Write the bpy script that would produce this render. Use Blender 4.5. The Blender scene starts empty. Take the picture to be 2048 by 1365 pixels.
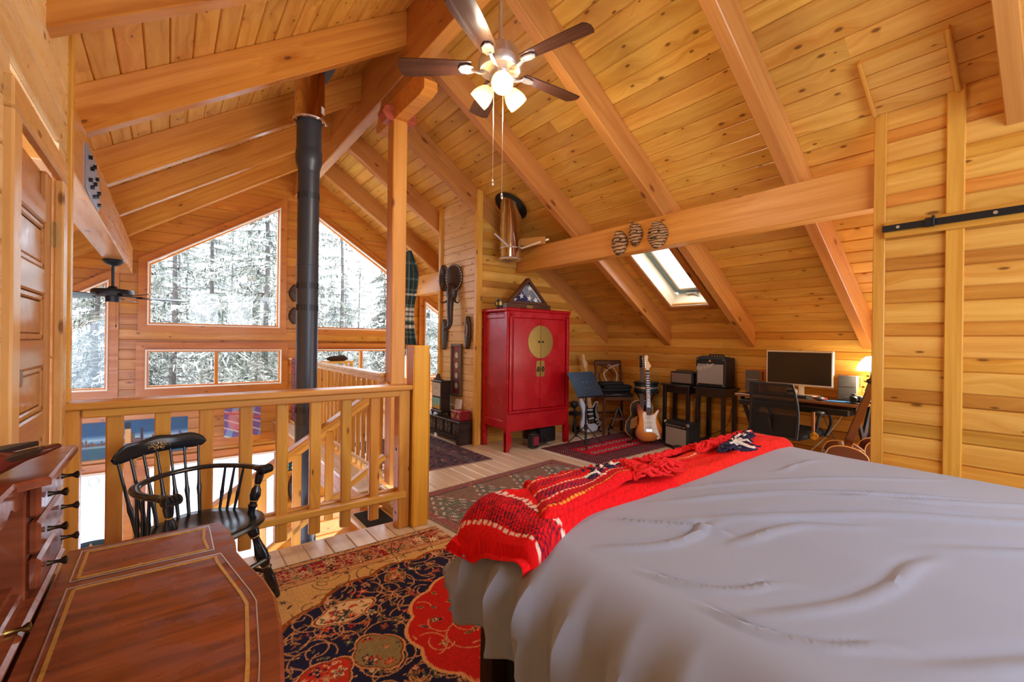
import bpy, math, random
import numpy as np
from mathutils import Vector as V, Matrix, noise as mnoise
R = random.Random(7)
SC = bpy.context.scene
COL = SC.collection
PI = math.pi

# ---------------------------------------------------------------- camera, sky, light, exposure
yaw, pitch, roll, FPX = 0.652031, -0.000973, 0.0122919, 899.65
f_ = V((math.sin(yaw)*math.cos(pitch), math.cos(yaw)*math.cos(pitch), math.sin(pitch)))
r_ = V((math.cos(yaw), -math.sin(yaw), 0)); u_ = r_.cross(f_)
c_, s_ = math.cos(roll), math.sin(roll)
r2, u2 = c_*r_ + s_*u_, -s_*r_ + c_*u_
cam = bpy.data.cameras.new('camera'); camo = bpy.data.objects.new('camera', cam); COL.objects.link(camo)
cam.sensor_fit = 'HORIZONTAL'; cam.sensor_width = 36.0; cam.lens = FPX/2048*36.0; cam.clip_start = 0.02; cam.clip_end = 400
camo.matrix_world = Matrix(((r2.x, u2.x, -f_.x, 0), (r2.y, u2.y, -f_.y, 0), (r2.z, u2.z, -f_.z, 1.25), (0, 0, 0, 1)))
SC.camera = camo
SC.view_settings.view_transform = 'Standard'; SC.view_settings.look = 'None'
SC.view_settings.exposure = 0.72; SC.view_settings.gamma = 1.0; SC.view_settings.use_curve_mapping = False
SC.cycles.use_denoising = True
SC.cycles.max_bounces = 8; SC.cycles.diffuse_bounces = 5; SC.cycles.glossy_bounces = 4; SC.cycles.transmission_bounces = 6; SC.cycles.transparent_max_bounces = 12
SC.cycles.sample_clamp_indirect = 6.0
SC.cycles.caustics_reflective = False; SC.cycles.caustics_refractive = False

def lin(r, g=None, b=None):
    if g is None: r, g, b = r
    o = []
    for c in (r, g, b):
        c /= 255.0
        o.append(c/12.92 if c <= 0.04045 else ((c+0.055)/1.055)**2.4)
    return (o[0], o[1], o[2], 1.0)

world = bpy.data.worlds.new('overcast_sky'); SC.world = world; world.use_nodes = True
wn = world.node_tree.nodes; wl = world.node_tree.links
for n in list(wn): wn.remove(n)
wo = wn.new('ShaderNodeOutputWorld'); wb = wn.new('ShaderNodeBackground'); wt = wn.new('ShaderNodeTexCoord')
wno = wn.new('ShaderNodeTexNoise'); wr = wn.new('ShaderNodeValToRGB')
wno.inputs['Scale'].default_value = 2.2; wno.inputs['Detail'].default_value = 3
wr.color_ramp.elements[0].position = 0.38; wr.color_ramp.elements[0].color = lin(180, 202, 232)
wr.color_ramp.elements[1].position = 0.62; wr.color_ramp.elements[1].color = lin(234, 238, 244)
wl.new(wt.outputs['Generated'], wno.inputs['Vector']); wl.new(wno.outputs['Fac'], wr.inputs['Fac'])
wl.new(wr.outputs['Color'], wb.inputs['Color']); wb.inputs['Strength'].default_value = 6.5
wl.new(wb.outputs['Background'], wo.inputs['Surface'])

def portal(loc, rot, sx, sy):
    l = bpy.data.lights.new('daylight_portal', 'AREA'); l.shape = 'RECTANGLE'; l.size = sx; l.size_y = sy
    l.cycles.is_portal = True
    o = bpy.data.objects.new('daylight_portal', l); COL.objects.link(o); o.location = loc; o.rotation_euler = rot
portal((0.55, 7.75, 2.0), (-PI/2, 0, 0), 1.6, 1.9); portal((2.6, 7.75, 2.0), (-PI/2, 0, 0), 1.6, 1.9)
portal((0.55, 7.75, 0.82), (-PI/2, 0, 0), 1.6, 0.55); portal((2.6, 7.75, 0.82), (-PI/2, 0, 0), 1.6, 0.55)
portal((-1.1, 7.75, 1.2), (-PI/2, 0, 0), 1.0, 1.4)
portal((1.75, -1.66, 1.75), (PI/2, 0, 0), 2.5, 1.7)

# ---------------------------------------------------------------- helpers
def tag(o, label=None, cat=None, group=None, kind=None):
    if label: o['label'] = label
    if cat: o['category'] = cat
    if group: o['group'] = group
    if kind: o['kind'] = kind
    return o
def empty(name, loc=(0, 0, 0), rz=0.0, label=None, cat=None, group=None, kind=None, parent=None):
    o = bpy.data.objects.new(name, None); COL.objects.link(o); o.empty_display_size = 0.05
    o.location = loc; o.rotation_euler = (0, 0, rz)
    if parent: o.parent = parent
    return tag(o, label, cat, group, kind)
def link(name, me, mat=None, parent=None, mw=None, smooth=False):
    o = bpy.data.objects.new(name, me); COL.objects.link(o)
    if mat is not None and len(me.materials) == 0: me.materials.append(mat)
    if parent: o.parent = parent
    if mw is not None: o.matrix_basis = mw
    if smooth:
        for p in me.polygons: p.use_smooth = True
    return o
def basis(o, x, y, z):
    x, y, z = V(x), V(y), V(z)
    return Matrix(((x.x, y.x, z.x, o[0]), (x.y, y.y, z.y, o[1]), (x.z, y.z, z.z, o[2]), (0, 0, 0, 1)))
def frame_from(d):
    d = V(d).normalized(); a = V((0, 0, 1)) if abs(d.z) < 0.95 else V((1, 0, 0))
    x = a.cross(d).normalized(); y = d.cross(x)
    return x, y, d

class B:
    """collects shapes into one mesh"""
    def __init__(s): s.v = []; s.f = []; s.mi = []; s.m = 0
    def add(s, vs, fs, M=None):
        o = len(s.v)
        s.v += [tuple(M @ V(p)) if M is not None else tuple(p) for p in vs]
        for f in fs: s.f.append([i+o for i in f]); s.mi.append(s.m)
        return s
    def box(s, c, d, M=None, b=0.0):
        x, y, z = d[0]/2, d[1]/2, d[2]/2
        if b <= 0:
            vs = [(c[0]+i*x, c[1]+j*y, c[2]+k*z) for i in (-1, 1) for j in (-1, 1) for k in (-1, 1)]
            fs = [(0, 1, 3, 2), (4, 6, 7, 5), (0, 4, 5, 1), (2, 3, 7, 6), (0, 2, 6, 4), (1, 5, 7, 3)]
            return s.add(vs, fs, M)
        b = min(b, x*.9, y*.9, z*.9)
        vs = []; ix = {}
        for i in (-1, 1):
            for j in (-1, 1):
                for k in (-1, 1):
                    for a, p in enumerate(((i*x, j*(y-b), k*(z-b)), (i*(x-b), j*y, k*(z-b)), (i*(x-b), j*(y-b), k*z))):
                        ix[(i, j, k, a)] = len(vs); vs.append((c[0]+p[0], c[1]+p[1], c[2]+p[2]))
        fs = []
        for t in (-1, 1):
            q = [(-1, -1), (1, -1), (1, 1), (-1, 1)]
            if t < 0: q = q[::-1]
            fs.append([ix[(t, a, d_, 0)] for a, d_ in q]); fs.append([ix[(d_, t, a, 1)] for a, d_ in q]); fs.append([ix[(a, d_, t, 2)] for a, d_ in q])
        for i in (-1, 1):
            for j in (-1, 1):
                sg = i*j
                e = [ix[(i, j, -1, 0)], ix[(i, j, 1, 0)], ix[(i, j, 1, 1)], ix[(i, j, -1, 1)]]; fs.append(e if sg < 0 else e[::-1])
                e = [ix[(-1, i, j, 1)], ix[(1, i, j, 1)], ix[(1, i, j, 2)], ix[(-1, i, j, 2)]]; fs.append(e if sg < 0 else e[::-1])
                e = [ix[(i, -1, j, 2)], ix[(i, 1, j, 2)], ix[(i, 1, j, 0)], ix[(i, -1, j, 0)]]; fs.append(e if sg < 0 else e[::-1])
                for k in (-1, 1):
                    e = [ix[(i, j, k, 0)], ix[(i, j, k, 1)], ix[(i, j, k, 2)]]; fs.append(e if i*j*k > 0 else e[::-1])
        return s.add(vs, fs, M)
    def bar(s, p0, p1, w, h, up=(0, 0, 1), b=0.0):
        p0, p1 = V(p0), V(p1); d = (p1-p0); L = d.length; d = d/L
        y = V(up).cross(d)
        if y.length < 1e-4: y = V((1, 0, 0)).cross(d)
        y.normalize(); z = d.cross(y)
        return s.box((0, 0, 0), (L, w, h), basis((p0+p1)/2, d, y, z), b)
    def cyl(s, p0, p1, r0, r1=None, n=16, cap=True):
        if r1 is None: r1 = r0
        p0, p1 = V(p0), V(p1); x, y, d = frame_from(p1-p0)
        vs = []
        for p, r in ((p0, r0), (p1, r1)):
            for i in range(n):
                a = 2*PI*i/n; vs.append(p + x*(r*math.cos(a)) + y*(r*math.sin(a)))
        fs = [(i, (i+1) % n, n+(i+1) % n, n+i) for i in range(n)]
        if cap: fs += [tuple(range(n-1, -1, -1)), tuple(range(n, 2*n))]
        return s.add(vs, fs)
    def lathe(s, prof, n=20, M=None, p0=None, p1=None):
        """prof: [(r, t)]; t runs along z, or from p0 to p1 as a fraction"""
        vs = []
        if p0 is not None:
            p0, p1 = V(p0), V(p1); x, y, d = frame_from(p1-p0)
        for r, t in prof:
            for i in range(n):
                a = 2*PI*i/n; cx, cy = r*math.cos(a), r*math.sin(a)
                if p0 is not None: vs.append(p0 + (p1-p0)*t + x*cx + y*cy)
                else: vs.append((cx, cy, t))
        fs = []
        for k in range(len(prof)-1):
            for i in range(n):
                j = (i+1) % n; fs.append((k*n+i, k*n+j, (k+1)*n+j, (k+1)*n+i))
        if prof[0][0] > 1e-5: fs.append(tuple(range(n-1, -1, -1)))
        if prof[-1][0] > 1e-5: fs.append(tuple((len(prof)-1)*n+i for i in range(n)))
        return s.add(vs, fs, M)
    def tube(s, pts, r, n=8, cap=True):
        pts = [V(p) for p in pts]; m = len(pts); vs = []
        rs = r if isinstance(r, (list, tuple)) else [r]*m
        px = None
        for k, p in enumerate(pts):
            d = (pts[min(k+1, m-1)] - pts[max(k-1, 0)])
            if d.length < 1e-9: d = V((0, 0, 1))
            d.normalize()
            if px is None: x, y, _ = frame_from(d)
            else:
                x = px - d*px.dot(d)
                if x.length < 1e-6: x, y, _ = frame_from(d)
                x.normalize(); y = d.cross(x)
            px = x
            for i in range(n):
                a = 2*PI*i/n; vs.append(p + x*(rs[k]*math.cos(a)) + y*(rs[k]*math.sin(a)))
        fs = [(k*n+i, k*n+(i+1) % n, (k+1)*n+(i+1) % n, (k+1)*n+i) for k in range(m-1) for i in range(n)]
        if cap: fs += [tuple(range(n-1, -1, -1)), tuple((m-1)*n+i for i in range(n))]
        return s.add(vs, fs)
    def prism(s, poly, t, M=None, ch=0.0):
        """outline in xy, from z=0 to z=t, chamfer ch on the top edge"""
        n = len(poly); a = sum(poly[i][0]*poly[(i+1) % n][1]-poly[(i+1) % n][0]*poly[i][1] for i in range(n))
        if a < 0: poly = poly[::-1]
        lay = [(0.0, 0.0)] + ([(t-ch, 0.0), (t, ch)] if ch > 0 else [(t, 0.0)])
        vs = []
        for z, ins in lay:
            for i in range(n):
                p = V((poly[i][0], poly[i][1]))
                if ins:
                    q0 = V((poly[i-1][0], poly[i-1][1])); q1 = V((poly[(i+1) % n][0], poly[(i+1) % n][1]))
                    t0 = (p-q0).normalized(); t1 = (q1-p).normalized(); nn = V((-t0.y-t1.y, t0.x+t1.x))
                    if nn.length > 1e-6: p = p + nn.normalized()*ins
                vs.append((p.x, p.y, z))
        fs = [tuple(range(n-1, -1, -1)), tuple((len(lay)-1)*n+i for i in range(n))]
        for k in range(len(lay)-1):
            for i in range(n):
                j = (i+1) % n; fs.append((k*n+i, k*n+j, (k+1)*n+j, (k+1)*n+i))
        return s.add(vs, fs, M)
    def ell(s, c, r, n=14, m=8, M=None):
        prof = [(math.sin(PI*k/m), -math.cos(PI*k/m)) for k in range(m+1)]
        vs = []
        for q, t in prof:
            for i in range(n):
                a = 2*PI*i/n; vs.append((c[0]+r[0]*q*math.cos(a), c[1]+r[1]*q*math.sin(a), c[2]+r[2]*t))
        fs = [(k*n+i, k*n+(i+1) % n, (k+1)*n+(i+1) % n, (k+1)*n+i) for k in range(m) for i in range(n)]
        return s.add(vs, fs, M)
    def grid(s, P):
        """P[i][j] points"""
        n, m = len(P), len(P[0]); vs = [p for row in P for p in row]
        return s.add(vs, [(i*m+j, i*m+j+1, (i+1)*m+j+1, (i+1)*m+j) for i in range(n-1) for j in range(m-1)])
    def mesh(s, name, mats=None):
        me = bpy.data.meshes.new(name); me.from_pydata([tuple(p) for p in s.v], [], s.f)
        if mats is not None:
            for m in (mats if isinstance(mats, (list, tuple)) else [mats]): me.materials.append(m)
            if isinstance(mats, (list, tuple)): me.polygons.foreach_set('material_index', s.mi)
        me.update(); return me
    def build(s, name, mat, parent=None, smooth=False, mw=None):
        o = link(name, s.mesh(name, mat), None, parent, mw)
        if smooth:
            me = o.data
            for p in me.polygons: p.use_smooth = True
            try: me.set_sharp_from_angle(angle=math.radians(40))
            except Exception: pass
        return o
def dup(root, loc=None, rz=None, label=None):
    r = root.copy(); COL.objects.link(r)
    if loc is not None: r.location = loc
    if rz is not None: r.rotation_euler = (0, 0, rz)
    if label: r['label'] = label
    for ch in list(root.children):
        c = ch.copy(); COL.objects.link(c); c.parent = r
        for g in list(ch.children):
            d = g.copy(); COL.objects.link(d); d.parent = c
    return r
def clipx(path, n):
    """catmull-rom through points, n per span, closed"""
    out = []; m = len(path)
    for i in range(m):
        p0, p1, p2, p3 = [V(path[(i+k) % m]) for k in (-1, 0, 1, 2)]
        for k in range(n):
            t = k/n; out.append(tuple(0.5*((2*p1)+(p2-p0)*t+(2*p0-5*p1+4*p2-p3)*t*t+(3*p1-p0-3*p2+p3)*t**3)))
    return out
def spline(path, n=6):
    """catmull-rom through points, open"""
    out = []; m = len(path); P = [V(p) for p in path]
    for i in range(m-1):
        p0, p1, p2, p3 = P[max(i-1, 0)], P[i], P[i+1], P[min(i+2, m-1)]
        for k in range(n):
            t = k/n; out.append(0.5*((2*p1)+(p2-p0)*t+(2*p0-5*p1+4*p2-p3)*t*t+(3*p1-p0-3*p2+p3)*t**3))
    out.append(P[-1]); return out

# ---------------------------------------------------------------- materials
def newmat(name):
    m = bpy.data.materials.new(name); m.use_nodes = True; nt = m.node_tree
    return m, nt, nt.nodes['Principled BSDF']
def nd(nt, t, **kw):
    n = nt.nodes.new(t)
    for k, v in kw.items():
        if k in n.inputs: n.inputs[k].default_value = v
        else: setattr(n, k, v)
    return n
def math_(nt, op, a, b=None, c=None, clamp=False):
    n = nt.nodes.new('ShaderNodeMath'); n.operation = op; n.use_clamp = clamp
    for i, x in enumerate((a, b, c)):
        if x is None: continue
        if hasattr(x, 'is_output'): nt.links.new(x, n.inputs[i])
        else: n.inputs[i].default_value = x
    return n.outputs[0]
def mapr(nt, x, a, b, c=0.0, d=1.0):
    n = nt.nodes.new('ShaderNodeMapRange'); nt.links.new(x, n.inputs[0])
    for i, q in zip((1, 2, 3, 4), (a, b, c, d)): n.inputs[i].default_value = q
    return n.outputs[0]
def mixc(nt, f, a, b, mode='MIX'):
    n = nt.nodes.new('ShaderNodeMix'); n.data_type = 'RGBA'; n.blend_type = mode
    for i, x in ((0, f), (6, a), (7, b)):
        if hasattr(x, 'is_output'): nt.links.new(x, n.inputs[i])
        else: n.inputs[i].default_value = x
    return n.outputs[2]
def bump(nt, bs, h, st=0.2, dist=0.002):
    n = nd(nt, 'ShaderNodeBump', Strength=st, Distance=dist); nt.links.new(h, n.inputs['Height']); nt.links.new(n.outputs[0], bs.inputs['Normal'])
def mat(name, col, rough=0.5, metal=0.0, var=0.0, vs=20.0, bmp=0.0, spec=0.5, coat=0.0, sheen=0.0):
    m, nt, bs = newmat(name)
    col = lin(col) if max(col) > 1.001 else (*col, 1.0)
    bs.inputs['Base Color'].default_value = col; bs.inputs['Roughness'].default_value = rough; bs.inputs['Metallic'].default_value = metal
    bs.inputs['Specular IOR Level'].default_value = spec
    if coat: bs.inputs['Coat Weight'].default_value = coat; bs.inputs['Coat Roughness'].default_value = 0.12
    if sheen: bs.inputs['Sheen Weight'].default_value = sheen
    tc = nd(nt, 'ShaderNodeTexCoord'); nz = nd(nt, 'ShaderNodeTexNoise', Scale=vs, Detail=3.0); nt.links.new(tc.outputs['Object'], nz.inputs['Vector'])
    if var: nt.links.new(mixc(nt, nz.outputs['Fac'], tuple(c*(1-var) for c in col[:3])+(1,), tuple(min(1, c*(1+var)) for c in col[:3])+(1,)), bs.inputs['Base Color'])
    if bmp: bump(nt, bs, nz.outputs['Fac'], bmp, 0.003)
    return m
def emit(name, col, st):
    m, nt, bs = newmat(name); col = lin(col)
    bs.inputs['Base Color'].default_value = col; bs.inputs['Emission Color'].default_value = col; bs.inputs['Emission Strength'].default_value = st
    return m
def wood(name, c1, c2, ck=(92, 46, 20), rough=0.25, gx=1.3, gy=20.0, knots=0.7, kx=3.4, ky=6.5, tone=0.16, bmp=0.10, spec=0.3, contrast=1.25, fine=0.3):
    """grain runs along the object's own x axis"""
    m, nt, bs = newmat(name); L = nt.links
    tc = nd(nt, 'ShaderNodeTexCoord'); oi = nd(nt, 'ShaderNodeObjectInfo'); sp = nd(nt, 'ShaderNodeSeparateXYZ'); L.new(tc.outputs['Object'], sp.inputs[0])
    rnd = oi.outputs['Random']
    x = math_(nt, 'MULTIPLY_ADD', rnd, 37.0, sp.outputs[0]); y = math_(nt, 'MULTIPLY_ADD', rnd, 91.0, sp.outputs[1]); z = sp.outputs[2]
    yz = math_(nt, 'ADD', y, z)
    kv = nd(nt, 'ShaderNodeCombineXYZ'); L.new(math_(nt, 'MULTIPLY', x, kx), kv.inputs[0]); L.new(math_(nt, 'MULTIPLY', yz, ky), kv.inputs[1])
    vo = nd(nt, 'ShaderNodeTexVoronoi', Scale=1.0); vo.voronoi_dimensions = '2D'; L.new(kv.outputs[0], vo.inputs['Vector'])
    sc = nd(nt, 'ShaderNodeSeparateColor'); L.new(vo.outputs['Color'], sc.inputs[0])
    on = math_(nt, 'LESS_THAN', sc.outputs[0], knots); kr = mapr(nt, sc.outputs[1], 0, 1, 0.03, 0.085)
    d = vo.outputs['Distance']
    knot = math_(nt, 'MULTIPLY', mapr(nt, math_(nt, 'DIVIDE', d, kr), 0.55, 1.15, 1, 0), on)
    halo = math_(nt, 'MULTIPLY', mapr(nt, d, 0.05, 0.42, 1, 0), on)
    gv = nd(nt, 'ShaderNodeCombineXYZ')
    L.new(math_(nt, 'MULTIPLY', x, gx), gv.inputs[0]); L.new(math_(nt, 'MULTIPLY_ADD', halo, 0.9, math_(nt, 'MULTIPLY', y, gy)), gv.inputs[1]); L.new(math_(nt, 'MULTIPLY', z, gy), gv.inputs[2])
    n1 = nd(nt, 'ShaderNodeTexNoise', Scale=1.0, Detail=3.0, Roughness=0.55, Distortion=0.5); L.new(gv.outputs[0], n1.inputs['Vector'])
    g2 = nd(nt, 'ShaderNodeVectorMath', operation='MULTIPLY'); L.new(gv.outputs[0], g2.inputs[0]); g2.inputs[1].default_value = (3, 6, 6)
    n2 = nd(nt, 'ShaderNodeTexNoise', Scale=1.0, Detail=2.0); L.new(g2.outputs[0], n2.inputs['Vector'])
    fac = mapr(nt, n1.outputs['Fac'], 0.5-0.22/contrast, 0.5+0.22/contrast)
    fac = math_(nt, 'ADD', math_(nt, 'MULTIPLY', fac, 1-fine), math_(nt, 'MULTIPLY', n2.outputs['Fac'], fine))
    fac = math_(nt, 'MULTIPLY_ADD', halo, 0.18, fac, clamp=True)
    col = mixc(nt, fac, lin(c1), lin(c2))
    wn_ = nd(nt, 'ShaderNodeTexWhiteNoise'); wn_.noise_dimensions = '1D'; L.new(math_(nt, 'MULTIPLY', rnd, 991.0), wn_.inputs['W'])
    hs = nd(nt, 'ShaderNodeHueSaturation'); L.new(col, hs.inputs['Color'])
    L.new(mapr(nt, rnd, 0, 1, 1-tone, 1+tone*0.8), hs.inputs['Value']); L.new(mapr(nt, wn_.outputs['Value'], 0, 1, 0.5-tone*0.03, 0.5+tone*0.05), hs.inputs['Hue'])
    col = mixc(nt, math_(nt, 'MULTIPLY', knot, 0.78), hs.outputs['Color'], lin(ck))
    L.new(col, bs.inputs['Base Color'])
    bs.inputs['Roughness'].default_value = rough; bs.inputs['Specular IOR Level'].default_value = spec
    L.new(mapr(nt, n1.outputs['Fac'], 0.3, 0.7, rough-0.06, rough+0.08), bs.inputs['Roughness'])
    bump(nt, bs, fac, bmp, 0.0015)
    return m
def vcol(name, rough=0.9, bmp=0.3, scale=400.0, sheen=0.0, spec=0.2):
    m, nt, bs = newmat(name)
    a = nd(nt, 'ShaderNodeVertexColor', layer_name='pile'); tc = nd(nt, 'ShaderNodeTexCoord'); nz = nd(nt, 'ShaderNodeTexNoise', Scale=scale, Detail=2.0)
    nt.links.new(tc.outputs['Object'], nz.inputs['Vector'])
    nt.links.new(mixc(nt, mapr(nt, nz.outputs['Fac'], 0.3, 0.7, 0.0, 0.5), a.outputs['Color'], (0.0, 0.0, 0.0, 1), 'MULTIPLY') if False else mixc(nt, 0.35, a.outputs['Color'], nz.outputs['Color'], 'OVERLAY'), bs.inputs['Base Color'])
    bs.inputs['Roughness'].default_value = rough; bs.inputs['Specular IOR Level'].default_value = spec
    if sheen: bs.inputs['Sheen Weight'].default_value = sheen
    bump(nt, bs, nz.outputs['Fac'], bmp, 0.002); return m
def paint(me, fn):
    """fn(n x 3 vertex positions) -> n x 3 sRGB 0..255, stored as the pile colour"""
    n = len(me.vertices); co = np.empty(n*3, np.float32); me.vertices.foreach_get('co', co); c = np.clip(fn(co.reshape(-1, 3))/255.0, 0, 1)
    l = np.where(c <= 0.04045, c/12.92, ((c+0.055)/1.055)**2.4); a = me.color_attributes.new('pile', 'FLOAT_COLOR', 'POINT')
    a.data.foreach_set('color', np.concatenate([l, np.ones((n, 1))], 1).astype(np.float32).ravel())

PINE = wood('pine_ceiling', (232, 184, 92), (200, 140, 54), tone=0.14)
PINEW = wood('pine_wall', (222, 160, 72), (186, 116, 38), tone=0.20, knots=0.5, kx=2.2)
PINEG = wood('pine_gable', (214, 144, 58), (178, 102, 30), tone=0.14, knots=0.5)
PINEL = wood('pine_pale', (236, 204, 146), (208, 160, 96), tone=0.10)
FIR = wood('fir_timber', (212, 150, 80), (176, 108, 48), ck=(96, 48, 24), gx=0.8, gy=26, knots=0.4, kx=1.6, ky=4.0, tone=0.10, contrast=0.9, rough=0.22, spec=0.3)
FIRO = wood('fir_timber_orange', (224, 158, 76), (196, 124, 46), ck=(110, 56, 26), gx=0.8, gy=24, knots=0.35, kx=1.6, ky=4.0, tone=0.08, rough=0.42, spec=0.4)
RAILW = wood('pine_railing', (228, 170, 80), (192, 124, 44), gx=1.0, gy=22, knots=0.4, kx=2.0, tone=0.12, rough=0.26)
NEWELW = wood('pine_newel', (234, 176, 66), (204, 136, 36), gx=0.7, gy=18, knots=0.25, kx=1.6, tone=0.04, rough=0.25, contrast=1.3)
TRIMW = wood('pine_trim', (232, 176, 80), (198, 132, 44), gx=1.0, gy=24, knots=0.4, kx=2.0, tone=0.08)
FLOORW = wood('maple_floor', (238, 220, 192), (216, 190, 154), ck=(150, 110, 70), knots=0.12, tone=0.10, rough=0.2, bmp=0.04, spec=0.45)
DARKW = wood('dark_wood', (62, 40, 30), (34, 20, 14), ck=(20, 10, 8), knots=0.0, tone=0.06, rough=0.4)
WALNUT = wood('walnut', (110, 66, 42), (64, 34, 20), ck=(30, 14, 8), knots=0.0, tone=0.05, rough=0.28)
MAHOG = wood('mahogany', (146, 78, 48), (100, 44, 26), ck=(60, 20, 10), knots=0.0, tone=0.04, rough=0.16, gx=2, gy=30, bmp=0.04, spec=0.45)
BLACK = mat('black_metal', (28, 30, 33), 0.42, 0.3); BLACKP = mat('black_plastic', (22, 22, 24), 0.5); BLACKL = mat('black_lacquer', (20, 26, 30), 0.22, spec=0.6)
STEEL = mat('brushed_steel', (222, 220, 216), 0.3, 0.9); CHROME = mat('polished_steel', (215, 212, 208), 0.08, 1.0); BRASS = mat('aged_brass', (150, 122, 66), 0.35, 1.0, var=0.25, vs=30)
WHITEP = mat('white_paint', (236, 234, 228), 0.45)
# ================================================================ the setting
XR, SL, ZR = 1.565, 2/3, 3.96
XK, XW, YG, YB = 5.27, -0.37, 7.6, -1.6
XLO = 2*XR-XK
NRM = math.sqrt(1+SL*SL); CX, CZ = 1/NRM, SL/NRM
def ZC(x): return ZR-SL*abs(x-XR)
def XCz(z, side): return XR+side*(ZR-z)/SL
def plank_mesh(xa0, xa1, xb0, xb1, w, t=0.018, c=0.003):
    g = 0.0022; d = min(0.010, t*0.6)
    def xa(y): return xa0+(xa1-xa0)*y/w
    def xb(y): return xb0+(xb1-xb0)*y/w
    ys = [(0, -t), (0, -d), (g, -d), (g, -c), (g+c, 0), (w-g-c, 0), (w-g, -c), (w-g, -d), (w, -d), (w, -t)]; n = len(ys)
    vs = [(xa(y), y, z) for y, z in ys]+[(xb(y), y, z) for y, z in ys]
    fs = [tuple(range(n-1, -1, -1)), tuple(range(n, 2*n))]+[(i, (i+1) % n, n+(i+1) % n, n+i)[::-1] for i in range(n)]
    me = bpy.data.meshes.new('plank'); me.from_pydata(vs, [], fs); me.update(); return me
_pm = {}
def plank(par, o, xd, yd, xa0, xa1, xb0, xb1, w, m, t=0.018, c=0.003, name='plank'):
    if min(xb0, xb1)-max(xa0, xa1) < -0.001 and max(xb0, xb1)-min(xa0, xa1) < 0.02: return
    x, y = V(xd), V(yd)
    if xa0 == xa1 and xb0 == xb1:
        k = (round(xb0-xa0, 3), round(w, 4), m.name, t, c)
        if k not in _pm: _pm[k] = plank_mesh(0, 0, xb0-xa0, xb0-xa0, w, t, c)
        return link(name, _pm[k], m, par, basis(V(o)+x*xa0, x, y, x.cross(y)))
    return link(name, plank_mesh(xa0, xa1, xb0, xb1, w, t, c), m, par, basis(o, x, y, x.cross(y)))
def timber(name, p0, p1, w, h, m, par=None, up=(0, 0, 1), b=0.006):
    """one squared timber, grain along its length"""
    p0, p1 = V(p0), V(p1); d = p1-p0; L = d.length; d.normalize(); y = V(up).cross(d).normalized(); z = d.cross(y)
    return B().box((L/2, 0, 0), (L, w, h), None, b).build(name, m, par, mw=basis(p0, d, y, z))
def struct(name, label, cat='wall'): return empty(name, (0, 0, 0), 0, label, cat, None, 'structure')

# ---- ceilings: planks along the house, rafters across
SKX, SKY = (3.93, 4.95), (2.745, 3.235)
def ceiling(side, name, label):
    par = struct(name, label, 'ceiling')
    L = (XK-XR)*NRM; n = 33; w = L/n
    yd = (CX, 0, -CZ) if side > 0 else (CX, 0, CZ)
    for i in range(n):
        u0 = i*w
        x0 = XR+u0*CX if side > 0 else XLO+u0*CX
        xm = x0+w*CX/2
        o = (x0, 0, ZC(x0))
        cuts = [YB]; y = YB+R.uniform(0.6, 3.2)
        while y < YG-0.6: cuts.append(y); y += R.uniform(2.2, 4.4)
        cuts.append(YG)
        for a, b in zip(cuts[:-1], cuts[1:]):
            if side > 0 and SKX[0] < xm < SKX[1]:
                segs = [(a, min(b, SKY[0])), (max(a, SKY[1]), b)]
            else: segs = [(a, b)]
            for p, q in segs:
                if q-p > 0.03: plank(par, o, (0, 1, 0), yd, p, p, q, q, w, PINE if side > 0 else PINEC, 0.02, 0.005)
    RY = [0.27+1.072*k for k in range(7)]
    if side < 0: RY = [-0.8]+RY
    for y in RY:
        top = V((XR+side*0.055, y, ZC(XR+side*0.055))); bot = V((XK-0.002 if side > 0 else XLO+0.002, y, 0)); bot.z = ZC(bot.x)
        nrm = V((-side*CZ, 0, -CX)); off = nrm*0.1185
        if side > 0 and y < 0.5: bot = V((3.474, y, ZC(3.474)))
        d = (bot-top).normalized()
        # the foot is cut plumb at the wall
        h = 0.237; hv = h/CX; L = (bot-top).length
        x_ = d; z_ = -nrm; y_ = z_.cross(x_)
        k = SL*h if y > 0.5 or side < 0 else SL*h
        vs = []
        for s in (-1, 1):
            vs += [(-0.05, s*0.0425, 0), (L, s*0.0425, 0), (L+k, s*0.0425, -h), (k-0.05, s*0.0425, -h)]
        fs = [(0, 1, 2, 3), (7, 6, 5, 4), (0, 4, 5, 1), (1, 5, 6, 2), (2, 6, 7, 3), (3, 7, 4, 0)]
        if y_.dot(V((0, 1, 0))) < 0: fs = [f[::-1] for f in fs]; 
        b_ = B(); b_.add(vs, fs); o = b_.build('rafter', FIR if side > 0 else FIRL, par, mw=basis(top, x_, y_, z_))
        bv = o.modifiers.new('ease', 'BEVEL'); bv.width = 0.005; bv.segments = 1
    return par
PINEC = wood('pine_ceiling_west', (230, 176, 84), (194, 126, 44), tone=0.10)
FIRL = wood('fir_timber_west', (212, 144, 62), (176, 102, 36), ck=(90, 46, 22), gx=0.8, gy=24, knots=0.5, kx=1.6, ky=4.0, tone=0.08, rough=0.2, spec=0.3)
ceil_r = ceiling(1, 'ceiling_right', 'knotty pine plank ceiling slope over the bed and desk, with fir rafters')
ceil_l = ceiling(-1, 'ceiling_left', 'knotty pine plank ceiling slope above the stairwell, with fir rafters')

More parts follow.
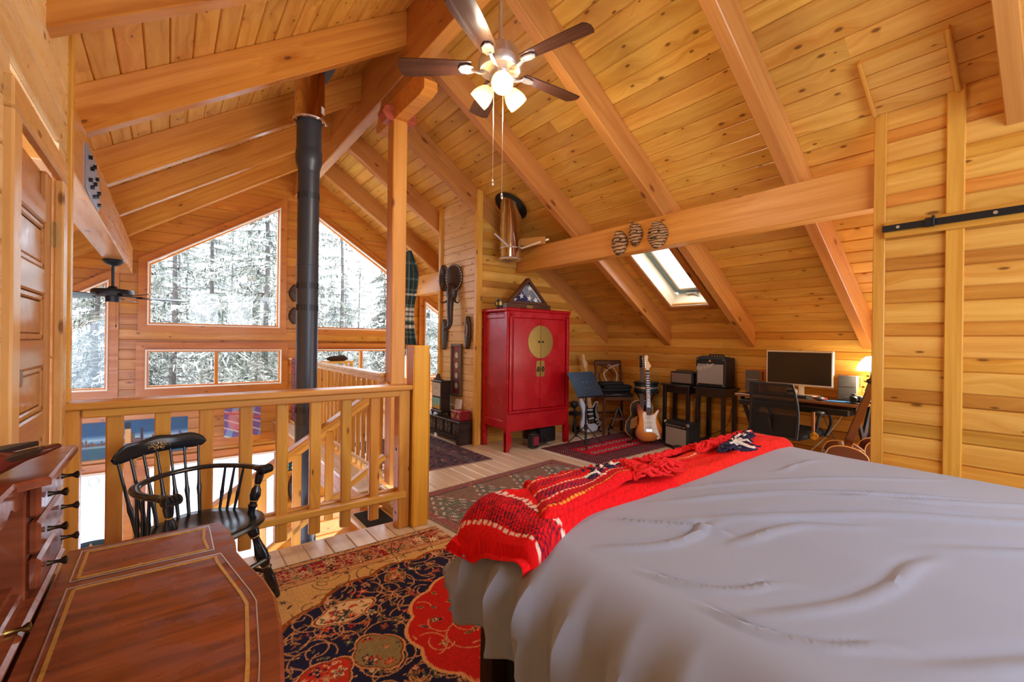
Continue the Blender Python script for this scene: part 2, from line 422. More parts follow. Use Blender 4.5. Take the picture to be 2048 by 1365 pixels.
rb = timber('ridge_beam', (XR, YB, 3.42+0.26), (XR, YG, 3.42+0.26), 0.105, 0.52, FIR)
tag(rb, 'long fir ridge beam running along the peak of the ceiling', 'beam', None, 'structure')
pu = timber('purlin_beam', (3.572, 0.84, 2.25), (3.572, 4.515, 2.25), 0.14, 0.28, FIRO)
tag(pu, 'orange fir beam under the ceiling slope carrying three woven masks', 'beam', None, 'structure')
pl = empty('plate_beam', (0, 0, 0), 0, 'pale fir beam over the stairwell with a bolted steel plate', 'beam', None, 'structure')
timber('timber', (-0.455, 2.895, 2.2), (-0.455, 3.55, 2.2), 0.17, 0.33, FIR, pl); timber('timber', (-0.455, 3.555, 2.2), (-0.455, YG, 2.2), 0.17, 0.33, FIR, pl)
sp_ = B().prism([(3.36, 2.06), (3.36, 2.30), (3.72, 2.30), (3.9, 2.18), (3.9, 2.045), (3.55, 2.045)], 0.008, basis((-0.369, 0, 0), (0, 1, 0), (0, 0, 1), (1, 0, 0))).build('splice_plate', mat('grey_steel', (150, 160, 172), 0.45, 0.7), pl)
for (a, b) in ((3.42, 2.24), (3.5, 2.2), (3.44, 2.12), (3.52, 2.1), (3.6, 2.24), (3.64, 2.15), (3.62, 2.07), (3.72, 2.2), (3.74, 2.1), (3.82, 2.14), (3.84, 2.07)):
    B().cyl((-0.362, a, b), (-0.345, a, b), 0.012, n=6).build('bolt', BLACK, sp_)
rbm = timber('plate_beam', (3.585, 5.45, 2.2), (3.585, YG, 2.2), 0.17, 0.33, FIR); tag(rbm, 'pale fir beam beyond the plank wall with the carved masks', 'beam', None, 'structure')

# ---- plank walls
def rows(z0, z1, wa=0.121, wb=0.076):
    out = []; z = z0; k = 0
    while z < z1-0.004:
        w = wa if k % 2 == 0 else wb
        if z1-z-w < 0.03: w = z1-z
        out.append((z, min(w, z1-z))); z += w; k += 1
    return out
def tone_rows(k): return PINEW if k % 2 else PINEWL
PINEWL = wood('pine_wall_light', (234, 182, 94), (204, 140, 54), tone=0.10, knots=0.5, kx=2.2)
wr_ = struct('wall_right', 'low pine plank wall behind the desk under the ceiling slope')
for k, (z, w) in enumerate(rows(0, 1.53)):
    c = [YG, R.uniform(4.6, 6.5), R.uniform(1.4, 4.0), 0.8]
    for a, b in zip(c[:-1], c[1:]): plank(wr_, (XK, 0, z), (0, -1, 0), (0, 0, 1), -a, -a, -b, -b, w, tone_rows(k), 0.02, 0.006)
wc = struct('wall_corner', 'pine plank wall behind the red cabinet')
for k, (z, w) in enumerate(rows(0, ZC(2.95))):
    zb = z+w; xa = min(XK, XCz(z, 1)); xb = min(XK, XCz(zb, 1))
    plank(wc, (0, 4.52, z), (1, 0, 0), (0, 0, 1), 2.96, 2.96, xa, xb, w, tone_rows(k), 0.02, 0.006)
wm = struct('wall_panel', 'pale pine plank wall panel hung with the elephant mask')
for k, (z, w) in enumerate(rows(0, ZC(2.945)-0.003, 0.125, 0.08)):
    plank(wm, (2.945, 0, z), (0, -1, 0), (0, 0, 1), -5.42, -5.42, -4.56, -4.56, w, PINEL, 0.02, 0.006)
def trim(n, label, p0, p1, w, h, m=None, up=(0, 0, 1), par=None):
    o = timber('trim_%d' % n if not par else 'trim_board', p0, p1, w, h, m or TRIMW, par, up, 0.004)
    if not par: tag(o, label, 'trim', None, 'structure')
    return o
trim(1, 'pine corner trim at the wall edge beside the red cabinet', (2.93, 4.515, 0), (2.93, 4.515, 3.04), 0.085, 0.05, up=(0, 1, 0))
trim(2, 'slim pine trim at the far edge of the mask wall', (2.935, 5.45, 0), (2.935, 5.45, 3.06), 0.05, 0.06, up=(0, 1, 0))
wcl = struct('wall_closet', 'honey pine plank wall on the right carrying a black sliding-door rail')
for k, (z, w) in enumerate(rows(0, ZC(3.475))):
    plank(wcl, (3.475, 0, z), (0, -1, 0), (0, 0, 1), -0.855, -0.855, -0.0, -0.0, w, tone_rows(k), 0.02, 0.006)
    plank(wcl, (3.475, 0, z), (0, -1, 0), (0, 0, 1), -0.0, -0.0, 1.6, 1.6, w, tone_rows(k), 0.02, 0.006)
trim(3, 'narrow pine corner trim at the end of the closet wall', (3.488, 0.834, 0), (3.488, 0.834, ZC(3.475)-0.01), 0.052, 0.06, up=(0, 1, 0))
trim(4, 'wide vertical pine board on the closet wall', (3.468, 0.498, 0), (3.468, 0.498, ZC(3.475)+0.02), 0.076, 0.026, up=(1, 0, 0))
trim(5, 'horizontal pine board behind the black sliding-door rail', (3.452, 0.805, 1.943), (3.452, -1.6, 1.943), 0.03, 0.092)
# back of closet end
# sloped box cover on the ceiling
hb = empty('ceiling_hatch', (0, 0, 0), 0, 'sloped pine hatch box on the ceiling above the closet wall', 'hatch', None, 'structure')
for i in range(4):
    u = i*0.093; x0 = 3.165+u*CX
    plank(hb, V((x0, 0, ZC(x0)))+V((-CZ, 0, -CX))*0.03, (0, 1, 0), (CX, 0, -CZ), 0.5, 0.5, 0.85, 0.85, 0.093, PINEWL, 0.03, 0.004)
for y in (0.49, 0.86):
    a = V((3.16, y, ZC(3.16)))+V((-CZ, 0, -CX))*0.02; b = V((3.475, y, ZC(3.475)))+V((-CZ, 0, -CX))*0.02
    timber('edge_trim', a, b, 0.022, 0.05, TRIMW, hb)

# ---- left wall with the panelled door
DY0, DY1, DZ1 = 1.95, 2.60, 1.89
wlft = struct('wall_left', 'pale pine plank wall with the glossy panelled door')
zz = []
z = 0
while z < 2.66: zz.append(z); z += 0.137
for z in zz:
    zt = min(z+0.137, 2.66); w = zt-z
    segs = [(YB, 1.0), (1.0, 2.83)] if z >= DZ1+0.05 else [(YB, DY0-0.04), (DY1+0.04, 2.83)]
    for a, b in segs: plank(wlft, (XW, 0, z), (0, 1, 0), (0, 0, 1), a, a, b, b, w, PINEL, 0.02, 0.006)
trim(7, 'pine corner post trim where the plank wall meets the stairwell', (XW-0.015, 2.862, -0.3), (XW-0.015, 2.862, 2.66), 0.06, 0.06, up=(0, 1, 0))
dr = empty('door_1', (0, 0, 0), 0, 'glossy brown panelled door with brass knob in the plank wall', 'door', None, 'structure')
DOORW = wood('door_varnish', (196, 140, 82), (162, 106, 56), knots=0.0, tone=0.02, rough=0.16, gx=1.5, gy=26, spec=0.45)
xf = XW-0.022
db = B(); db.box((xf-0.02, (DY0+DY1)/2, DZ1/2), (0.02, DY1-DY0-0.01, DZ1)); db.build('door_leaf', DOORW, dr)
pz = [0.13+0.275*k for k in range(7)]
for sy in (DY0+0.045, DY1-0.05): timber('stile', (xf-0.002, sy, 0.0), (xf-0.002, sy, DZ1), 0.09, 0.024, DOORW, dr, (1, 0, 0))
for k in range(7):
    zc_ = 0.065 if k == 0 else 0.13+0.275*k-0.05
    zc_ = min(zc_, DZ1-0.05); hh = 0.13 if k == 0 else 0.1
    timber('door_rail', (xf-0.002, DY0+0.09, zc_), (xf-0.002, DY1-0.095, zc_), 0.024, hh, DOORW, dr)
for k in range(6):
    a = 0.13+0.275*k; b = a+0.175; yc = (DY0+DY1)/2-0.003; hw = (DY1-DY0)/2-0.092
    B().box((xf-0.008, yc, (a+b)/2), (0.012, 2*hw-0.05, b-a-0.05), None, 0.005).build('door_panel', DOORW, dr)
    mo = B()
    for s in (-1, 1):
        mo.box((xf-0.003, yc, (a+b)/2+s*((b-a)/2-0.012)), (0.012, 2*hw, 0.022), None, 0.005); mo.box((xf-0.003, yc+s*(hw-0.012), (a+b)/2), (0.012, 0.022, b-a), None, 0.005)
    mo.build('moulding', DOORW, dr)
B().lathe([(0.012, 0), (0.012, 0.02), (0.009, 0.025), (0.009, 0.04), (0.022, 0.05), (0.03, 0.065), (0.031, 0.075), (0.026, 0.09), (0.014, 0.098), (0, 0.1)], 24, basis((xf, 1.99, 0.83), (0, 1, 0), (0, 0, 1), (1, 0, 0))).build('knob', mat('brass_knob', (150, 116, 60), 0.2, 1.0), dr, True)
B().box((xf+0.012, 1.99, 0.83), (0.008, 0.045, 0.19), None, 0.003).build('knob_plate', BRASS, dr)
B().cyl((xf, 2.0, 1.115), (xf+0.035, 2.0, 1.115), 0.026, n=24).build('lock_barrel', BRASS, dr, True)
for z in (1.66, 0.25):
    h_ = B().box((XW-0.005, DY1+0.02, z), (0.006, 0.07, 0.1)); h_.cyl((XW+0.008, DY1+0.055, z-0.06), (XW+0.008, DY1+0.055, z+0.06), 0.009, n=10)
    for s in (-1, 1): h_.ell((XW+0.008, DY1+0.055, z+s*0.062), (0.012, 0.012, 0.012), 10, 6)
    h_.build('hinge', BRASS, dr, True)
CASW = wood('pine_casing', (226, 178, 112), (200, 142, 74), knots=0.4, kx=2, tone=0.06)
for a in (DY0-0.05, DY1+0.055): timber('casing', (XW+0.006, a, 0), (XW+0.006, a, DZ1), 0.09, 0.03, CASW, dr, (1, 0, 0))
timber('casing', (XW+0.006, DY0-0.1, DZ1+0.045), (XW+0.006, DY1+0.1, DZ1+0.045), 0.03, 0.09, CASW, dr)

# ---- floor: planks run along the house
fl_ = struct('floor', 'pale varnished plank floor of the loft', 'floor')
w = 0.128; n = int((XK+0.05-(XW))/w)+1
for i in range(n):
    x0 = XW+i*w; x1 = min(x0+w, XK+0.05)
    yend = 2.92 if x0 < 1.46 else 4.58
    if x0 < 1.46 and x1 > 1.475: yend = 2.92
    segs = [(YB, 1.2), (1.2, yend)] if i % 2 else [(YB, 0.3), (0.3, yend)]
    if x0 >= 1.46 and x0 < 2.95: segs[-1] = (segs[-1][0], YG)
    for a, b in segs: link('plank', plank_mesh(a, a, b, b, x1-x0, 0.03, 0.003), FLOORW, fl_, basis((x1, 0, 0), (0, 1, 0), (-1, 0, 0), (0, 0, 1)))
for (x0, x1) in ((1.28, 1.37), (1.37, 1.465)): link('plank', plank_mesh(3.77, 3.77, YG, YG, x1-x0, 0.03, 0.003), FLOORW, fl_, basis((x1, 0, 0), (0, 1, 0), (-1, 0, 0), (0, 0, 1)))
timber('edge_board', (XW, 2.93, -0.016), (1.3, 2.93, -0.016), 0.022, 0.03, FLOORW, fl_)
timber('edge_board', (1.468, 2.92, -0.02), (1.468, 3.77, -0.02), 0.03, 0.034, FLOORW, fl_)
timber('edge_board', (1.275, 3.75, -0.02), (1.275, YG, -0.02), 0.03, 0.034, FLOORW, fl_)
timber('edge_board', (1.275, 3.758, -0.02), (1.48, 3.758, -0.02), 0.025, 0.034, FLOORW, fl_)
timber('fascia', (XW, 2.915, -0.17), (1.47, 2.915, -0.17), 0.02, 0.27, FIRO, fl_); timber('fascia', (1.3, 3.76, -0.17), (1.3, YG, -0.17), 0.02, 0.27, FIRO, fl_)
timber('fascia', (1.3, 3.775, -0.17), (1.5, 3.775, -0.17), 0.02, 0.27, FIRO, fl_); timber('riser', (1.478, 2.92, -0.105), (1.478, 3.77, -0.105), 0.02, 0.17, FLOORW, fl_)

# ---- lower storey seen through the stairwell
lf = B().box((1.6, 5.0, -2.65), (7.4, 5.4, 0.1)).build('floor_lower', wood('lower_floor', (120, 84, 58), (84, 54, 36), knots=0.1, tone=0.0)); tag(lf, 'dim brown floor of the room below the stairwell', 'floor', None, 'structure')
wlow = struct('wall_lower', 'orange pine plank wall below the loft floor by the stairs')
for k, (z, w) in enumerate(rows(-2.6, -0.3, 0.137, 0.137)): plank(wlow, (0, 4.62, z), (1, 0, 0), (0, 0, 1), 1.0, 1.0, 3.6, 3.6, w, PINEG, 0.02, 0.006)

# ---- gable wall with the windows
gw = struct('wall_gable', 'tall gable wall of orange pine planks with slanted windows')
def poly_w(x0, x1, zs, side):   # slanted-top window: outer (low) and inner (high) heights follow the roof
    return (x0, x1, zs)
WIN = []   # (x0, x1, z0, ztop(x0), ztop(x1))
S2 = (3.21-2.21)/(1.33+0.22)
WIN.append((-0.225, 1.33, 1.395, 2.21, 3.21)); WIN.append((2*XR-1.33, 2*XR+0.225, 1.395, 3.21, 2.21))
WIN.append((-0.24, 1.36, 0.56, 1.075, 1.075)); WIN.append((2*XR-1.36, 2*XR+0.24, 0.56, 1.075, 1.075))
WIN.append((-1.55, -0.6, 0.56, 1.95-S2*0.95, 1.95)); WIN.append((2*XR+0.6, 2*XR+1.55, 0.56, 1.95, 1.95-S2*0.95))
WIN.append((-1.5, -0.44, -2.3, -0.45, -0.45)); WIN.append((-0.22, 1.32, -2.3, -0.45, -0.45))
lv = sorted(set([round(q, 4) for W in WIN for q in W[2:5]]+[-2.6, ZR]))
bands = []
for a, b in zip(lv[:-1], lv[1:]):
    m_ = max(1, round((b-a)/0.137))
    if b-a < 0.012: continue
    for k in range(m_): bands.append((a+(b-a)*k/m_, (b-a)/m_))
def hole(W, z):
    x0, x1, zs, t0, t1 = W
    if z < zs-1e-6 or z > max(t0, t1)+1e-6: return None
    if abs(t0-t1) < 1e-6: return (x0, x1)
    if t1 > t0: return (max(x0, x0+(z-t0)/(t1-t0)*(x1-x0)), x1)
    return (x0, min(x1, x1-(z-t1)/(t0-t1)*(x1-x0)))
for z, w in bands:
    e0 = (max(XLO, XCz(z, -1)-0.05), min(XK, XCz(z, 1)+0.05)); e1 = (max(XLO, XCz(z+w, -1)-0.05), min(XK, XCz(z+w, 1)+0.05))
    hs = []
    for W in WIN:
        a, b = hole(W, z+1e-4), hole(W, z+w-1e-4)
        if a and b: hs.append((a, b))
    hs.sort(key=lambda h: h[0][0])
    pa = e0[0], e1[0]
    for a, b in hs+[((e0[1], e0[1]), (e1[1], e1[1]))]:
        qb = (a[0], b[0])
        if qb[0]-pa[0] > 0.02 or qb[1]-pa[1] > 0.02:
            plank(gw, (0, YG, z), (1, 0, 0), (0, 0, 1), pa[0], pa[1], qb[0], qb[1], w, PINEG, 0.02, 0.004)
        pa = (a[1], b[1])
GLASS, gnt, gbs = newmat('window_glass')
gnt.nodes.remove(gbs); go = gnt.nodes['Material Output']; gt = nd(gnt, 'ShaderNodeBsdfTransparent'); gg = nd(gnt, 'ShaderNodeBsdfGlossy', Roughness=0.02); gm = nd(gnt, 'ShaderNodeMixShader', Fac=0.06)
gnt.links.new(gt.outputs[0], gm.inputs[1]); gnt.links.new(gg.outputs[0], gm.inputs[2]); gnt.links.new(gm.outputs[0], go.inputs['Surface'])
STOP = mat('window_stop_cream', (238, 222, 196), 0.4)
CASG = wood('gable_casing', (208, 132, 54), (180, 100, 32), tone=0.05, knots=0.4, kx=2)
def edge_boards(par, name, poly, w, t, y, m, outward=True):
    """one mitred board per edge of a polygon (x, z), in the plane y"""
    n = len(poly); a = sum(poly[i][0]*poly[(i+1) % n][1]-poly[(i+1) % n][0]*poly[i][1] for i in range(n))
    if a < 0: poly = poly[::-1]
    P = [V(p) for p in poly]; off = []
    for i in range(n):
        t0 = (P[i]-P[i-1]).normalized(); t1 = (P[(i+1) % n]-P[i]).normalized(); n0 = V((t0.y, -t0.x)); n1 = V((t1.y, -t1.x))
        k = n0+n1; k = k/(k.dot(n0)); off.append(P[i]+k*(w if outward else -w))
    for i in range(n):
        j = (i+1) % n; d = (P[j]-P[i]); L = d.length; d.normalize(); q = V((d.y, -d.x))
        loc = lambda p: ((p-P[i]).dot(d), (p-P[i]).dot(q))
        pts = [loc(P[i]), loc(P[j]), loc(off[j]), loc(off[i])]
        X = V((d.x, 0, d.y)); Y = V((q.x, 0, q.y)); Z = X.cross(Y)
        sgn = -1 if Z.y < 0 else 1
        B().prism(pts, t, basis((P[i].x, y if Z.y < 0 else y-t, P[i].y), X, Y, Z), 0.003).build(name, m, par)
WLAB = ['large slanted-top picture window to the left of the black stovepipe', 'slanted-top picture window behind the tall post', 'low two-pane window under the large slanted window', 'low two-pane window behind the loft railing',
        'narrow slanted-top window at the far left behind the black fan', 'narrow slanted-top window beside the mask wall', 'lower window with a white roller blind behind the lamp', 'lower window with a white roller blind behind the armchair']
BLIND, bnt, bbs = newmat('white_roller_blind')
bbs.inputs['Base Color'].default_value = lin(238, 240, 242); bbs.inputs['Roughness'].default_value = 0.8
btr = nd(bnt, 'ShaderNodeBsdfTranslucent'); btr.inputs['Color'].default_value = lin(245, 247, 250); bmx = nd(bnt, 'ShaderNodeMixShader', Fac=0.8)
bnt.links.new(bbs.outputs[0], bmx.inputs[1]); bnt.links.new(btr.outputs[0], bmx.inputs[2]); bnt.links.new(bmx.outputs[0], bnt.nodes['Material Output'].inputs['Surface'])
for i, (x0, x1, z0, t0, t1) in enumerate(WIN):
    wp = empty('window_%d' % (i+1), (0, 0, 0), 0, WLAB[i], 'window', None, 'structure')
    poly = [(x0, z0), (x1, z0), (x1, t1), (x0, t0)]
    edge_boards(wp, 'casing', poly, 0.095, 0.024, YG-0.024, CASG)
    edge_boards(wp, 'window_stop', poly, 0.016, 0.07, YG-0.03, STOP, False)
    ins = [(x0+0.016, z0+0.016), (x1-0.016, z0+0.016), (x1-0.016, t1-0.016), (x0+0.016, t0-0.016)]
    edge_boards(wp, 'window_frame', ins, 0.018, 0.06, YG+0.01, CASG, False)
    g = B().add([(p[0], YG+0.045, p[1]) for p in poly], [(0, 1, 2, 3)]); 
    xs = [x0, x1]
    if i in (2, 3):
        xm = (x0+x1)/2-0.02*(1 if i == 2 else -1); timber('mullion', (xm, YG+0.005, z0), (xm, YG+0.005, t0), 0.045, 0.07, CASG, wp, (0, 1, 0)); xs = [x0, xm, x1]
    for a, b in zip(xs[:-1], xs[1:]):
        za = t0+(t1-t0)*(a-x0)/(x1-x0); zb = t0+(t1-t0)*(b-x0)/(x1-x0)
        B().add([(a, YG+0.045, z0), (b, YG+0.045, z0), (b, YG+0.045, zb), (a, YG+0.045, za)], [(0, 1, 2, 3)]).build('pane', GLASS, wp)
for i in (6, 7):
    x0, x1, z0, t0, t1 = WIN[i]
    bl = empty('roller_blind', (x0, YG, t0), 0, ['white roller blind with a pull ring in the lower window nearest the door', 'white roller blind in the lower window behind the black armchair'][i-6], 'blind', 'white roller blinds')
    B().box(((x1-x0)/2, 0.0, -0.9), (x1-x0-0.04, 0.003, 1.8)).build('shade', BLIND, bl)
    B().cyl((0.02, 0.005, -0.02), (x1-x0-0.02, 0.005, -0.02), 0.018, n=12).build('roller', WHITEP, bl, True)
    if i == 6:
        B().tube([(0.78+0.05*math.sin(a), -0.035, -0.12+0.055*math.cos(a)) for a in np.linspace(0, 2*PI, 18)], 0.003, 5).build('pull_ring', BLACKP, bl)
# knee walls out of sight keep the light in
for nm, x in (('wall_far_left', XLO),):
    o = B().box((x-0.03, (YB+YG)/2+1.5, -0.6), (0.06, YG-YB-3, 4.2)).build(nm, PINEG); tag(o, 'low plank wall at the eave beyond the stairwell', 'wall', None, 'structure')

# unseen rear gable behind the viewpoint, its opening added and sized for fill light
rw = B(); rw.box((0.05, YB-0.03, 1.98), (0.9, 0.06, 3.96)); rw.box((4.15, YB-0.03, 1.4), (2.3, 0.06, 2.8)); rw.box((1.75, YB-0.03, 0.45), (2.5, 0.06, 0.9)); rw.box((1.75, YB-0.03, 3.3), (2.5, 0.06, 1.4))
tag(rw.build('wall_rear', PINEW), 'pine rear gable wall with a wide opening behind the bed head, added to let in fill light', 'wall', None, 'structure')
# ---- skylight
sk = empty('window_skylight', (0, 0, 0), 0, 'skylight with pale wood shaft in the ceiling slope behind the beam', 'skylight', None, 'structure')
PALE = wood('pale_shaft', (236, 224, 196), (220, 196, 156), ck=(120, 120, 130), knots=0.25, kx=2, ky=4, tone=0.03)
NU = V((CZ, 0, CX)); DN = V((CX, 0, -CZ))
def skp(x, y, h): return V((x, y, ZC(x)))+NU*h
D = 0.19
def quad_board(name, a, b, h0, h1, m, t):
    d = (V(b)-V(a)); L = d.length; d.normalize(); w_ = h1-h0; y = NU; z = d.cross(y)
    B().box((L/2, 0, 0), (L, w_, t), None, 0.002).build(name, m, sk, mw=basis((V(a)+V(b))/2-d*L/2+NU*(h0+h1)/2, d, y, z))
c4 = [skp(SKX[0], SKY[0], 0), skp(SKX[0], SKY[1], 0), skp(SKX[1], SKY[1], 0), skp(SKX[1], SKY[0], 0)]
for i in range(4): quad_board('shaft_board', c4[i], c4[(i+1) % 4], -0.012, D, PALE, 0.014)
GREYF = mat('skylight_frame_grey', (120, 146, 160), 0.4)
cin = [c4[0]+V((0, 0.035, 0)), c4[1]-V((0, 0.035, 0)), c4[2]-V((0, 0.035, 0))-DN*0.035, c4[3]+V((0, 0.035, 0))-DN*0.035]
for i in range(4): quad_board('sash', cin[i], cin[(i+1) % 4], D-0.01, D+0.05, GREYF, 0.05)
cin2 = [c4[0]+V((0, 0.075, 0)), c4[1]-V((0, 0.075, 0)), c4[2]-V((0, 0.075, 0))-DN*0.075, c4[3]+V((0, 0.075, 0))-DN*0.075]
for i in range(4): quad_board('sash_bead', cin2[i], cin2[(i+1) % 4], D+0.0, D+0.055, PALE, 0.03)
B().add([tuple(c+NU*(D+0.04)) for c in c4], [(0, 1, 2, 3)]).build('pane', GLASS, sk)
ce = (c4[2]+c4[3])/2-DN*0.03+NU*(D-0.03)
B().bar(ce+V((0, 0.08, 0)), ce+V((0, -0.06, 0.0)), 0.02, 0.02).bar(ce, ce+V((-0.02, -0.08, -0.03)), 0.012, 0.012).build('crank_handle', mat('zinc', (190, 192, 194), 0.3, 0.9), sk)
for (a, b) in ((0, 1), (1, 2), (2, 3), (3, 0)):
    pass
cas = [skp(SKX[0], SKY[0], -0.012), skp(SKX[0], SKY[1], -0.012), skp(SKX[1], SKY[1], -0.012), skp(SKX[1], SKY[0], -0.012)]
for i in range(4):
    a, b = cas[i], cas[(i+1) % 4]; d = (b-a).normalized(); out = d.cross(NU); cen = (cas[0]+cas[2])/2
    if out.dot((a+b)/2-cen) < 0: out = -out
    timber('casing', a-d*0.07+out*0.04, b+d*0.07+out*0.04, 0.08, 0.02, FIR, sk, tuple(NU))
# ================================================================ railing, posts, stairs
fr = empty('stair_railing', (0, 0, 0), 0, 'level pine railing with wide flat balusters in front of the stairwell', 'railing')
timber('handrail', (XW, 2.825, 0.931), (1.288, 2.825, 0.931), 0.14, 0.032, RAILW, fr)
timber('sub_rail', (-0.31, 2.80, 0.894), (1.21, 2.80, 0.894), 0.03, 0.042, RAILW, fr); timber('sub_rail', (-0.31, 2.85, 0.894), (1.21, 2.85, 0.894), 0.03, 0.042, RAILW, fr)
timber('bottom_rail', (-0.32, 2.785, 0.228), (1.255, 2.785, 0.228), 0.045, 0.042, RAILW, fr); timber('bottom_rail', (-0.32, 2.865, 0.228), (1.25, 2.865, 0.228), 0.04, 0.042, RAILW, fr)
for k in range(8):
    x = -0.198+0.179*k; timber('baluster', (x, 2.828, 0.088), (x, 2.828, 0.9), 0.064, 0.03, RAILW, fr, (0, 1, 0))
timber('post', (-0.343, 2.83, 0.0), (-0.343, 2.83, 0.915), 0.055, 0.085, RAILW, fr, (0, 1, 0))
pr_ = timber('post', (1.246, 2.832, 0.0), (1.246, 2.832, 0.915), 0.08, 0.085, RAILW, fr, (0, 1, 0))
for z in (0.1, 0.52): B().cyl((1.2045, 2.83, z), (1.2075, 2.83, z), 0.011, n=12).build('bolt_hole', BLACKP, fr)
nw = empty('newel_post', (1.349, 2.813, 0), 0, 'stout golden pine newel post at the end of the front railing', 'post')
nb = B(); nb.prism([(-0.0575, -0.058), (0.0575, -0.058), (0.0575, 0.058), (-0.0575, 0.058)], 1.21)
o = nb.build('shaft', NEWELW, nw); o.modifiers.new('ease', 'BEVEL').width = 0.006
o.matrix_basis = basis((0, 0, 0), (0, 0, 1), (1, 0, 0), (0, 1, 0)); o.data.transform(basis((0, 0, 0), (0, 0, 1), (1, 0, 0), (0, 1, 0)).inverted())
for s in (-1, 1):
    cb = B(); cb.box((s*0.0595, -0.052, 0.03+0.56), (0.004, 0.012, 1.12)); cb.build('corner_bead', NEWELW, nw)
for (dx, dz) in ((0.02, 0.78), (0.015, 0.52)): pass
# tall post with bolster
tp = empty('tall_post', (XR, 3.72, 0), 0, 'tall square pine post holding up the ridge beam', 'post')
timber('shaft', (0, 0, 0.0), (0, 0, 3.13), 0.128, 0.128, FIRO, tp, (0, 1, 0), 0.008)
bo = [(-0.62, 0.0), (-0.62, 0.07), (-0.52, 0.165), (0.28, 0.165), (0.36, 0.07), (0.36, 0.0), (0.28, -0.02), (-0.54, -0.02)]
B().prism([(a, b) for a, b in bo], 0.115, basis((-0.0575, 0, 3.145), (0, 1, 0), (0, 0, 1), (1, 0, 0)), 0.008).build('bolster', FIRO, tp)
B().prism([(-0.16, 0.0), (-0.14, 0.05), (-0.1, 0.07), (0.1, 0.07), (0.14, 0.05), (0.16, 0.0), (0.12, -0.06), (-0.12, -0.06)], 0.12, basis((0, 0.06, 3.17), (1, 0, 0), (0, 0, 1), (0, -1, 0)), 0.008).build('cross_bolster', wood('redwood_block', (190, 104, 74), (150, 70, 46), knots=0.1, rough=0.2), tp)
B().prism([(-0.52, 0), (-0.45, 0.1), (0.25, 0.1), (0.3, 0)], 0.108, basis((-0.054, 0, 3.31), (0, 1, 0), (0, 0, 1), (1, 0, 0)), 0.006).build('upper_bolster', FIR, tp)

# stairs go down towards the left
st = empty('staircase', (0, 0, 0), 0, 'open wooden staircase going down behind the front railing', 'stairs', None, 'structure')
for k in range(7):
    z = -0.19*(k+1); x1 = 1.478-0.27*k if k else 1.478; x0 = 1.19-0.27*k
    B().box(((x0+x1)/2-(0.012 if k else 0), 3.34, z-0.018), (x1-x0+0.02, 0.8, 0.036), None, 0.006).build('tread', FLOORW if k < 1 else FIRO, st)
    if k: B().box((x1+0.003, 3.34, z+0.085), (0.015, 0.8, 0.15)).build('riser', FIRO, st)
for y in (2.95, 3.735): timber('stringer', (1.46, y, -0.22), (-0.6, y, -0.22-2.06*0.19/0.27), 0.03, 0.24, FIRO, st)
sr = empty('stair_handrail', (0, 0, 0), 0, 'sloping pine stair rail descending to the left behind the front railing', 'railing')
SLP = 0.653
def hr(x, top=True): return 0.9+(x-1.499)*SLP
timber('handrail', (1.485, 3.72, hr(1.485)-0.016), (-0.35, 3.72, hr(-0.35)-0.016), 0.1, 0.034, RAILW, sr)
timber('sub_rail', (1.48, 3.72, hr(1.48)-0.06), (-0.35, 3.72, hr(-0.35)-0.06), 0.05, 0.05, RAILW, sr)
timber('bottom_rail', (1.48, 3.72, hr(1.48)-0.64), (-0.35, 3.72, hr(-0.35)-0.64), 0.06, 0.045, RAILW, sr)
for k in range(7):
    x = 1.02-0.235*k; timber('baluster', (x, 3.705, hr(x)-0.78), (x, 3.705, hr(x)-0.07), 0.062, 0.03, RAILW, sr, (0, 1, 0))
bm = B().prism([(1.215, 2.97), (1.43, 2.97), (1.43, 3.69), (1.215, 3.69)], 0.012, basis((0, 0, -0.19), (1, 0, 0), (0, 1, 0), (0, 0, 1)), 0.004).build('stair_mat', mat('black_mat', (34, 36, 40), 0.95, var=0.4, vs=160, bmp=0.6))
tag(bm, 'black doormat on the first stair landing below the railing', 'mat')
# loft railing beyond
lr = empty('loft_railing', (0, 0, 0), 0, 'pale pine railing with slim balusters along the far loft edge', 'railing')
timber('handrail', (1.5, 3.79, 0.935), (1.5, 7.55, 0.935), 0.09, 0.035, PINEL, lr); timber('sub_rail', (1.5, 3.79, 0.895), (1.5, 7.55, 0.895), 0.04, 0.045, PINEL, lr)
timber('bottom_rail', (1.5, 3.79, 0.09), (1.5, 7.55, 0.09), 0.06, 0.04, PINEL, lr)
for k in range(25): timber('baluster', (1.5, 3.87+0.148*k, 0.0), (1.5, 3.87+0.148*k, 0.89), 0.035, 0.035, TRIMW, lr, (0, 1, 0))

# ---------------------------------------------------------------- stovepipe and vent
fp = empty('stovepipe', (0.912, 4.0, 0), 0, 'tall black stovepipe rising through the stairwell to the ceiling', 'stovepipe')
PIPEB = mat('stovepipe_black', (58, 62, 68), 0.38, 0.2, var=0.06, vs=6)
seg = [(-2.6, -0.55), (-0.55, 0.55), (0.55, 1.86), (1.86, 2.62)]
for a, b in seg: B().lathe([(0.0835, a), (0.0835, b-0.012), (0.0855, b-0.01), (0.0855, b)], 32).build('pipe_section', PIPEB, fp, True)
B().lathe([(0.0835, 2.6), (0.084, 2.64), (0.1, 2.7), (0.102, 2.72), (0.102, 2.79), (0.098, 2.8), (0.096, 2.82), (0.096, 3.06)], 32).build('adapter', PIPEB, fp, True)
COPPER = mat('copper_sheen_steel', (224, 190, 162), 0.12, 1.0)
B().lathe([(0.104, 3.06), (0.119, 3.035), (0.122, 3.04), (0.117, 3.06), (0.117, 3.6)], 40).build('chimney_section', COPPER, fp, True)
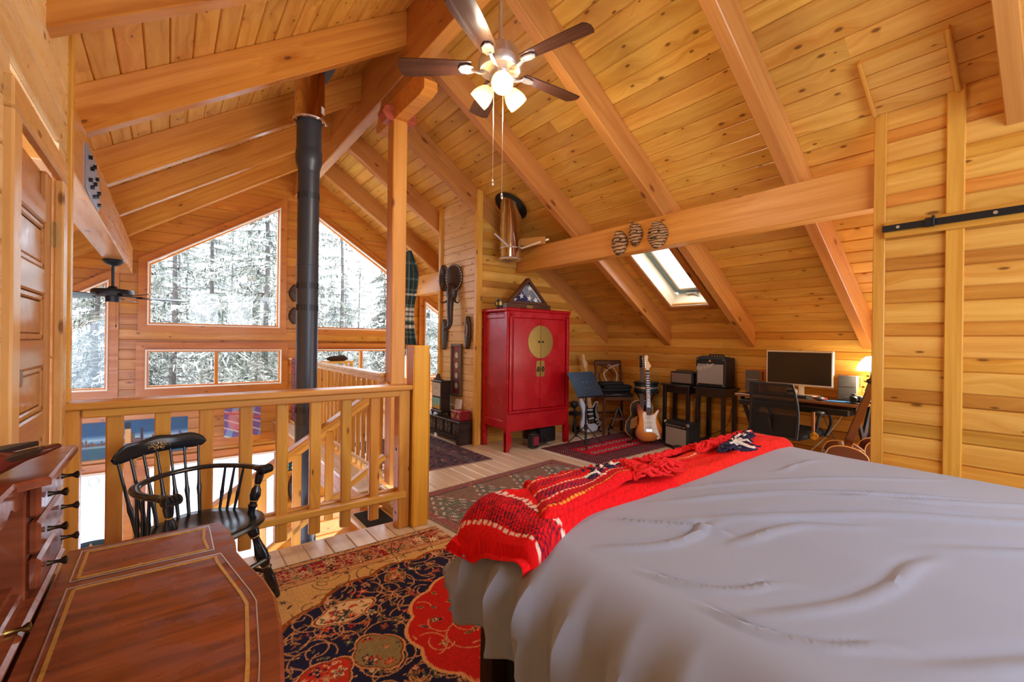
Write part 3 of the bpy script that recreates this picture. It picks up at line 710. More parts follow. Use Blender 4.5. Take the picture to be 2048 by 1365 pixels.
B().tube([(0.121*math.cos(a), 0.121*math.sin(a), 3.05) for a in np.linspace(0, 2*PI, 33)], 0.005, 6).box((0.125, -0.02, 3.045), (0.02, 0.015, 0.015)).build('clamp_band', STEEL, fp, True)
B().add([(0.1186*math.cos(a), 0.1186*math.sin(a), z) for a in (-0.95, -0.8, -0.65, -0.5) for z in (3.1, 3.16)], [(0, 2, 3, 1), (2, 4, 5, 3), (4, 6, 7, 5)]).build('data_label', mat('label_paper', (212, 200, 184), 0.5), fp)
B().box((0, 0, 3.505), (0.36, 0.36, 0.012), Matrix.Translation((0, 0, 0)) @ Matrix.Rotation(0, 4, 'Y')).build('ceiling_plate', BLACK, fp)
for zz_ in (2.42, 1.68, 1.5, 0.78, 0.66, -0.42):
    vb = B()
    for k in range(40):
        if k % 5 == 4: continue
        a = 2*PI*k/40; vb.box((0.0836, 0, zz_), (0.002, 0.004, 0.05), Matrix.Rotation(a, 4, 'Z'))
    vb.build('vent_slots', mat('slot_black', (16, 17, 19), 0.8), fp)
vp = empty('vent_pipe', (3.214, 4.26, 0), 0, 'cut-off shiny steel vent pipe hanging from the ceiling beside the beam', 'vent pipe')
B().lathe([(0.128, 2.215), (0.128, 2.95)], 40).build('pipe', CHROME, vp, True)
B().lathe([(0.06, 2.22), (0.1, 2.222), (0.118, 2.205), (0.135, 2.205), (0.14, 2.215), (0.135, 2.225), (0.128, 2.228)], 40).build('end_ring', STEEL, vp, True)
rn = B(); N_ = 40
for i in range(N_):
    pass
prf = [(0.20, 0), (0.205, 0.012), (0.0, 0.012)]
rn.lathe([(0.12, 0.0), (0.205, 0.0), (0.21, 0.008), (0.12, 0.012)], 40, basis((0, 0, ZC(3.214)-0.012), (CX, 0, -CZ), (0, -1, 0), (-CZ, 0, -CX))).build('ceiling_collar', BLACK, vp, True)
stp = B(); stp.tube([(0.131*math.cos(a), 0.131*math.sin(a), 2.34) for a in np.linspace(0, 2*PI, 33)], 0.006, 6)
stp.bar((-0.1, -0.09, 2.34), (-0.27, -0.05, 2.47), 0.003, 0.022); stp.bar((0.1, -0.09, 2.345), (0.3, -0.34, 2.44), 0.003, 0.022)
stp.build('strap', STEEL, vp)
timber('support_block', (0.0, 0.16, 2.42), (0.29, -0.3, 2.43), 0.05, 0.09, FIRO, vp)

# ---------------------------------------------------------------- ceiling fan with lights
FANC = V((1.566, 2.203, 0)); HB = 2.874
cf = empty('ceiling_fan', (FANC.x, FANC.y, 0), 0, 'brushed steel ceiling fan with dark blades and three lit glass shades', 'ceiling fan')
B().cyl((0, 0, HB+0.1), (0, 0, 3.43), 0.0125, n=16).build('downrod', STEEL, cf, True)
B().lathe([(0.0, HB+0.13), (0.06, HB+0.128), (0.11, HB+0.115), (0.115, HB+0.1), (0.115, HB+0.055), (0.13, HB+0.045), (0.13, HB+0.005), (0.12, HB-0.01), (0.06, HB-0.02), (0.055, HB-0.05), (0.062, HB-0.055), (0.062, HB-0.075), (0.05, HB-0.09), (0, HB-0.095)], 40).build('motor', STEEL, cf, True)
BLADE = wood('fan_blade_walnut', (78, 48, 38), (46, 26, 20), knots=0, tone=0.02, rough=0.22, gx=2, gy=40, spec=0.5)
AMB = emit('lit_amber_glass', (255, 214, 150), 2.2)
A0 = math.radians(70.0)
for k in range(5):
    a = A0+k*2*PI/5
    out = []
    for t in np.linspace(0, 1, 9): out.append((0.17+0.42*t, -(0.046+0.024*math.sin(t*PI*0.55))))
    out += [(0.604, -0.045), (0.61, -0.01), (0.604, 0.03)]
    for t in np.linspace(1, 0, 9): out.append((0.17+0.42*t, 0.046+0.02*math.sin(t*PI*0.55)))
    MR = Matrix.Translation((0, 0, HB+0.012)) @ Matrix.Rotation(a, 4, 'Z') @ Matrix.Rotation(math.radians(12), 4, 'X')
    B().prism(out, 0.008, None, 0.002).build('blade', BLADE, cf, mw=MR)
    ir = B().tube(spline([(0.07, 0, -0.025), (0.11, 0, -0.035), (0.15, 0, -0.022), (0.17, 0, -0.012)], 5), [0.011]*15+[0.012], 8)
    ir.prism([(0.16, -0.022), (0.2, -0.034), (0.235, -0.026), (0.25, 0), (0.235, 0.026), (0.2, 0.034), (0.16, 0.022)], 0.012, Matrix.Translation((0, 0, -0.014)), 0.004)
    ir.build('blade_iron', STEEL, cf, True, MR)
cn = f_.copy(); 
SHD, snt, sbs = newmat('alabaster_glass_shade')
sbs.inputs['Base Color'].default_value = lin(255, 228, 176); sbs.inputs['Roughness'].default_value = 0.3; sbs.inputs['Emission Color'].default_value = lin(255, 222, 160); sbs.inputs['Emission Strength'].default_value = 0.3
str_ = nd(snt, 'ShaderNodeBsdfTranslucent'); str_.inputs['Color'].default_value = lin(255, 236, 200); smx = nd(snt, 'ShaderNodeMixShader', Fac=0.5)
snt.links.new(sbs.outputs[0], smx.inputs[1]); snt.links.new(str_.outputs[0], smx.inputs[2]); snt.links.new(smx.outputs[0], snt.nodes['Material Output'].inputs['Surface'])
toward = math.atan2(-FANC.y, -FANC.x)
for k in range(3):
    a = toward+math.radians(6)+k*2*PI/3
    d = V((math.cos(a)*0.8, math.sin(a)*0.8, -0.62)).normalized(); p = V((math.cos(a)*0.045, math.sin(a)*0.045, HB-0.085))
    B().cyl(p-d*0.02, p+d*0.035, 0.017, 0.022, 16).build('shade_holder', STEEL, cf, True)
    sh = B().lathe([(0.024, 0.02/0.13), (0.042, 0.04/0.13), (0.055, 0.07/0.13), (0.062, 0.1/0.13), (0.06, 0.13/0.13), (0.057, 0.128/0.13), (0.057, 0.1/0.13), (0.05, 0.07/0.13), (0.036, 0.042/0.13), (0.0, 0.03/0.13)], 28, None, p, p+d*0.13).build('lamp_shade', SHD, cf, True)
    B().ell(tuple(p+d*0.085), (0.024, 0.024, 0.024), 14, 8).build('bulb', emit('bulb_glow', (255, 232, 190), 9.0), sh, True)
    l = bpy.data.lights.new('fan_bulb', 'POINT'); l.energy = 11; l.color = (1.0, 0.86, 0.66); l.shadow_soft_size = 0.07
    lo = bpy.data.objects.new('fan_bulb', l); COL.objects.link(lo); lo.parent = cf; lo.location = p+d*0.15
for dx, L in ((-0.035, 0.58), (0.02, 0.66)):
    q = V((r_.x*dx, r_.y*dx, 0))+V((-f_.x*0.03, -f_.y*0.03, 0))
    B().cyl(q+V((0, 0, HB-0.09)), q+V((0, 0, HB-0.09-L)), 0.0016, n=6).lathe([(0.003, 0), (0.007, 0.2), (0.008, 0.7), (0.004, 1.0)], 10, None, q+V((0, 0, HB-0.09-L)), q+V((0, 0, HB-0.125-L))).build('pull_chain', STEEL, cf)
# black fan over the great room
bf = empty('black_fan', (-0.462, 6.2, 0), 0, 'black ceiling fan hanging below the pale beam by the far windows', 'ceiling fan')
B().lathe([(0.0, 2.035), (0.085, 2.034), (0.088, 2.02), (0.06, 1.985), (0.03, 1.972), (0, 1.97)], 24).build('canopy', BLACK, bf, True)
B().cyl((0, 0, 1.76), (0, 0, 1.98), 0.014, n=12).build('downrod', BLACK, bf, True)
B().lathe([(0, 1.765), (0.03, 1.76), (0.05, 1.735), (0.16, 1.725), (0.172, 1.71), (0.172, 1.68), (0.15, 1.662), (0.06, 1.655), (0.06, 1.6), (0, 1.598)], 32).build('motor', BLACK, bf, True)
for k in range(5):
    a = math.radians(8+72*k); MR = Matrix.Translation((0, 0, 1.648)) @ Matrix.Rotation(a, 4, 'Z') @ Matrix.Rotation(math.radians(11), 4, 'X')
    B().prism([(0.18, -0.05), (0.5, -0.065), (0.6, -0.06), (0.64, -0.03), (0.64, 0.03), (0.6, 0.06), (0.5, 0.065), (0.18, 0.05)], 0.007).build('blade', BLACKL, bf, mw=MR)
    B().prism([(0.05, -0.012), (0.2, -0.02), (0.24, 0), (0.2, 0.02), (0.05, 0.012)], 0.01, Matrix.Translation((0, 0, 0.007))).build('blade_iron', BLACK, bf, mw=MR)
B().cyl((0.03, -0.05, 1.61), (0.03, -0.05, 1.37), 0.002, n=5).ell((0.03, -0.05, 1.35), (0.006, 0.006, 0.018), 8, 6).build('pull_chain', BLACK, bf)
# sliding-door rail
bd = empty('barn_door_rail', (0, 0, 0), 0, 'black flat steel sliding-door rail bolted along the closet wall', 'rail')
B().box((3.425, -0.39, 1.949), (0.008, 2.4, 0.038), None, 0.001).build('track', BLACK, bd)
for y in (0.735, 0.34, -0.1): B().cyl((3.436, y, 1.95), (3.418, y, 1.95), 0.009, n=12).build('bolt', STEEL, bd, True)
B().box((3.421, 0.6, 1.95), (0.018, 0.03, 0.05), None, 0.002).box((3.419, 0.58, 1.955), (0.02, 0.012, 0.062), None, 0.002).build('door_stop', BLACK, bd)
for y in (0.735, 0.34, -0.1): B().cyl((3.437, y, 1.95), (3.428, y, 1.95), 0.013, n=12).build('spacer', BLACK, bd)
# ================================================================ bed
bed = empty('bed', (0, 0, 0), 0, 'wide bed under a grey duvet with a black bed skirt', 'bed')
DUV = mat('grey_duvet_cotton', (142, 148, 164), 0.8, var=0.03, vs=3, sheen=0.15)
BX0, BX1, BY0, BY1, BZ, BR = 0.87, 2.60, -1.25, 1.14, 0.685, 0.17
def nz(x, y, z=0.0): return mnoise.noise(V((x, y, z)))
CREASE = [(0.92, 0.80, 1.30, 0.66, 0.014, 0.010), (1.12, 0.92, 1.24, 0.62, 0.012, 0.012), (1.24, 0.62, 1.62, 0.40, 0.016, 0.010), (1.35, 0.90, 2.2, 0.30, 0.016, 0.012), (1.5, 0.92, 2.5, 0.42, 0.012, 0.009), (1.25, 0.80, 2.1, 0.05, 0.02, 0.012), (1.75, 0.62, 2.56, -0.05, 0.014, 0.010), (0.95, 0.42, 1.5, 0.22, 0.014, 0.008), (1.9, 0.5, 2.3, -0.3, 0.02, 0.010), (2.0, 0.85, 2.4, 0.72, 0.012, 0.007), (1.02, 0.2, 1.7, -0.25, 0.018, 0.010), (1.6, 0.2, 2.4, -0.5, 0.02, 0.012), (0.9, 0.66, 1.1, 0.40, 0.010, 0.008), (0.88, 0.5, 1.02, 0.2, 0.010, 0.008)]
def duvet(u, v):
    cx = min(max(u, BX0), BX1); cy = min(max(v, BY0), BY1); ox, oy = u-cx, v-cy; L = math.hypot(ox, oy)
    z = BZ+0.020*nz(u*1.1, v*1.1)+0.006*nz(u*2.6+4, v*1.9)
    for (ax, ay, bx_, by_, wd_, ht) in CREASE:
        dx_, dy_ = bx_-ax, by_-ay; L_ = math.hypot(dx_, dy_); t_ = ((u-ax)*dx_+(v-ay)*dy_)/(L_*L_)
        if -0.1 < t_ < 1.1:
            s_ = ((u-ax)*-dy_+(v-ay)*dx_)/L_+0.035*math.sin(t_*4+ax*7)+0.012*nz(t_*4, ax*9); k_ = max(0, min(1, (t_+0.1)*4, (1.1-t_)*4)); q_ = s_/wd_
            if abs(q_) < 4: z += ht*k_*(math.exp(-abs(q_)**1.5)-0.6*math.exp(-((q_-1.7)/1.2)**2))
    edge = min(u-BX0, BX1-u, BY1-v)
    z += 0.02*max(0, min(1, edge/0.5))
    if L < 1e-6: return (u, v, z)
    dx, dy = ox/L, oy/L; q = BR*PI/2; L = min(L, 0.415)
    per = (v if abs(ox) > abs(oy) else u)*1.0+math.atan2(dy, dx)*0.25
    if L < q: a = L/BR; h = BR*math.sin(a); dr_ = BR*(1-math.cos(a))
    else: h = BR; dr_ = BR+(L-q)
    k = min(1, dr_/0.12)
    ph_ = per*46+3.0*nz(per*5, 1.0)+dr_*2.5; fold = (0.020+0.016*max(0, nz(per*3.0, 9.0)+0.4))*(1-2*abs(math.sin(ph_/2))**0.7)+0.020*nz(per*7, dr_*3, 2.0)+0.006*nz(per*26, dr_*6, 4.0)
    h += k*fold-0.10*max(0, dr_-0.22)*1.0
    return (cx+dx*h, cy+dy*h, z-dr_*(0.94+0.10*nz(per*3, 5.0)))
NU_, NV_ = 190, 200
us = np.concatenate([np.linspace(BX0-0.39, BX0+0.1, 60), np.linspace(BX0+0.107, BX1+0.42, 170)]); vs_ = np.concatenate([np.linspace(BY0, -0.3, 30), np.linspace(-0.29, BY1+0.42, 210)])
dv = B(); dv.grid([[duvet(float(u), float(v)) for v in vs_] for u in us])
do = dv.build('duvet', DUV, bed, True); sm = do.modifiers.new('thick', 'SOLIDIFY'); sm.thickness = 0.02; sm.offset = -1
B().box(((BX0+BX1)/2, (BY0+BY1)/2-0.0, 0.5), (BX1-BX0+0.06, BY1-BY0+0.04, 0.26), None, 0.06).build('mattress', WHITEP, bed)
B().box(((BX0+BX1)/2, (BY0+BY1)/2, 0.26), (BX1-BX0+0.02, BY1-BY0, 0.22)).build('box_spring', BLACKP, bed)
SKIRT = mat('black_bed_skirt', (14, 13, 15), 0.9)
P = []
path = [(BX0-0.03, BY0), (BX0-0.03, BY1+0.03), (BX1+0.03, BY1+0.03), (BX1+0.03, BY0)]
acc = 0; pts = []
for (a, b) in zip(path[:-1], path[1:]):
    d = V(b)-V(a); n_ = int(d.length/0.012)
    for i in range(n_): pts.append((V(a)+d*(i/n_), V((d.y, -d.x)).normalized()*-1, acc+d.length*i/n_))
    acc += d.length
for z in np.linspace(0.42, 0.02, 7):
    P.append([tuple((p+q*(0.018*math.sin(t*42)*(0.42-z)/0.4+0.01*math.sin(t*17))).to_3d()+V((0, 0, z))) for p, q, t in pts])
B().grid(P).build('bed_skirt', SKIRT, bed, True)
for x in (BX0-0.06, BX1+0.06): B().box((x, BY1+0.0, 0.207), (0.06, 0.06, 0.386), None, 0.006).build('leg', DARKW, bed)

# ---------------------------------------------------------------- red throw
bk = empty('throw_blanket', (0, 0, 0), 0, 'fringed red striped wool throw folded across the foot of the bed', 'blanket')
WOOL = vcol('red_wool', 0.95, 0.5, 420.0, 0.0)
def col_mix(base, c, m): return base*(1-m[:, None])+np.array(c, float)[None]*m[:, None]
nearp = [(0.735, 0.88), (0.80, 0.87), (1.07, 0.965), (1.38, 0.965), (1.7, 0.965), (2.15, 0.975), (2.5, 0.985), (2.72, 1.0)]
farp = [(0.68, 1.22), (0.78, 1.27), (1.1, 1.285), (1.45, 1.29), (1.85, 1.285), (2.3, 1.275), (2.6, 1.24), (2.74, 1.19)]
nS = spline([(a, b, 0) for a, b in nearp], 40); fS = spline([(a, b, 0) for a, b in farp], 40)
def surf_z(x, y):
    # height of the duvet at a place
    ox = max(0, BX0-x)+max(0, x-BX1); oy = max(0, y-BY1); L = min(math.hypot(ox, oy), BR*0.98)
    return BZ+0.02*max(0, min(1, min(x-BX0, BX1-x, BY1-y)/0.5))-(BR-math.sqrt(BR*BR-L*L))+0.022*nz(x*1.3, y*1.3)
rowsP = []
for i, (a, b) in enumerate(zip(nS, fS)):
    row = []; M_ = 90; s = i/(len(nS)-1); tk = 0.055+0.012*math.sin(s*9)+0.01*nz(s*6, 2.0)
    if s < 0.03: tk *= 0.5
    for k in range(M_+1):
        t = k/M_; p = a.lerp(b, t); z0 = surf_z(p.x, p.y)
        e = t*(b-a).length; q = min(1.0, e/0.05); up = tk*math.sqrt(max(0, 1-(1-q)**2)) if q < 1 else tk
        fe = (1-t)*(b-a).length; up *= min(1, 0.55+fe/0.06)
        wv = 0.010*nz(p.x*5, p.y*7)+0.006*nz(p.x*14, p.y*16, 4.0)
        ov = math.hypot(max(0, BX0-p.x), max(0, p.y-BY1)); row.append((p.x-(0.02*(1-t) if s < 0.02 else 0), p.y, z0+0.004+up+wv*q+0.04*min(1, ov/0.08)*max(0, 1-s/0.3)))
    # tuck under at the near edge
    row = [(a.x, a.y+0.03, surf_z(a.x, a.y)+0.004)]+row
    rowsP.append(row)
mb = B(); mb.grid(rowsP); bo_ = mb.build('throw_body', WOOL, bk, True)
def rows_at(i, j): return rowsP[i][j]
NB_ = len(rowsP[0]); st_ = np.repeat(np.arange(len(rowsP)), NB_)/(len(rowsP)-1); tt = np.tile(np.arange(NB_), len(rowsP))/(NB_-1)
def wool_cols(co):
    n = len(co); x, y = co[:, 0], co[:, 1]
    c = np.tile(np.array([222., 16., 20.]), (n, 1)); rng = np.random.RandomState(3)
    s, t = st_[:n], tt[:n]
    zig = ((np.floor(x*115+0.5*np.sin(y*60))+np.floor(y*150)) % 2 > 0)
    # bands across at the left end
    band = ((s > 0.10) & (s < 0.19))
    c = col_mix(c, (70, 14, 40), (band & zig)*0.85)
    for s0 in (0.095, 0.19): c = col_mix(c, (236, 214, 196), ((np.abs(s-s0-0.004*np.sin(y*30)) < 0.006) & (np.sin(y*260) > -0.5))*0.95)
    # lengthwise stripes in the middle stretch
    mid = (s > 0.42) & (s < 0.93)
    for t0, w0, cc in ((0.62, 0.05, (226, 96, 30)), (0.74, 0.05, (140, 50, 110)), (0.84, 0.04, (230, 120, 40)), (0.5, 0.04, (222, 84, 34))): c = col_mix(c, cc, (mid & (np.abs(t-t0) < w0) & (np.sin(x*260+y*60) > -0.4))*0.7)
    for t0 in (0.56, 0.80, 0.92): c = col_mix(c, (238, 206, 170), (mid & (np.abs(t-t0-0.01*np.sin(x*9)) < 0.012) & (np.sin(x*240) > -0.4))*0.85)
    c = col_mix(c, (120, 20, 70), ((s > 0.955) & (s < 0.985) & zig)*0.8)
    for s0 in (0.953, 0.987): c = col_mix(c, (236, 214, 196), ((np.abs(s-s0) < 0.003))*0.9)
    c = col_mix(c, (232, 70, 30), ((s > 0.5) & (t < 0.35))*0.35)
    return c*(0.9+0.2*rng.rand(n))[:, None]
paint(bo_.data, wool_cols)
# folded-over corner with its stripes
fl_pts = {}
def flap_pt(u, v):
    a = V((0.83, 0.93)).lerp(V((1.42, 1.06)), u); b = V((0.99, 1.2)).lerp(V((1.44, 1.25)), u); p = a.lerp(b, v)
    e = min(u/0.06, 1, v/0.1, (1-v)/0.1); e = max(0, e)
    return (p.x, p.y, surf_z(p.x, p.y)+0.066+0.022*math.sqrt(e)+0.012*nz(p.x*8, p.y*9, 1.0)-0.01*u)
fb = B(); fb.grid([[flap_pt(i/110, j/60) for j in range(61)] for i in range(111)]); fo = fb.build('folded_corner', WOOL, bk, True)
fs_ = np.repeat(np.arange(111), 61)/110; ft_ = np.tile(np.arange(61), 111)/60
def flap_cols(co):
    n = len(co); c = np.tile(np.array([216., 16., 22.]), (n, 1)); x, y = co[:, 0], co[:, 1]; rng = np.random.RandomState(4)
    zig = ((np.floor(x*115+0.5*np.sin(y*60))+np.floor(y*150)) % 2 > 0); t = ft_+0.03*np.sin(fs_*6)
    c = col_mix(c, (46, 26, 70), ((np.abs(t-0.42) < 0.10) & zig)*0.9); c = col_mix(c, (90, 20, 60), ((np.abs(t-0.72) < 0.07) & zig)*0.8); c = col_mix(c, (120, 20, 40), ((np.abs(t-0.2) < 0.07) & zig)*0.7)
    for t0, k in ((0.31, 0.016), (0.55, 0.016), (0.86, 0.02), (0.12, 0.014)): c = col_mix(c, (240, 214, 180) if k > .015 else (236, 170, 60), ((np.abs(t-t0) < k) & (np.sin(x*300) > -0.4))*0.95)
    return c*(0.88+0.24*rng.rand(n))[:, None]
paint(fo.data, flap_cols); fo.modifiers.new('thick', 'SOLIDIFY').thickness = 0.008
RED_Y = mat('red_yarn', (222, 18, 20), 0.9, var=0.15, vs=60); NAVY_Y = mat('navy_yarn', (30, 24, 54), 0.9); CREAM_Y = mat('cream_yarn', (226, 208, 186), 0.9)
def fringe(name, a, b, n, L, ang, mats, seed):
    rg = random.Random(seed); bb = B()
    a, b = V(a), V(b)
    for i in range(n):
        t = (i+rg.random()*0.8)/n; p = a.lerp(b, t); bb.m = rg.choices(range(len(mats)), [5 if (0.0 < t) else 1]+[2]*(len(mats)-1))[0] if len(mats) > 1 else 0
        th = ang+rg.uniform(-0.55, 0.55); l = L*rg.uniform(0.7, 1.2); d = V((math.cos(th), math.sin(th), 0)); z0 = surf_z(p.x, p.y)+0.066
        pts = []
        for k in range(7):
            q = p.to_2d().to_3d()+d*(l*k/6)+V((-d.y, d.x, 0))*0.014*math.sin(k*1.3+i); zz_ = surf_z(q.x, q.y)+0.062+0.03*math.sin(PI*min(1, k/4.5))*rg.uniform(0.3, 1.3)
            pts.append((q.x, q.y, zz_))
        bb.tube(pts, [0.0055]*6+[0.004], 5)
    o = bb.build(name, mats, bk, True); return o
fringe('fringe', (1.36, 1.03), (1.46, 1.26), 110, 0.15, 0.1, [RED_Y], 1); fringe('fringe', (1.0, 1.16), (1.5, 1.24), 150, 0.13, 1.3, [RED_Y], 2)
fringe('fringe', (1.16, 1.10), (1.38, 1.18), 60, 0.14, 0.25, [NAVY_Y, CREAM_Y], 3); fringe('fringe', (1.45, 1.05), (1.6, 1.1), 40, 0.12, -0.1, [RED_Y], 4)
fringe('fringe', (1.62, 1.22), (2.45, 1.2), 220, 0.14, 1.7, [RED_Y], 5); fringe('fringe', (1.95, 1.12), (2.45, 1.16), 110, 0.15, 0.3, [RED_Y], 6)
fringe('fringe', (2.0, 1.05), (2.45, 1.17), 80, 0.14, -0.2, [NAVY_Y, CREAM_Y], 7)

# ================================================================ rugs
PILE = vcol('wool_pile', 0.95, 0.5, 500.0, 0.0)
def rug(name, label, xs, ys, fn, t=0.012, M=None, fr=None):
    e = empty(name, (0, 0, 0), 0, label, 'rug')
    if M is not None: e.matrix_basis = M
    n, m = len(xs), len(ys); X, Y = np.meshgrid(xs, ys, indexing='ij'); Z = np.full_like(X, t); Z[0, :] = Z[-1, :] = 0.001; Z[:, 0] = Z[:, -1] = 0.001
    idx = np.arange(n*m).reshape(n, m); q = np.stack([idx[:-1, :-1], idx[1:, :-1], idx[1:, 1:], idx[:-1, 1:]], -1).reshape(-1, 4)
    me = bpy.data.meshes.new('rug_pile'); me.from_pydata(np.stack([X, Y, Z], -1).reshape(-1, 3).tolist(), [], q.tolist()); me.update()
    o = link('rug_pile', me, PILE, e); paint(me, fn)
    if fr:
        for (a, b, d, L) in fr:
            bb = B(); rg = random.Random(9); k = int((V(b)-V(a)).length/0.012)
            for i in range(k):
                p = V(a).lerp(V(b), (i+0.5)/k); dd = V(d).normalized(); l = L*rg.uniform(0.7, 1.15); sx = rg.uniform(-0.012, 0.012)
                bb.tube([(p.x, p.y, 0.007), (p.x+dd.x*l*0.5+sx, p.y+dd.y*l*0.5, 0.006), (p.x+dd.x*l-sx, p.y+dd.y*l, 0.004)], 0.0022, 4)
            bb.build('rug_fringe', mat('cream_fringe', (214, 200, 176), 0.9), e)
    return e
def fine(a, b, lo, hi, c=0.03, f=0.0045):
    o = []
    if lo > a: o += list(np.arange(a, lo, c))
    o += list(np.arange(max(a, lo), min(b, hi), f))
    if hi < b: o += list(np.arange(hi, b, c))
    return np.array(o+[b])
NAVY, GOLD, REDC, CREAM, OLIVE, GREEN, RUST, TAN = (30, 33, 66), (214, 172, 108), (178, 30, 38), (232, 204, 160), (122, 112, 70), (64, 92, 78), (200, 54, 34), (196, 140, 88)
def scatter(c, x, y, region, n, box, seed, cols, r0=0.012, r1=0.028):
    rg = np.random.RandomState(seed)
    for _ in range(n):
        cx, cy = rg.uniform(box[0], box[1]), rg.uniform(box[2], box[3]); r = rg.uniform(r0, r1); k = rg.randint(4, 8); ph = rg.uniform(0, 6); i1, i2, i3 = rg.randint(len(cols)), rg.randint(len(cols)), rg.randint(len(cols))
        m = (np.abs(x-cx) < r*1.4) & (np.abs(y-cy) < r*1.4) & region
        if not m.any(): continue
        dx, dy = x[m]-cx, y[m]-cy; d = np.hypot(dx, dy)/r; a = np.arctan2(dy, dx); pet = 0.68+0.32*np.cos(k*a+ph)
        s = c[m]; s = col_mix(s, cols[i1], (d < pet)*1.0); s = col_mix(s, cols[i2], (d < pet*0.6)*1.0); s = col_mix(s, cols[i3], (d < 0.22)*1.0); c[m] = s
    return c
def vines(c, x, y, region, n, box, seed, col, w=0.0035):
    rg = np.random.RandomState(seed)
    for _ in range(n):
        cx, cy = rg.uniform(box[0], box[1]), rg.uniform(box[2], box[3]); r = rg.uniform(0.025, 0.09); a0, sp = rg.uniform(0, 6.28), rg.uniform(1.5, 4.5); g = rg.uniform(-0.25, 0.25)
        m = (np.abs(x-cx) < r*1.8) & (np.abs(y-cy) < r*1.8) & region
        if not m.any(): continue
        dx, dy = x[m]-cx, y[m]-cy; a = (np.arctan2(dy, dx)-a0) % 6.2832; d = np.abs(np.hypot(dx, dy)-r*(1+g*a/3))
        c[m] = col_mix(c[m], col, ((d < w) & (a < sp))*1.0)
    return c
def leafs(c, x, y, region, n, box, seed, cols):
    rg = np.random.RandomState(seed)
    for _ in range(n):
        cx, cy, th = rg.uniform(box[0], box[1]), rg.uniform(box[2], box[3]), rg.uniform(0, 6.28); l, w = rg.uniform(0.012, 0.03), rg.uniform(0.004, 0.009)
        m = (np.abs(x-cx) < l) & (np.abs(y-cy) < l) & region
        if not m.any(): continue
        dx, dy = x[m]-cx, y[m]-cy; p, q = dx*math.cos(th)+dy*math.sin(th), -dx*math.sin(th)+dy*math.cos(th); q = q-6*p*p
        e = (p/l)**2+(q/w)**2; s = col_mix(c[m], TAN, (e < 1)*1.0); c[m] = col_mix(s, cols[rg.randint(len(cols))], (e < 0.6)*1.0)
    return c
MC = (1.24, 1.64)
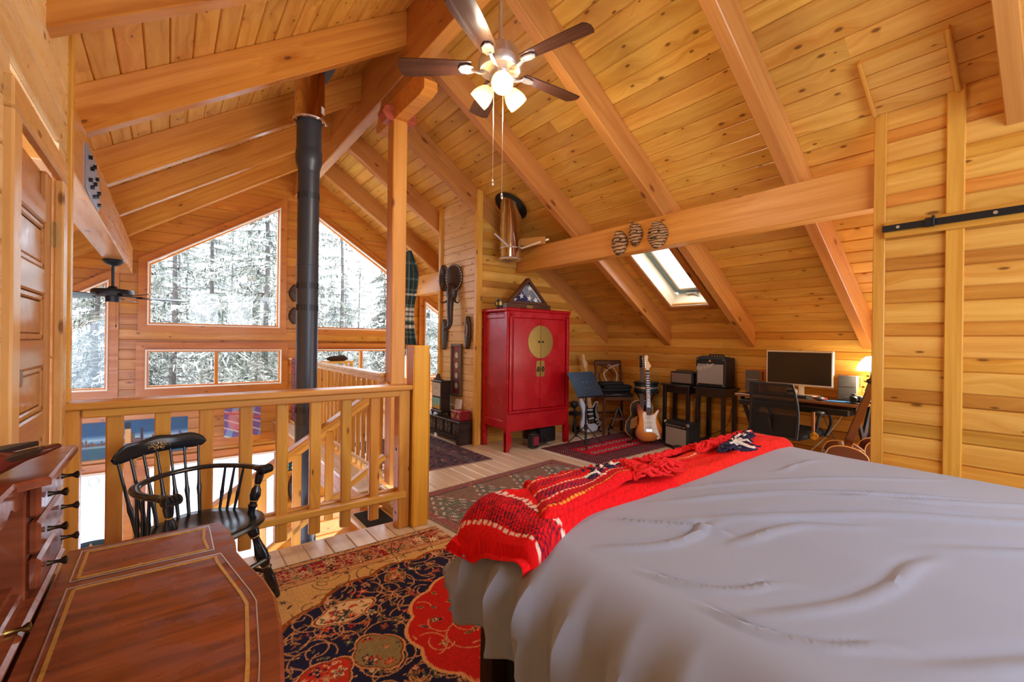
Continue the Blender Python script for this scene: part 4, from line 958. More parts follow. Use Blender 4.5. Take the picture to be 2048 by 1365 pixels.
def persian(co):
    x, y = co[:, 0].astype(float), co[:, 1].astype(float); n = len(x); d = 2.675-y; c = np.tile(np.array(NAVY, float), (n, 1)); T = np.ones(n, bool); bx = (0.1, 1.5, 1.2, 2.68)
    a = np.arctan2(y-MC[1], (x-MC[0])); r = np.hypot((x-MC[0]), (y-MC[1])*1.02); rn = np.hypot((x-MC[0])/1.06, (y-MC[1])/0.755)
    nav = 0.93+0.05*np.abs(np.sin(a*9))+0.03*np.sin(a*3+0.6); fieldm = rn < nav; gold = ~fieldm
    c = col_mix(c, GOLD, gold*1.0); c = col_mix(c, (150, 78, 34), (np.abs(rn-nav) < 0.016)*1.0)
    c = vines(c, x, y, gold, 200, bx, 11, (110, 92, 60), 0.003); c = leafs(c, x, y, gold, 160, bx, 15, [(74, 84, 66), (150, 60, 48), (60, 40, 60)]); c = scatter(c, x, y, gold, 70, bx, 12, [(120, 58, 60), (70, 86, 80), CREAM, (150, 70, 50), (60, 46, 66)], 0.014, 0.03)
    c = vines(c, x, y, fieldm, 420, bx, 13, (206, 150, 100), 0.0028); c = leafs(c, x, y, fieldm, 420, bx, 16, [GREEN, OLIVE, RUST, (150, 90, 60)])
    c = scatter(c, x, y, fieldm, 260, bx, 14, [(200, 60, 54), CREAM, OLIVE, (214, 150, 104), (120, 30, 50), GREEN], 0.011, 0.026)
    def cart(c, cx, cy, rx, ry, rot, colr, seed, lobes=4):
        dx, dy = x-cx, y-cy; p, q = dx*math.cos(rot)+dy*math.sin(rot), -dx*math.sin(rot)+dy*math.cos(rot); aa = np.arctan2(q/ry, p/rx); rr = np.hypot(p/rx, q/ry)/(0.82+0.18*np.abs(np.cos(aa*lobes/2)))
        c = col_mix(c, (224, 164, 110), (rr < 1.0)*1.0); c = col_mix(c, (120, 60, 30), (rr < 0.94)*1.0); c = col_mix(c, colr, (rr < 0.88)*1.0); i = rr < 0.8; b2 = (cx-rx, cx+rx, cy-ry, cy+ry)
        c = leafs(c, x, y, i, 30, b2, seed+1, [GREEN, OLIVE, RUST]); return scatter(c, x, y, i, 16, b2, seed, [RUST, GREEN, CREAM, NAVY, (214, 150, 104)], 0.014, 0.034)
    c = cart(c, 0.65, 2.07, 0.15, 0.085, 0.15, CREAM, 31); c = cart(c, 0.675, 1.73, 0.105, 0.13, 0.2, (146, 132, 92), 33); c = cart(c, 0.46, 1.70, 0.13, 0.10, 0.5, RUST, 35); c = cart(c, 0.95, 2.22, 0.06, 0.06, 0.3, OLIVE, 37)
    med = 0.43+0.03*np.abs(np.sin(a*6)); c = col_mix(c, (226, 166, 110), (r < med)*1.0); c = col_mix(c, (196, 32, 26), (r < med-0.016)*1.0); im = r < med-0.03
    c = vines(c, x, y, im, 120, bx, 41, (214, 150, 100), 0.0028); c = leafs(c, x, y, im, 170, bx, 42, [GREEN, (70, 90, 60), NAVY]); c = scatter(c, x, y, im, 120, bx, 43, [NAVY, CREAM, GREEN, (214, 150, 104), (90, 24, 40)], 0.012, 0.03)
    # border bands along the far edge
    b = d < 0.255; c = col_mix(c, (206, 150, 98), b*1.0)
    c = scatter(c, x, y, b, 700, (0, 1.5, 2.4, 2.68), 51, [(120, 46, 40), NAVY, CREAM, OLIVE], 0.005, 0.011)
    rd = (d > 0.055) & (d < 0.20); c = col_mix(c, (150, 26, 40), rd*1.0); c = vines(c, x, y, rd, 130, (0, 1.5, 2.47, 2.63), 52, (196, 150, 110), 0.003); c = leafs(c, x, y, rd, 160, (0, 1.5, 2.47, 2.63), 55, [OLIVE, GREEN, (200, 150, 100)])
    c = scatter(c, x, y, rd, 46, (0, 1.5, 2.49, 2.61), 53, [OLIVE, CREAM, (190, 110, 80), (60, 30, 40), (200, 160, 120)], 0.016, 0.036); c = scatter(c, x, y, rd, 120, (0, 1.5, 2.47, 2.63), 54, [CREAM, (206, 160, 120), (110, 20, 30)], 0.005, 0.010)
    for d0 in (0.006, 0.052, 0.202, 0.252): c = col_mix(c, (46, 34, 40), (np.abs(d-d0) < 0.004)*1.0)
    return c*(0.9+0.2*np.random.RandomState(2).rand(n))[:, None]
rug('persian_rug', 'large persian rug with navy field and red border beside the bed', fine(-0.3, 1.43, 0.25, 1.36), fine(0.3, 2.675, 1.42, 2.68), persian)
def dusty(co):
    x, y = co[:, 0].astype(float), co[:, 1].astype(float); n = len(x); c = np.tile(np.array([134., 108., 92.]), (n, 1)); T = np.ones(n, bool); bx = (0, 1.85, 0, 0.95)
    e = np.minimum(np.minimum(x, 1.85-x), np.minimum(y, 0.95-y))
    c = col_mix(c, (150, 84, 84), ((e > 0.03) & (e < 0.09))*0.8); c = col_mix(c, (58, 50, 52), ((e > 0.1) & (e < 0.112))*0.8); c = scatter(c, x, y, e < 0.16, 90, bx, 61, [(206, 120, 60), (150, 96, 88), (110, 90, 80)], 0.01, 0.024)
    for k in range(4):
        cx, cy = 0.28+k*0.43, 0.47; dx, dy = x-cx, y-cy; ser = 0.03*np.sign(np.sin(dy*70))*1.0; rr = np.abs(dx)+0.55*np.abs(dy)+ser
        c = col_mix(c, (226, 214, 200), ((rr < 0.2) & (np.sin(dx*150+dy*90) > -0.5))*0.9); c = col_mix(c, (92, 100, 86), (rr < 0.175)*0.85); c = col_mix(c, (206, 190, 176), ((rr < 0.09) & (np.sin(dx*200) > 0))*0.7); c = col_mix(c, (120, 92, 84), (rr < 0.05)*0.9)
    c = scatter(c, x, y, T, 120, bx, 62, [(178, 120, 110), (96, 92, 84), (160, 130, 110)], 0.006, 0.016)
    return c*(0.86+0.28*np.random.RandomState(2).rand(n))[:, None]
a_ = math.radians(7)
rug('faded_rug', 'faded brown and green rug on the floor beyond the foot of the bed', np.linspace(0, 1.85, 230), np.linspace(0, 0.95, 130), dusty, 0.008, Matrix.Translation((1.5, 2.33, 0.0)) @ Matrix.Rotation(a_, 4, 'Z'), [((0, 0), (0, 0.95), (-1, 0), 0.06)])
def darkrug(co):
    x, y = co[:, 0].astype(float), co[:, 1].astype(float); n = len(x); c = np.tile(np.array([92., 66., 68.]), (n, 1)); T = np.ones(n, bool); bx = (0, 1.0, 0, 1.55); e = np.minimum(np.minimum(x, 1.0-x), np.minimum(y, 1.55-y))
    c = col_mix(c, (44, 42, 62), (np.sin(x*46+np.sin(y*21)*2)*np.sin(y*40) > 0.25)*0.9); c = scatter(c, x, y, T, 260, bx, 71, [(150, 58, 62), (40, 40, 62), (176, 130, 116), (90, 50, 56)], 0.012, 0.03)
    c = col_mix(c, (70, 60, 66), ((e > 0.12) & (e < 0.14))*0.9); c = col_mix(c, (150, 120, 110), (e < 0.02)*0.7); c = col_mix(c, (120, 110, 100), ((x > 0.72) & (x < 0.8))*0.4)
    return c*(0.86+0.28*np.random.RandomState(2).rand(n))[:, None]
rug('tribal_rug', 'dark blue and brick rug on the floor in front of the carved chest', np.linspace(0, 1.0, 150), np.linspace(0, 1.55, 200), darkrug, 0.008, Matrix.Translation((1.72, 3.86, 0)))
def bokhara(co):
    x, y = co[:, 0].astype(float), co[:, 1].astype(float); n = len(x); c = np.tile(np.array([92., 26., 40.]), (n, 1)); e = np.minimum(np.minimum(x, 1.6-x), np.minimum(y, 0.85-y))
    c = col_mix(c, (206, 186, 180), ((np.sin(x*190) > 0.55) & (np.sin(y*190) > 0.45) & (e < 0.24))*0.9); c = col_mix(c, (196, 24, 44), (e > 0.25)*1.0)
    for i in range(8):
        for j in range(2):
            cx, cy = 0.36+i*0.13, 0.33+j*0.19; r = np.hypot((x-cx)/0.05, (y-cy)/0.035); c = col_mix(c, (216, 196, 180), (r < 1)*1.0); c = col_mix(c, (60, 26, 40), (r < 0.82)*1.0); c = col_mix(c, (200, 170, 150), (r < 0.4)*1.0)
    c = col_mix(c, (40, 26, 40), ((e > 0.235) & (e < 0.25))*1.0); return c*(0.88+0.24*np.random.RandomState(2).rand(n))[:, None]
rug('bokhara_rug', 'small crimson rug with cream fringe under the music stand', np.linspace(0, 1.6, 260), np.linspace(0, 0.85, 150), bokhara, 0.008, Matrix.Translation((3.46, 3.08, 0)) @ Matrix.Rotation(math.radians(3), 4, 'Z'), [((0, 0), (0, 0.85), (-1, 0), 0.07), ((0.0, 0.85), (1.2, 0.85), (-0.2, 1), 0.05)])
# ================================================================ writing desk by the door
dk = empty('writing_desk', (0, 0, 0.012), 0, 'glossy mahogany writing desk with leather top, drawers and pigeonholes', 'desk')
DZ = 0.735; DYF = 1.455
LEATH, lnt, lbs = newmat('red_brown_leather')
tc = nd(lnt, 'ShaderNodeTexCoord'); ma = nd(lnt, 'ShaderNodeMapping'); ma.inputs['Scale'].default_value = (4, 30, 8); n1 = nd(lnt, 'ShaderNodeTexNoise', Scale=1.2, Detail=4.0, Distortion=0.6)
lnt.links.new(tc.outputs['Object'], ma.inputs[0]); lnt.links.new(ma.outputs[0], n1.inputs['Vector'])
lnt.links.new(mixc(lnt, mapr(lnt, n1.outputs['Fac'], 0.3, 0.7), lin(92, 42, 24), lin(150, 76, 38)), lbs.inputs['Base Color']); lbs.inputs['Roughness'].default_value = 0.2; lbs.inputs['Specular IOR Level'].default_value = 0.4
n2 = nd(lnt, 'ShaderNodeTexNoise', Scale=14.0, Detail=5.0); lnt.links.new(tc.outputs['Object'], n2.inputs['Vector']); lnt.links.new(mapr(lnt, n2.outputs['Fac'], 0.35, 0.7, 0.12, 0.42), lbs.inputs['Roughness']); bump(lnt, lbs, n2.outputs['Fac'], 0.05, 0.002)
GILT = mat('gilt_tooling', (206, 160, 70), 0.4, 0.6, var=0.3, vs=90, bmp=0.6)
edge = [(-0.185, 1.458), (0.118, 1.455), (0.130, 1.40), (0.137, 1.30), (0.133, 1.24), (0.145, 1.16), (0.165, 1.06), (0.172, 0.98), (0.165, 0.88), (0.150, 0.78), (0.138, 0.71), (0.128, 0.66), (0.135, 0.60), (0.132, 0.50), (0.118, 0.44), (-0.185, 0.44)]
B().prism(edge, 0.026, Matrix.Translation((0, 0, DZ-0.026)), 0.006).build('desk_top', MAHOG, dk)
def inset(x0, y0, y1, curve):
    fx = lambda y: np.interp(y, [0.44, 0.60, 0.66, 0.78, 0.98, 1.16, 1.24, 1.30, 1.40, 1.455], [0.118, 0.135, 0.128, 0.150, 0.172, 0.145, 0.133, 0.137, 0.130, 0.118])-0.034
    ys = np.linspace(y0, y1, 14 if curve else 3)
    return [(x0, y0)]+[(float(fx(y)) if curve else min(float(fx(y0)), float(fx(y1))), float(y)) for y in ys]+[(x0, y1)]
for nm, (y0, y1, c) in {'leather_panel': (1.265, 1.43, False), 'leather_panel ': (0.665, 1.235, True), 'leather_panel  ': (0.47, 0.635, False)}.items():
    P_ = inset(-0.155, y0, y1, c); lp = B().prism(P_, 0.0012, Matrix.Translation((0, 0, DZ))).build('leather_panel', LEATH, dk)
    ctr = V((sum(p[0] for p in P_)/len(P_), sum(p[1] for p in P_)/len(P_)))
    for k, (ins, w_, m_) in enumerate(((0.0, 0.0022, STEEL), (0.012, 0.006, GILT))):
        n_ = len(P_); Q = []
        for i in range(n_):
            p = V(P_[i]); t0 = (p-V(P_[i-1])).normalized(); t1 = (V(P_[(i+1) % n_])-p).normalized(); nn = V((-t0.y-t1.y, t0.x+t1.x)); nn = nn/max(0.3, nn.length)
            if nn.dot(ctr-p) < 0: nn = -nn
            Q.append(p+nn*ins*1.3)
        g = B()
        for i in range(n_):
            a, b = Q[i], Q[(i+1) % n_]
            if (b-a).length > 1e-4: g.bar((a.x, a.y, DZ+0.0017), (b.x, b.y, DZ+0.0017), w_, 0.0012)
        g.build('gilt_border' if k else 'stitched_edge', m_, lp)
# carcass below
B().box((-0.1, 0.95, DZ-0.095), (0.4, 0.94, 0.13), None, 0.01).build('apron', MAHOG, dk)
for (x, y) in ((0.04, 1.38), (0.04, 0.52), (-0.32, 1.38), (-0.32, 0.52)):
    B().lathe([(0.016, 0), (0.02, 0.06), (0.014, 0.1), (0.02, 0.3), (0.028, 0.52), (0.02, 0.56), (0.032, 0.6), (0.032, DZ-0.1)], 16, Matrix.Translation((x, y, 0))).build('leg', MAHOG, dk, True)
# gallery with drawers and pigeonholes
GX0, GX1, GT = -0.345, -0.185, 0.965
B().box((-0.21, 0.95, DZ+0.008), (0.05, 1.0, 0.016), None, 0.006).build('base_moulding', MAHOG, dk)
for (y0, y1) in ((1.19, 1.44), (0.46, 0.71)):
    B().box(((GX0+GX1)/2-0.01, (y0+y1)/2, (DZ+GT)/2), (GX1-GX0-0.02, y1-y0, GT-DZ), None, 0.003).build('drawer_case', MAHOG, dk)
    for k in range(3):
        z = DZ+0.045+k*0.068; dw = B().box((GX1-0.012, (y0+y1)/2, z+0.01), (0.02, y1-y0-0.02, 0.06), None, 0.006).build('drawer', MAHOG, dk)
        for yy in (y0+0.06, y1-0.05): B().lathe([(0.006, 0), (0.0035, 0.008), (0.0035, 0.018), (0.008, 0.024), (0.008, 0.028), (0, 0.03)], 12, basis((GX1, yy, z+0.01), (0, 1, 0), (0, 0, 1), (1, 0, 0))).build('knob', mat('dark_bronze', (62, 48, 36), 0.35, 0.8), dw, True)
top = [(GX0-0.01, 0.43), (GX1+0.018, 0.43), (GX1+0.018, 0.74), (GX1-0.02, 0.77), (GX1-0.02, 1.13), (GX1+0.018, 1.16), (GX1+0.018, 1.46), (GX0-0.01, 1.46)]
B().prism(top, 0.016, Matrix.Translation((0, 0, GT)), 0.005).build('gallery_top', MAHOG, dk)
B().box((GX0, 0.95, (DZ+GT)/2), (0.012, 0.98, GT-DZ)).build('gallery_back', MAHOG, dk)
sc = [(0.71, 0)]; n_ = 20
for i in range(n_+1): sc.append((0.71+0.48*i/n_, -0.018-0.016*abs(math.sin(i*PI/4))))
sc.append((1.19, 0)); B().prism(sc, 0.01, basis((GX1-0.03, 0, GT), (0, 1, 0), (0, 0, 1), (1, 0, 0))).build('scalloped_valance', MAHOG, dk)
for k in range(1, 5):
    y = 0.71+0.096*k; out = [(0, 0), (0.115, 0), (0.105, 0.03), (0.075, 0.06), (0.07, 0.1), (0.1, 0.14), (0.11, 0.165), (0, 0.165)]
    out = [tuple(q) for q in [(p[0], p[1]) for p in out]]; B().prism(out, 0.008, basis((GX0, y+0.004, DZ+0.045), (1, 0, 0), (0, 0, 1), (0, -1, 0)), 0.002).build('divider', MAHOG, dk)
B().box(((GX0+GX1)/2-0.02, 0.95, DZ+0.04), (0.13, 0.48, 0.012)).build('pigeonhole_shelf', MAHOG, dk)
dw = B().box((GX1-0.03, 0.95, DZ+0.02), (0.02, 0.46, 0.03), None, 0.004).build('drawer', MAHOG, dk)
for yy in (0.83, 1.07): B().lathe([(0.006, 0), (0.0035, 0.008), (0.0035, 0.018), (0.008, 0.024), (0.008, 0.028), (0, 0.03)], 12, basis((GX1-0.02, yy, DZ+0.02), (0, 1, 0), (0, 0, 1), (1, 0, 0))).build('knob', BRASS, dw, True)
# carved bird on the gallery
cb_ = empty('carved_bird', (-0.27, 1.17, GT+0.028), math.radians(55), 'dark carved wooden bird lying on top of the writing desk', 'carving'); cb_.scale = (1.25, 1.25, 1.25)
bp = []
for (x, w_, h, zc) in ((-0.075, 0.004, 0.004, 0.022), (-0.05, 0.02, 0.014, 0.02), (-0.02, 0.034, 0.022, 0.022), (0.015, 0.034, 0.02, 0.022), (0.045, 0.022, 0.013, 0.02), (0.07, 0.012, 0.008, 0.02), (0.1, 0.014, 0.006, 0.022), (0.125, 0.008, 0.004, 0.024)):
    bp.append([(x, w_*math.cos(a), max(0.0005, zc+h*math.sin(a))) for a in np.linspace(0, 2*PI, 15)])
B().grid(bp).build('bird_body', wood('carved_rosewood', (120, 50, 36), (70, 22, 16), knots=0, rough=0.18), cb_, True)
for s in (-1, 1): B().prism([(-0.03, 0.006), (0.02, 0.03), (0.075, 0.022), (0.1, 0.004), (0.04, 0.002)], 0.008, basis((0, 0, 0.03), (1, 0, 0), (0, s, 0), (0, 0, s)), 0.002).build('wing', DARKW, cb_)
B().ell((-0.07, -0.0, 0.016), (0.016, 0.013, 0.015), 12, 8).build('head', DARKW, cb_, True)
ob = B().ell((0, 0, 0.022), (0.03, 0.03, 0.022), 16, 8).build('cream_ornament', mat('cream_ceramic', (226, 216, 196), 0.35)); ob.location = (-0.32, 1.30, GT+0.028); tag(ob, 'small rounded cream ornament at the back of the desk gallery', 'ornament')

# ================================================================ black armchair
CH = V((0.111, 2.43, 0.012)); CA = -0.922
ac = empty('windsor_armchair', tuple(CH), CA, 'black spindle-back armchair with gold stencil in front of the stair railing', 'armchair')
ac.scale = (0.97, 0.97, 0.97)
SH = 0.41
GOLDL = mat('gold_line', (196, 152, 84), 0.4, 0.4)
so = clipx([(0.235, 0, 0), (0.215, 0.16, 0), (0.10, 0.245, 0), (-0.08, 0.225, 0), (-0.19, 0.13, 0), (-0.205, 0, 0), (-0.19, -0.13, 0), (-0.08, -0.225, 0), (0.10, -0.245, 0), (0.215, -0.16, 0)], 6)
sb = B(); lay = []
for (k, z) in ((0.80, SH-0.045), (0.93, SH-0.034), (1.0, SH-0.016), (0.985, SH-0.004), (0.93, SH)): lay.append([(p[0]*k, p[1]*k, z) for p in so]+[(so[0][0]*k, so[0][1]*k, z)])
for k in (0.75, 0.5, 0.25, 0.02): lay.append([(p[0]*k, p[1]*k, SH-0.016*(1-(k/0.8)**2)-0.002) for p in so]+[(so[0][0]*k, so[0][1]*k, SH-0.016*(1-(k/0.8)**2)-0.002)])
sb.grid(lay); sb.build('seat', BLACKL, ac, True)
def turned(name, p0, p1, prof, par, rings=()):
    o = B().lathe(prof, 14, None, p0, p1).build(name, BLACKL, par, True)
    for t, r in rings: 
        c = V(p0).lerp(V(p1), t); d = (V(p1)-V(p0)).normalized(); B().lathe([(r*0.9, 0), (r+0.0008, 0.2), (r+0.0008, 0.8), (r*0.9, 1)], 14, None, c-d*0.004, c+d*0.004).build('gold_ring', GOLDL, o, True)
    return o
LEGP = [(0.014, 0), (0.019, 0.02), (0.024, 0.28), (0.019, 0.38), (0.026, 0.41), (0.019, 0.43), (0.028, 0.5), (0.03, 0.6), (0.02, 0.72), (0.016, 0.8), (0.022, 0.84), (0.027, 0.9), (0.02, 1.0)]
for (sx, sy) in ((1, 1), (1, -1), (-1, 1), (-1, -1)):
    turned('leg', (sx*0.215+(0.02 if sx > 0 else 0), sy*0.225, 0), (sx*0.145, sy*0.15, SH-0.03), LEGP, ac, ((0.42, 0.021), (0.83, 0.021)))
for sy in (-1, 1): B().tube([(0.2, sy*0.2, 0.13), (-0.185, sy*0.2, 0.13)], 0.010, 8).build('stretcher', BLACKL, ac, True)
B().tube([(0.0, -0.2, 0.13), (0.0, 0.2, 0.13)], 0.010, 8).build('stretcher', BLACKL, ac, True); B().tube([(0.205, -0.205, 0.2), (0.205, 0.205, 0.2)], 0.011, 8).build('stretcher', BLACKL, ac, True)
AZ = 0.622
# bent arm rail
ap = spline([(0.12, 0.235, AZ), (0.04, 0.24, AZ), (-0.06, 0.225, AZ), (-0.15, 0.155, AZ+0.004), (-0.19, 0.0, AZ+0.006), (-0.15, -0.155, AZ+0.004), (-0.06, -0.225, AZ), (0.04, -0.24, AZ), (0.12, -0.235, AZ)], 8)
ar = B(); g = []
for i, p in enumerate(ap):
    d = (ap[min(i+1, len(ap)-1)]-ap[max(i-1, 0)]).normalized(); y = V((0, 0, 1)).cross(d); w_ = 0.021 if 8 < i < len(ap)-9 else 0.026
    g.append([tuple(p+y*w_*math.cos(a)+V((0, 0, 0.011*math.sin(a)))) for a in np.linspace(0, 2*PI, 13)])
ar.grid(g); ar.build('arm_rail', BLACKL, ac, True)
for s in (-1, 1):
    kn = B()
    for j in range(4): kn.ell((0.145, s*(0.235+(j-1.5)*0.017), AZ-0.004), (0.028, 0.0105, 0.022), 10, 8)
    kn.ell((0.12, s*0.235, AZ), (0.04, 0.034, 0.014), 12, 8); kn.build('knuckle', BLACKL, ac, True)
    turned('arm_post', (0.10, s*0.195, SH-0.01), (0.122, s*0.233, AZ-0.005), [(0.016, 0), (0.016, 0.12), (0.022, 0.2), (0.015, 0.26), (0.018, 0.3), (0.026, 0.42), (0.022, 0.55), (0.014, 0.62), (0.013, 0.66), (0.017, 0.72), (0.02, 0.85), (0.014, 1.0)], ac, ((0.31, 0.0185), (0.66, 0.0135)))
    for t in (0.28, 0.5, 0.72):
        b = V((0.03-0.17*t, s*(0.215-0.03*t), SH-0.01)); e = V((0.08-0.22*t, s*(0.240-0.04*t), AZ-0.004)); turned('spindle', b, e, [(0.006, 0), (0.007, 0.25), (0.0095, 0.42), (0.0075, 0.5), (0.0055, 1)], ac)
# back spindles through the arm rail to the crest
CZ0 = 0.75; nS_ = 7
def crest(t): return V((-0.215-0.04*(1-t*t), 0.215*t, CZ0+0.012*(1-t*t)))
for i in range(nS_):
    t = -0.86+1.72*i/(nS_-1); b = V((-0.16-0.02*(1-t*t), 0.17*t, SH-0.01)); e = crest(t)+V((0, 0, -0.03))
    turned('back_spindle', b, e, [(0.0075, 0), (0.0085, 0.25), (0.0115, 0.36), (0.008, 0.44), (0.0065, 0.6), (0.0055, 1)], ac)
cr = []
for t in np.concatenate([np.linspace(-1, -0.9, 6), np.linspace(-0.87, 0.87, 22), np.linspace(0.9, 1, 6)]):
    c = crest(t); h0, h1 = -0.036-0.006*t*t, 0.030+0.012*(1-t*t)+0.004*math.cos(t*9); e_ = max(0.12, math.sqrt(max(0, 1-abs(t)**9)))
    cr.append([tuple(c+V((0.009*math.cos(a), 0, (h0+h1)/2+(h1-h0)/2*math.sin(a)*e_))) for a in np.linspace(0, 2*PI, 15)])
co_ = B().grid(cr).build('crest_rail', BLACKL, ac, True)
st3 = B()
for (t, z, r_0, k) in ((0.02, 0.0, 0.013, 6), (-0.12, 0.004, 0.008, 5), (0.16, 0.004, 0.008, 5), (-0.07, -0.012, 0.006, 5), (0.1, -0.014, 0.006, 5), (-0.2, -0.002, 0.005, 4), (0.24, -0.002, 0.005, 4)):
    for j in range(k):
        a = 2*PI*j/k; p = crest(t+r_0*math.cos(a)*4); st3.box((0, 0, 0), (0.0012, r_0*0.8, r_0*0.45), Matrix.Translation((p.x+0.0102, p.y, p.z+z+r_0*math.sin(a))) @ Matrix.Rotation(a, 4, 'X'))
st3.build('gold_stencil', GOLDL, co_)
# ================================================================ red cabinet and the mask wall
RED, rnt, rbs = newmat('red_lacquer')
tc = nd(rnt, 'ShaderNodeTexCoord'); n1 = nd(rnt, 'ShaderNodeTexNoise', Scale=5.0, Detail=4.0); rnt.links.new(tc.outputs['Object'], n1.inputs['Vector'])
rnt.links.new(mixc(rnt, n1.outputs['Fac'], lin(150, 10, 20), lin(190, 16, 26)), rbs.inputs['Base Color']); rnt.links.new(mapr(rnt, n1.outputs['Fac'], 0.3, 0.7, 0.2, 0.34), rbs.inputs['Roughness']); rbs.inputs['Specular IOR Level'].default_value = 0.3
cab = empty('red_cabinet', (3.47, 4.25, 0), 0, 'tall red lacquered wedding cabinet with a round brass lock plate', 'cabinet')
W2_, D2_, H2_ = 0.485, 0.25, 1.62
def cbox(n, c, d, m=RED, b=0.004, par=cab): return B().box(c, d, None, b).build(n, m, par)
cbox('cabinet_top', (0, 0, H2_-0.022), (2*W2_+0.03, 2*D2_+0.02, 0.044), RED, 0.015)
cbox('side_panel', (-W2_+0.02, 0, 0.92), (0.02, 2*D2_-0.1, 1.3)); cbox('side_panel', (W2_-0.02, 0, 0.92), (0.02, 2*D2_-0.1, 1.3)); cbox('back_panel', (0, D2_-0.02, 0.92), (2*W2_-0.06, 0.02, 1.3))
for sx in (-1, 1):
    for sy in (-1, 1):
        cbox('post', (sx*(W2_-0.03), sy*(D2_-0.03), 0.79), (0.06, 0.06, 1.58), RED, 0.008)
    cbox('side_rail', (sx*(W2_-0.012), 0, 0.3), (0.03, 2*D2_-0.1, 0.1), RED, 0.01); cbox('side_rail', (sx*(W2_-0.012), 0, 1.53), (0.026, 2*D2_-0.1, 0.06), RED, 0.01)
    B().prism([(-W2_+0.0, 0.22), (-W2_+0.055, 0.22), (-W2_+0.075, 0.2), (-W2_+0.085, 0.12), (-W2_+0.07, 0.04), (-W2_+0.02, 0.0), (-W2_, 0.0)], 0.03, basis((0, -D2_+0.028 if sx < 0 else -D2_-0.002, 0), (-sx, 0, 0), (0, 0, 1), (0, sx, 0)), 0.004).build('foot', RED, cab)
cbox('cabinet_floor', (0, 0, 0.43), (2*W2_-0.06, 2*D2_-0.06, 0.02)); cbox('front_rail', (0, -D2_-0.004, 0.44), (2*W2_-0.03, 0.03, 0.035), RED, 0.015); cbox('front_rail', (0, -D2_+0.01, 1.545), (2*W2_-0.06, 0.03, 0.07))
B().prism([(-W2_+0.05, 0.42), (W2_-0.05, 0.42), (W2_-0.05, 0.2), (W2_-0.09, 0.225), (-W2_+0.09, 0.225), (-W2_+0.05, 0.2)], 0.022, basis((0, -D2_+0.02, 0), (1, 0, 0), (0, 0, 1), (0, -1, 0)), 0.003).build('apron', RED, cab)
doors = []
for s in (-1, 1):
    d = cbox('door', (s*0.2015, -D2_+0.004, 0.985), (0.4, 0.026, 1.045), RED, 0.004); doors.append(d)
    cbox('door_frame', (s*0.437, -D2_-0.002, 0.985), (0.045, 0.03, 1.07), RED, 0.004, cab); B().cyl((s*0.425, -D2_-0.018, 0.47), (s*0.425, -D2_-0.018, 1.53), 0.006, n=10).build('pivot_rod', RED, cab, True)
    B().ell((s*0.425, -D2_-0.02, 1.545), (0.03, 0.014, 0.014), 14, 8).build('pivot_cap', RED, cab, True)
    arc = [(0.002*s, -0.193)]+[(s*(0.002+0.191*math.cos(a)), 0.193*math.sin(a)) for a in np.linspace(-PI/2, PI/2, 24)]+[(0.002*s, 0.193)]
    B().prism(arc, 0.004, basis((0, -D2_-0.009, 1.238), (1, 0, 0), (0, 0, 1), (0, -1, 0)), 0.001).build('lock_plate', BRASS, d)
    B().prism([(s*0.006, 0.83), (s*0.062, 0.835), (s*0.068, 0.93), (s*0.06, 1.015), (s*0.006, 1.02)], 0.003, basis((0, -D2_-0.009, 0), (1, 0, 0), (0, 0, 1), (0, -1, 0)), 0.001).build('pull_plate', BRASS, d)
    pu_ = B().tube([(s*0.035+0.014*math.sin(a), -D2_-0.02-0.006*math.cos(a), 0.915+0.026*math.cos(a)) for a in np.linspace(0, 2*PI, 17)], 0.004, 6); pu_.ell((s*0.035, -D2_-0.018, 0.945), (0.008, 0.008, 0.008), 8, 6); pu_.build('door_pull', BLACK, d, True)
    B().ell((s*0.028, -D2_-0.02, 1.238), (0.014, 0.012, 0.011), 10, 6).build('latch_knob', BLACK, d, True)
# flag in its case
fc = empty('flag_case', (3.43, 4.2, H2_), 0, 'triangular wooden display case with a folded starry flag on the red cabinet', 'flag case')
B().box((0, 0, 0.035), (0.68, 0.1, 0.07), None, 0.006).build('base', WALNUT, fc)
tri = [(-0.31, 0.07), (0.31, 0.07), (0, 0.385)]; tri2 = [(-0.235, 0.1), (0.235, 0.1), (0, 0.335)]
for i in range(3):
    a, b, c, d = tri[i], tri[(i+1) % 3], tri2[(i+1) % 3], tri2[i]; B().prism([a, b, c, d], 0.07, basis((0, 0.035, 0), (1, 0, 0), (0, 0, 1), (0, -1, 0)), 0.004).build('frame', WALNUT, fc)
fg = B().prism([(-0.24, 0.095), (0.24, 0.095), (0, 0.34)], 0.02, basis((0, 0.02, 0), (1, 0, 0), (0, 0, 1), (0, -1, 0)), 0.006).build('folded_flag', mat('navy_cotton', (30, 46, 96), 0.9, var=0.1, bmp=0.2), fc)
def star(r): return [(r*(1 if k % 2 == 0 else 0.4)*math.sin(k*PI/5), r*(1 if k % 2 == 0 else 0.4)*math.cos(k*PI/5)) for k in range(10)]
WHT = mat('white_cotton', (232, 232, 228), 0.9)
for (x, z, a) in ((-0.09, 0.165, 0.2), (0.03, 0.14, -0.1), (0.13, 0.125, 0.3), (0.035, 0.265, 0.2), (-0.19, 0.115, 0.1)): B().prism(star(0.042), 0.002, basis((x, -0.0005, z), (math.cos(a), 0, math.sin(a)), (-math.sin(a), 0, math.cos(a)), (0, -1, 0))).build('star', WHT, fg)
B().bar((0.05, -0.001, 0.28), (0.22, -0.001, 0.11), 0.002, 0.012).build('white_fold', WHT, fg)
B().prism([(-0.24, 0.1), (0.24, 0.1), (0, 0.34)], 0.002, basis((0, -0.022, 0), (1, 0, 0), (0, 0, 1), (0, -1, 0))).build('glass_pane', GLASS, fc)
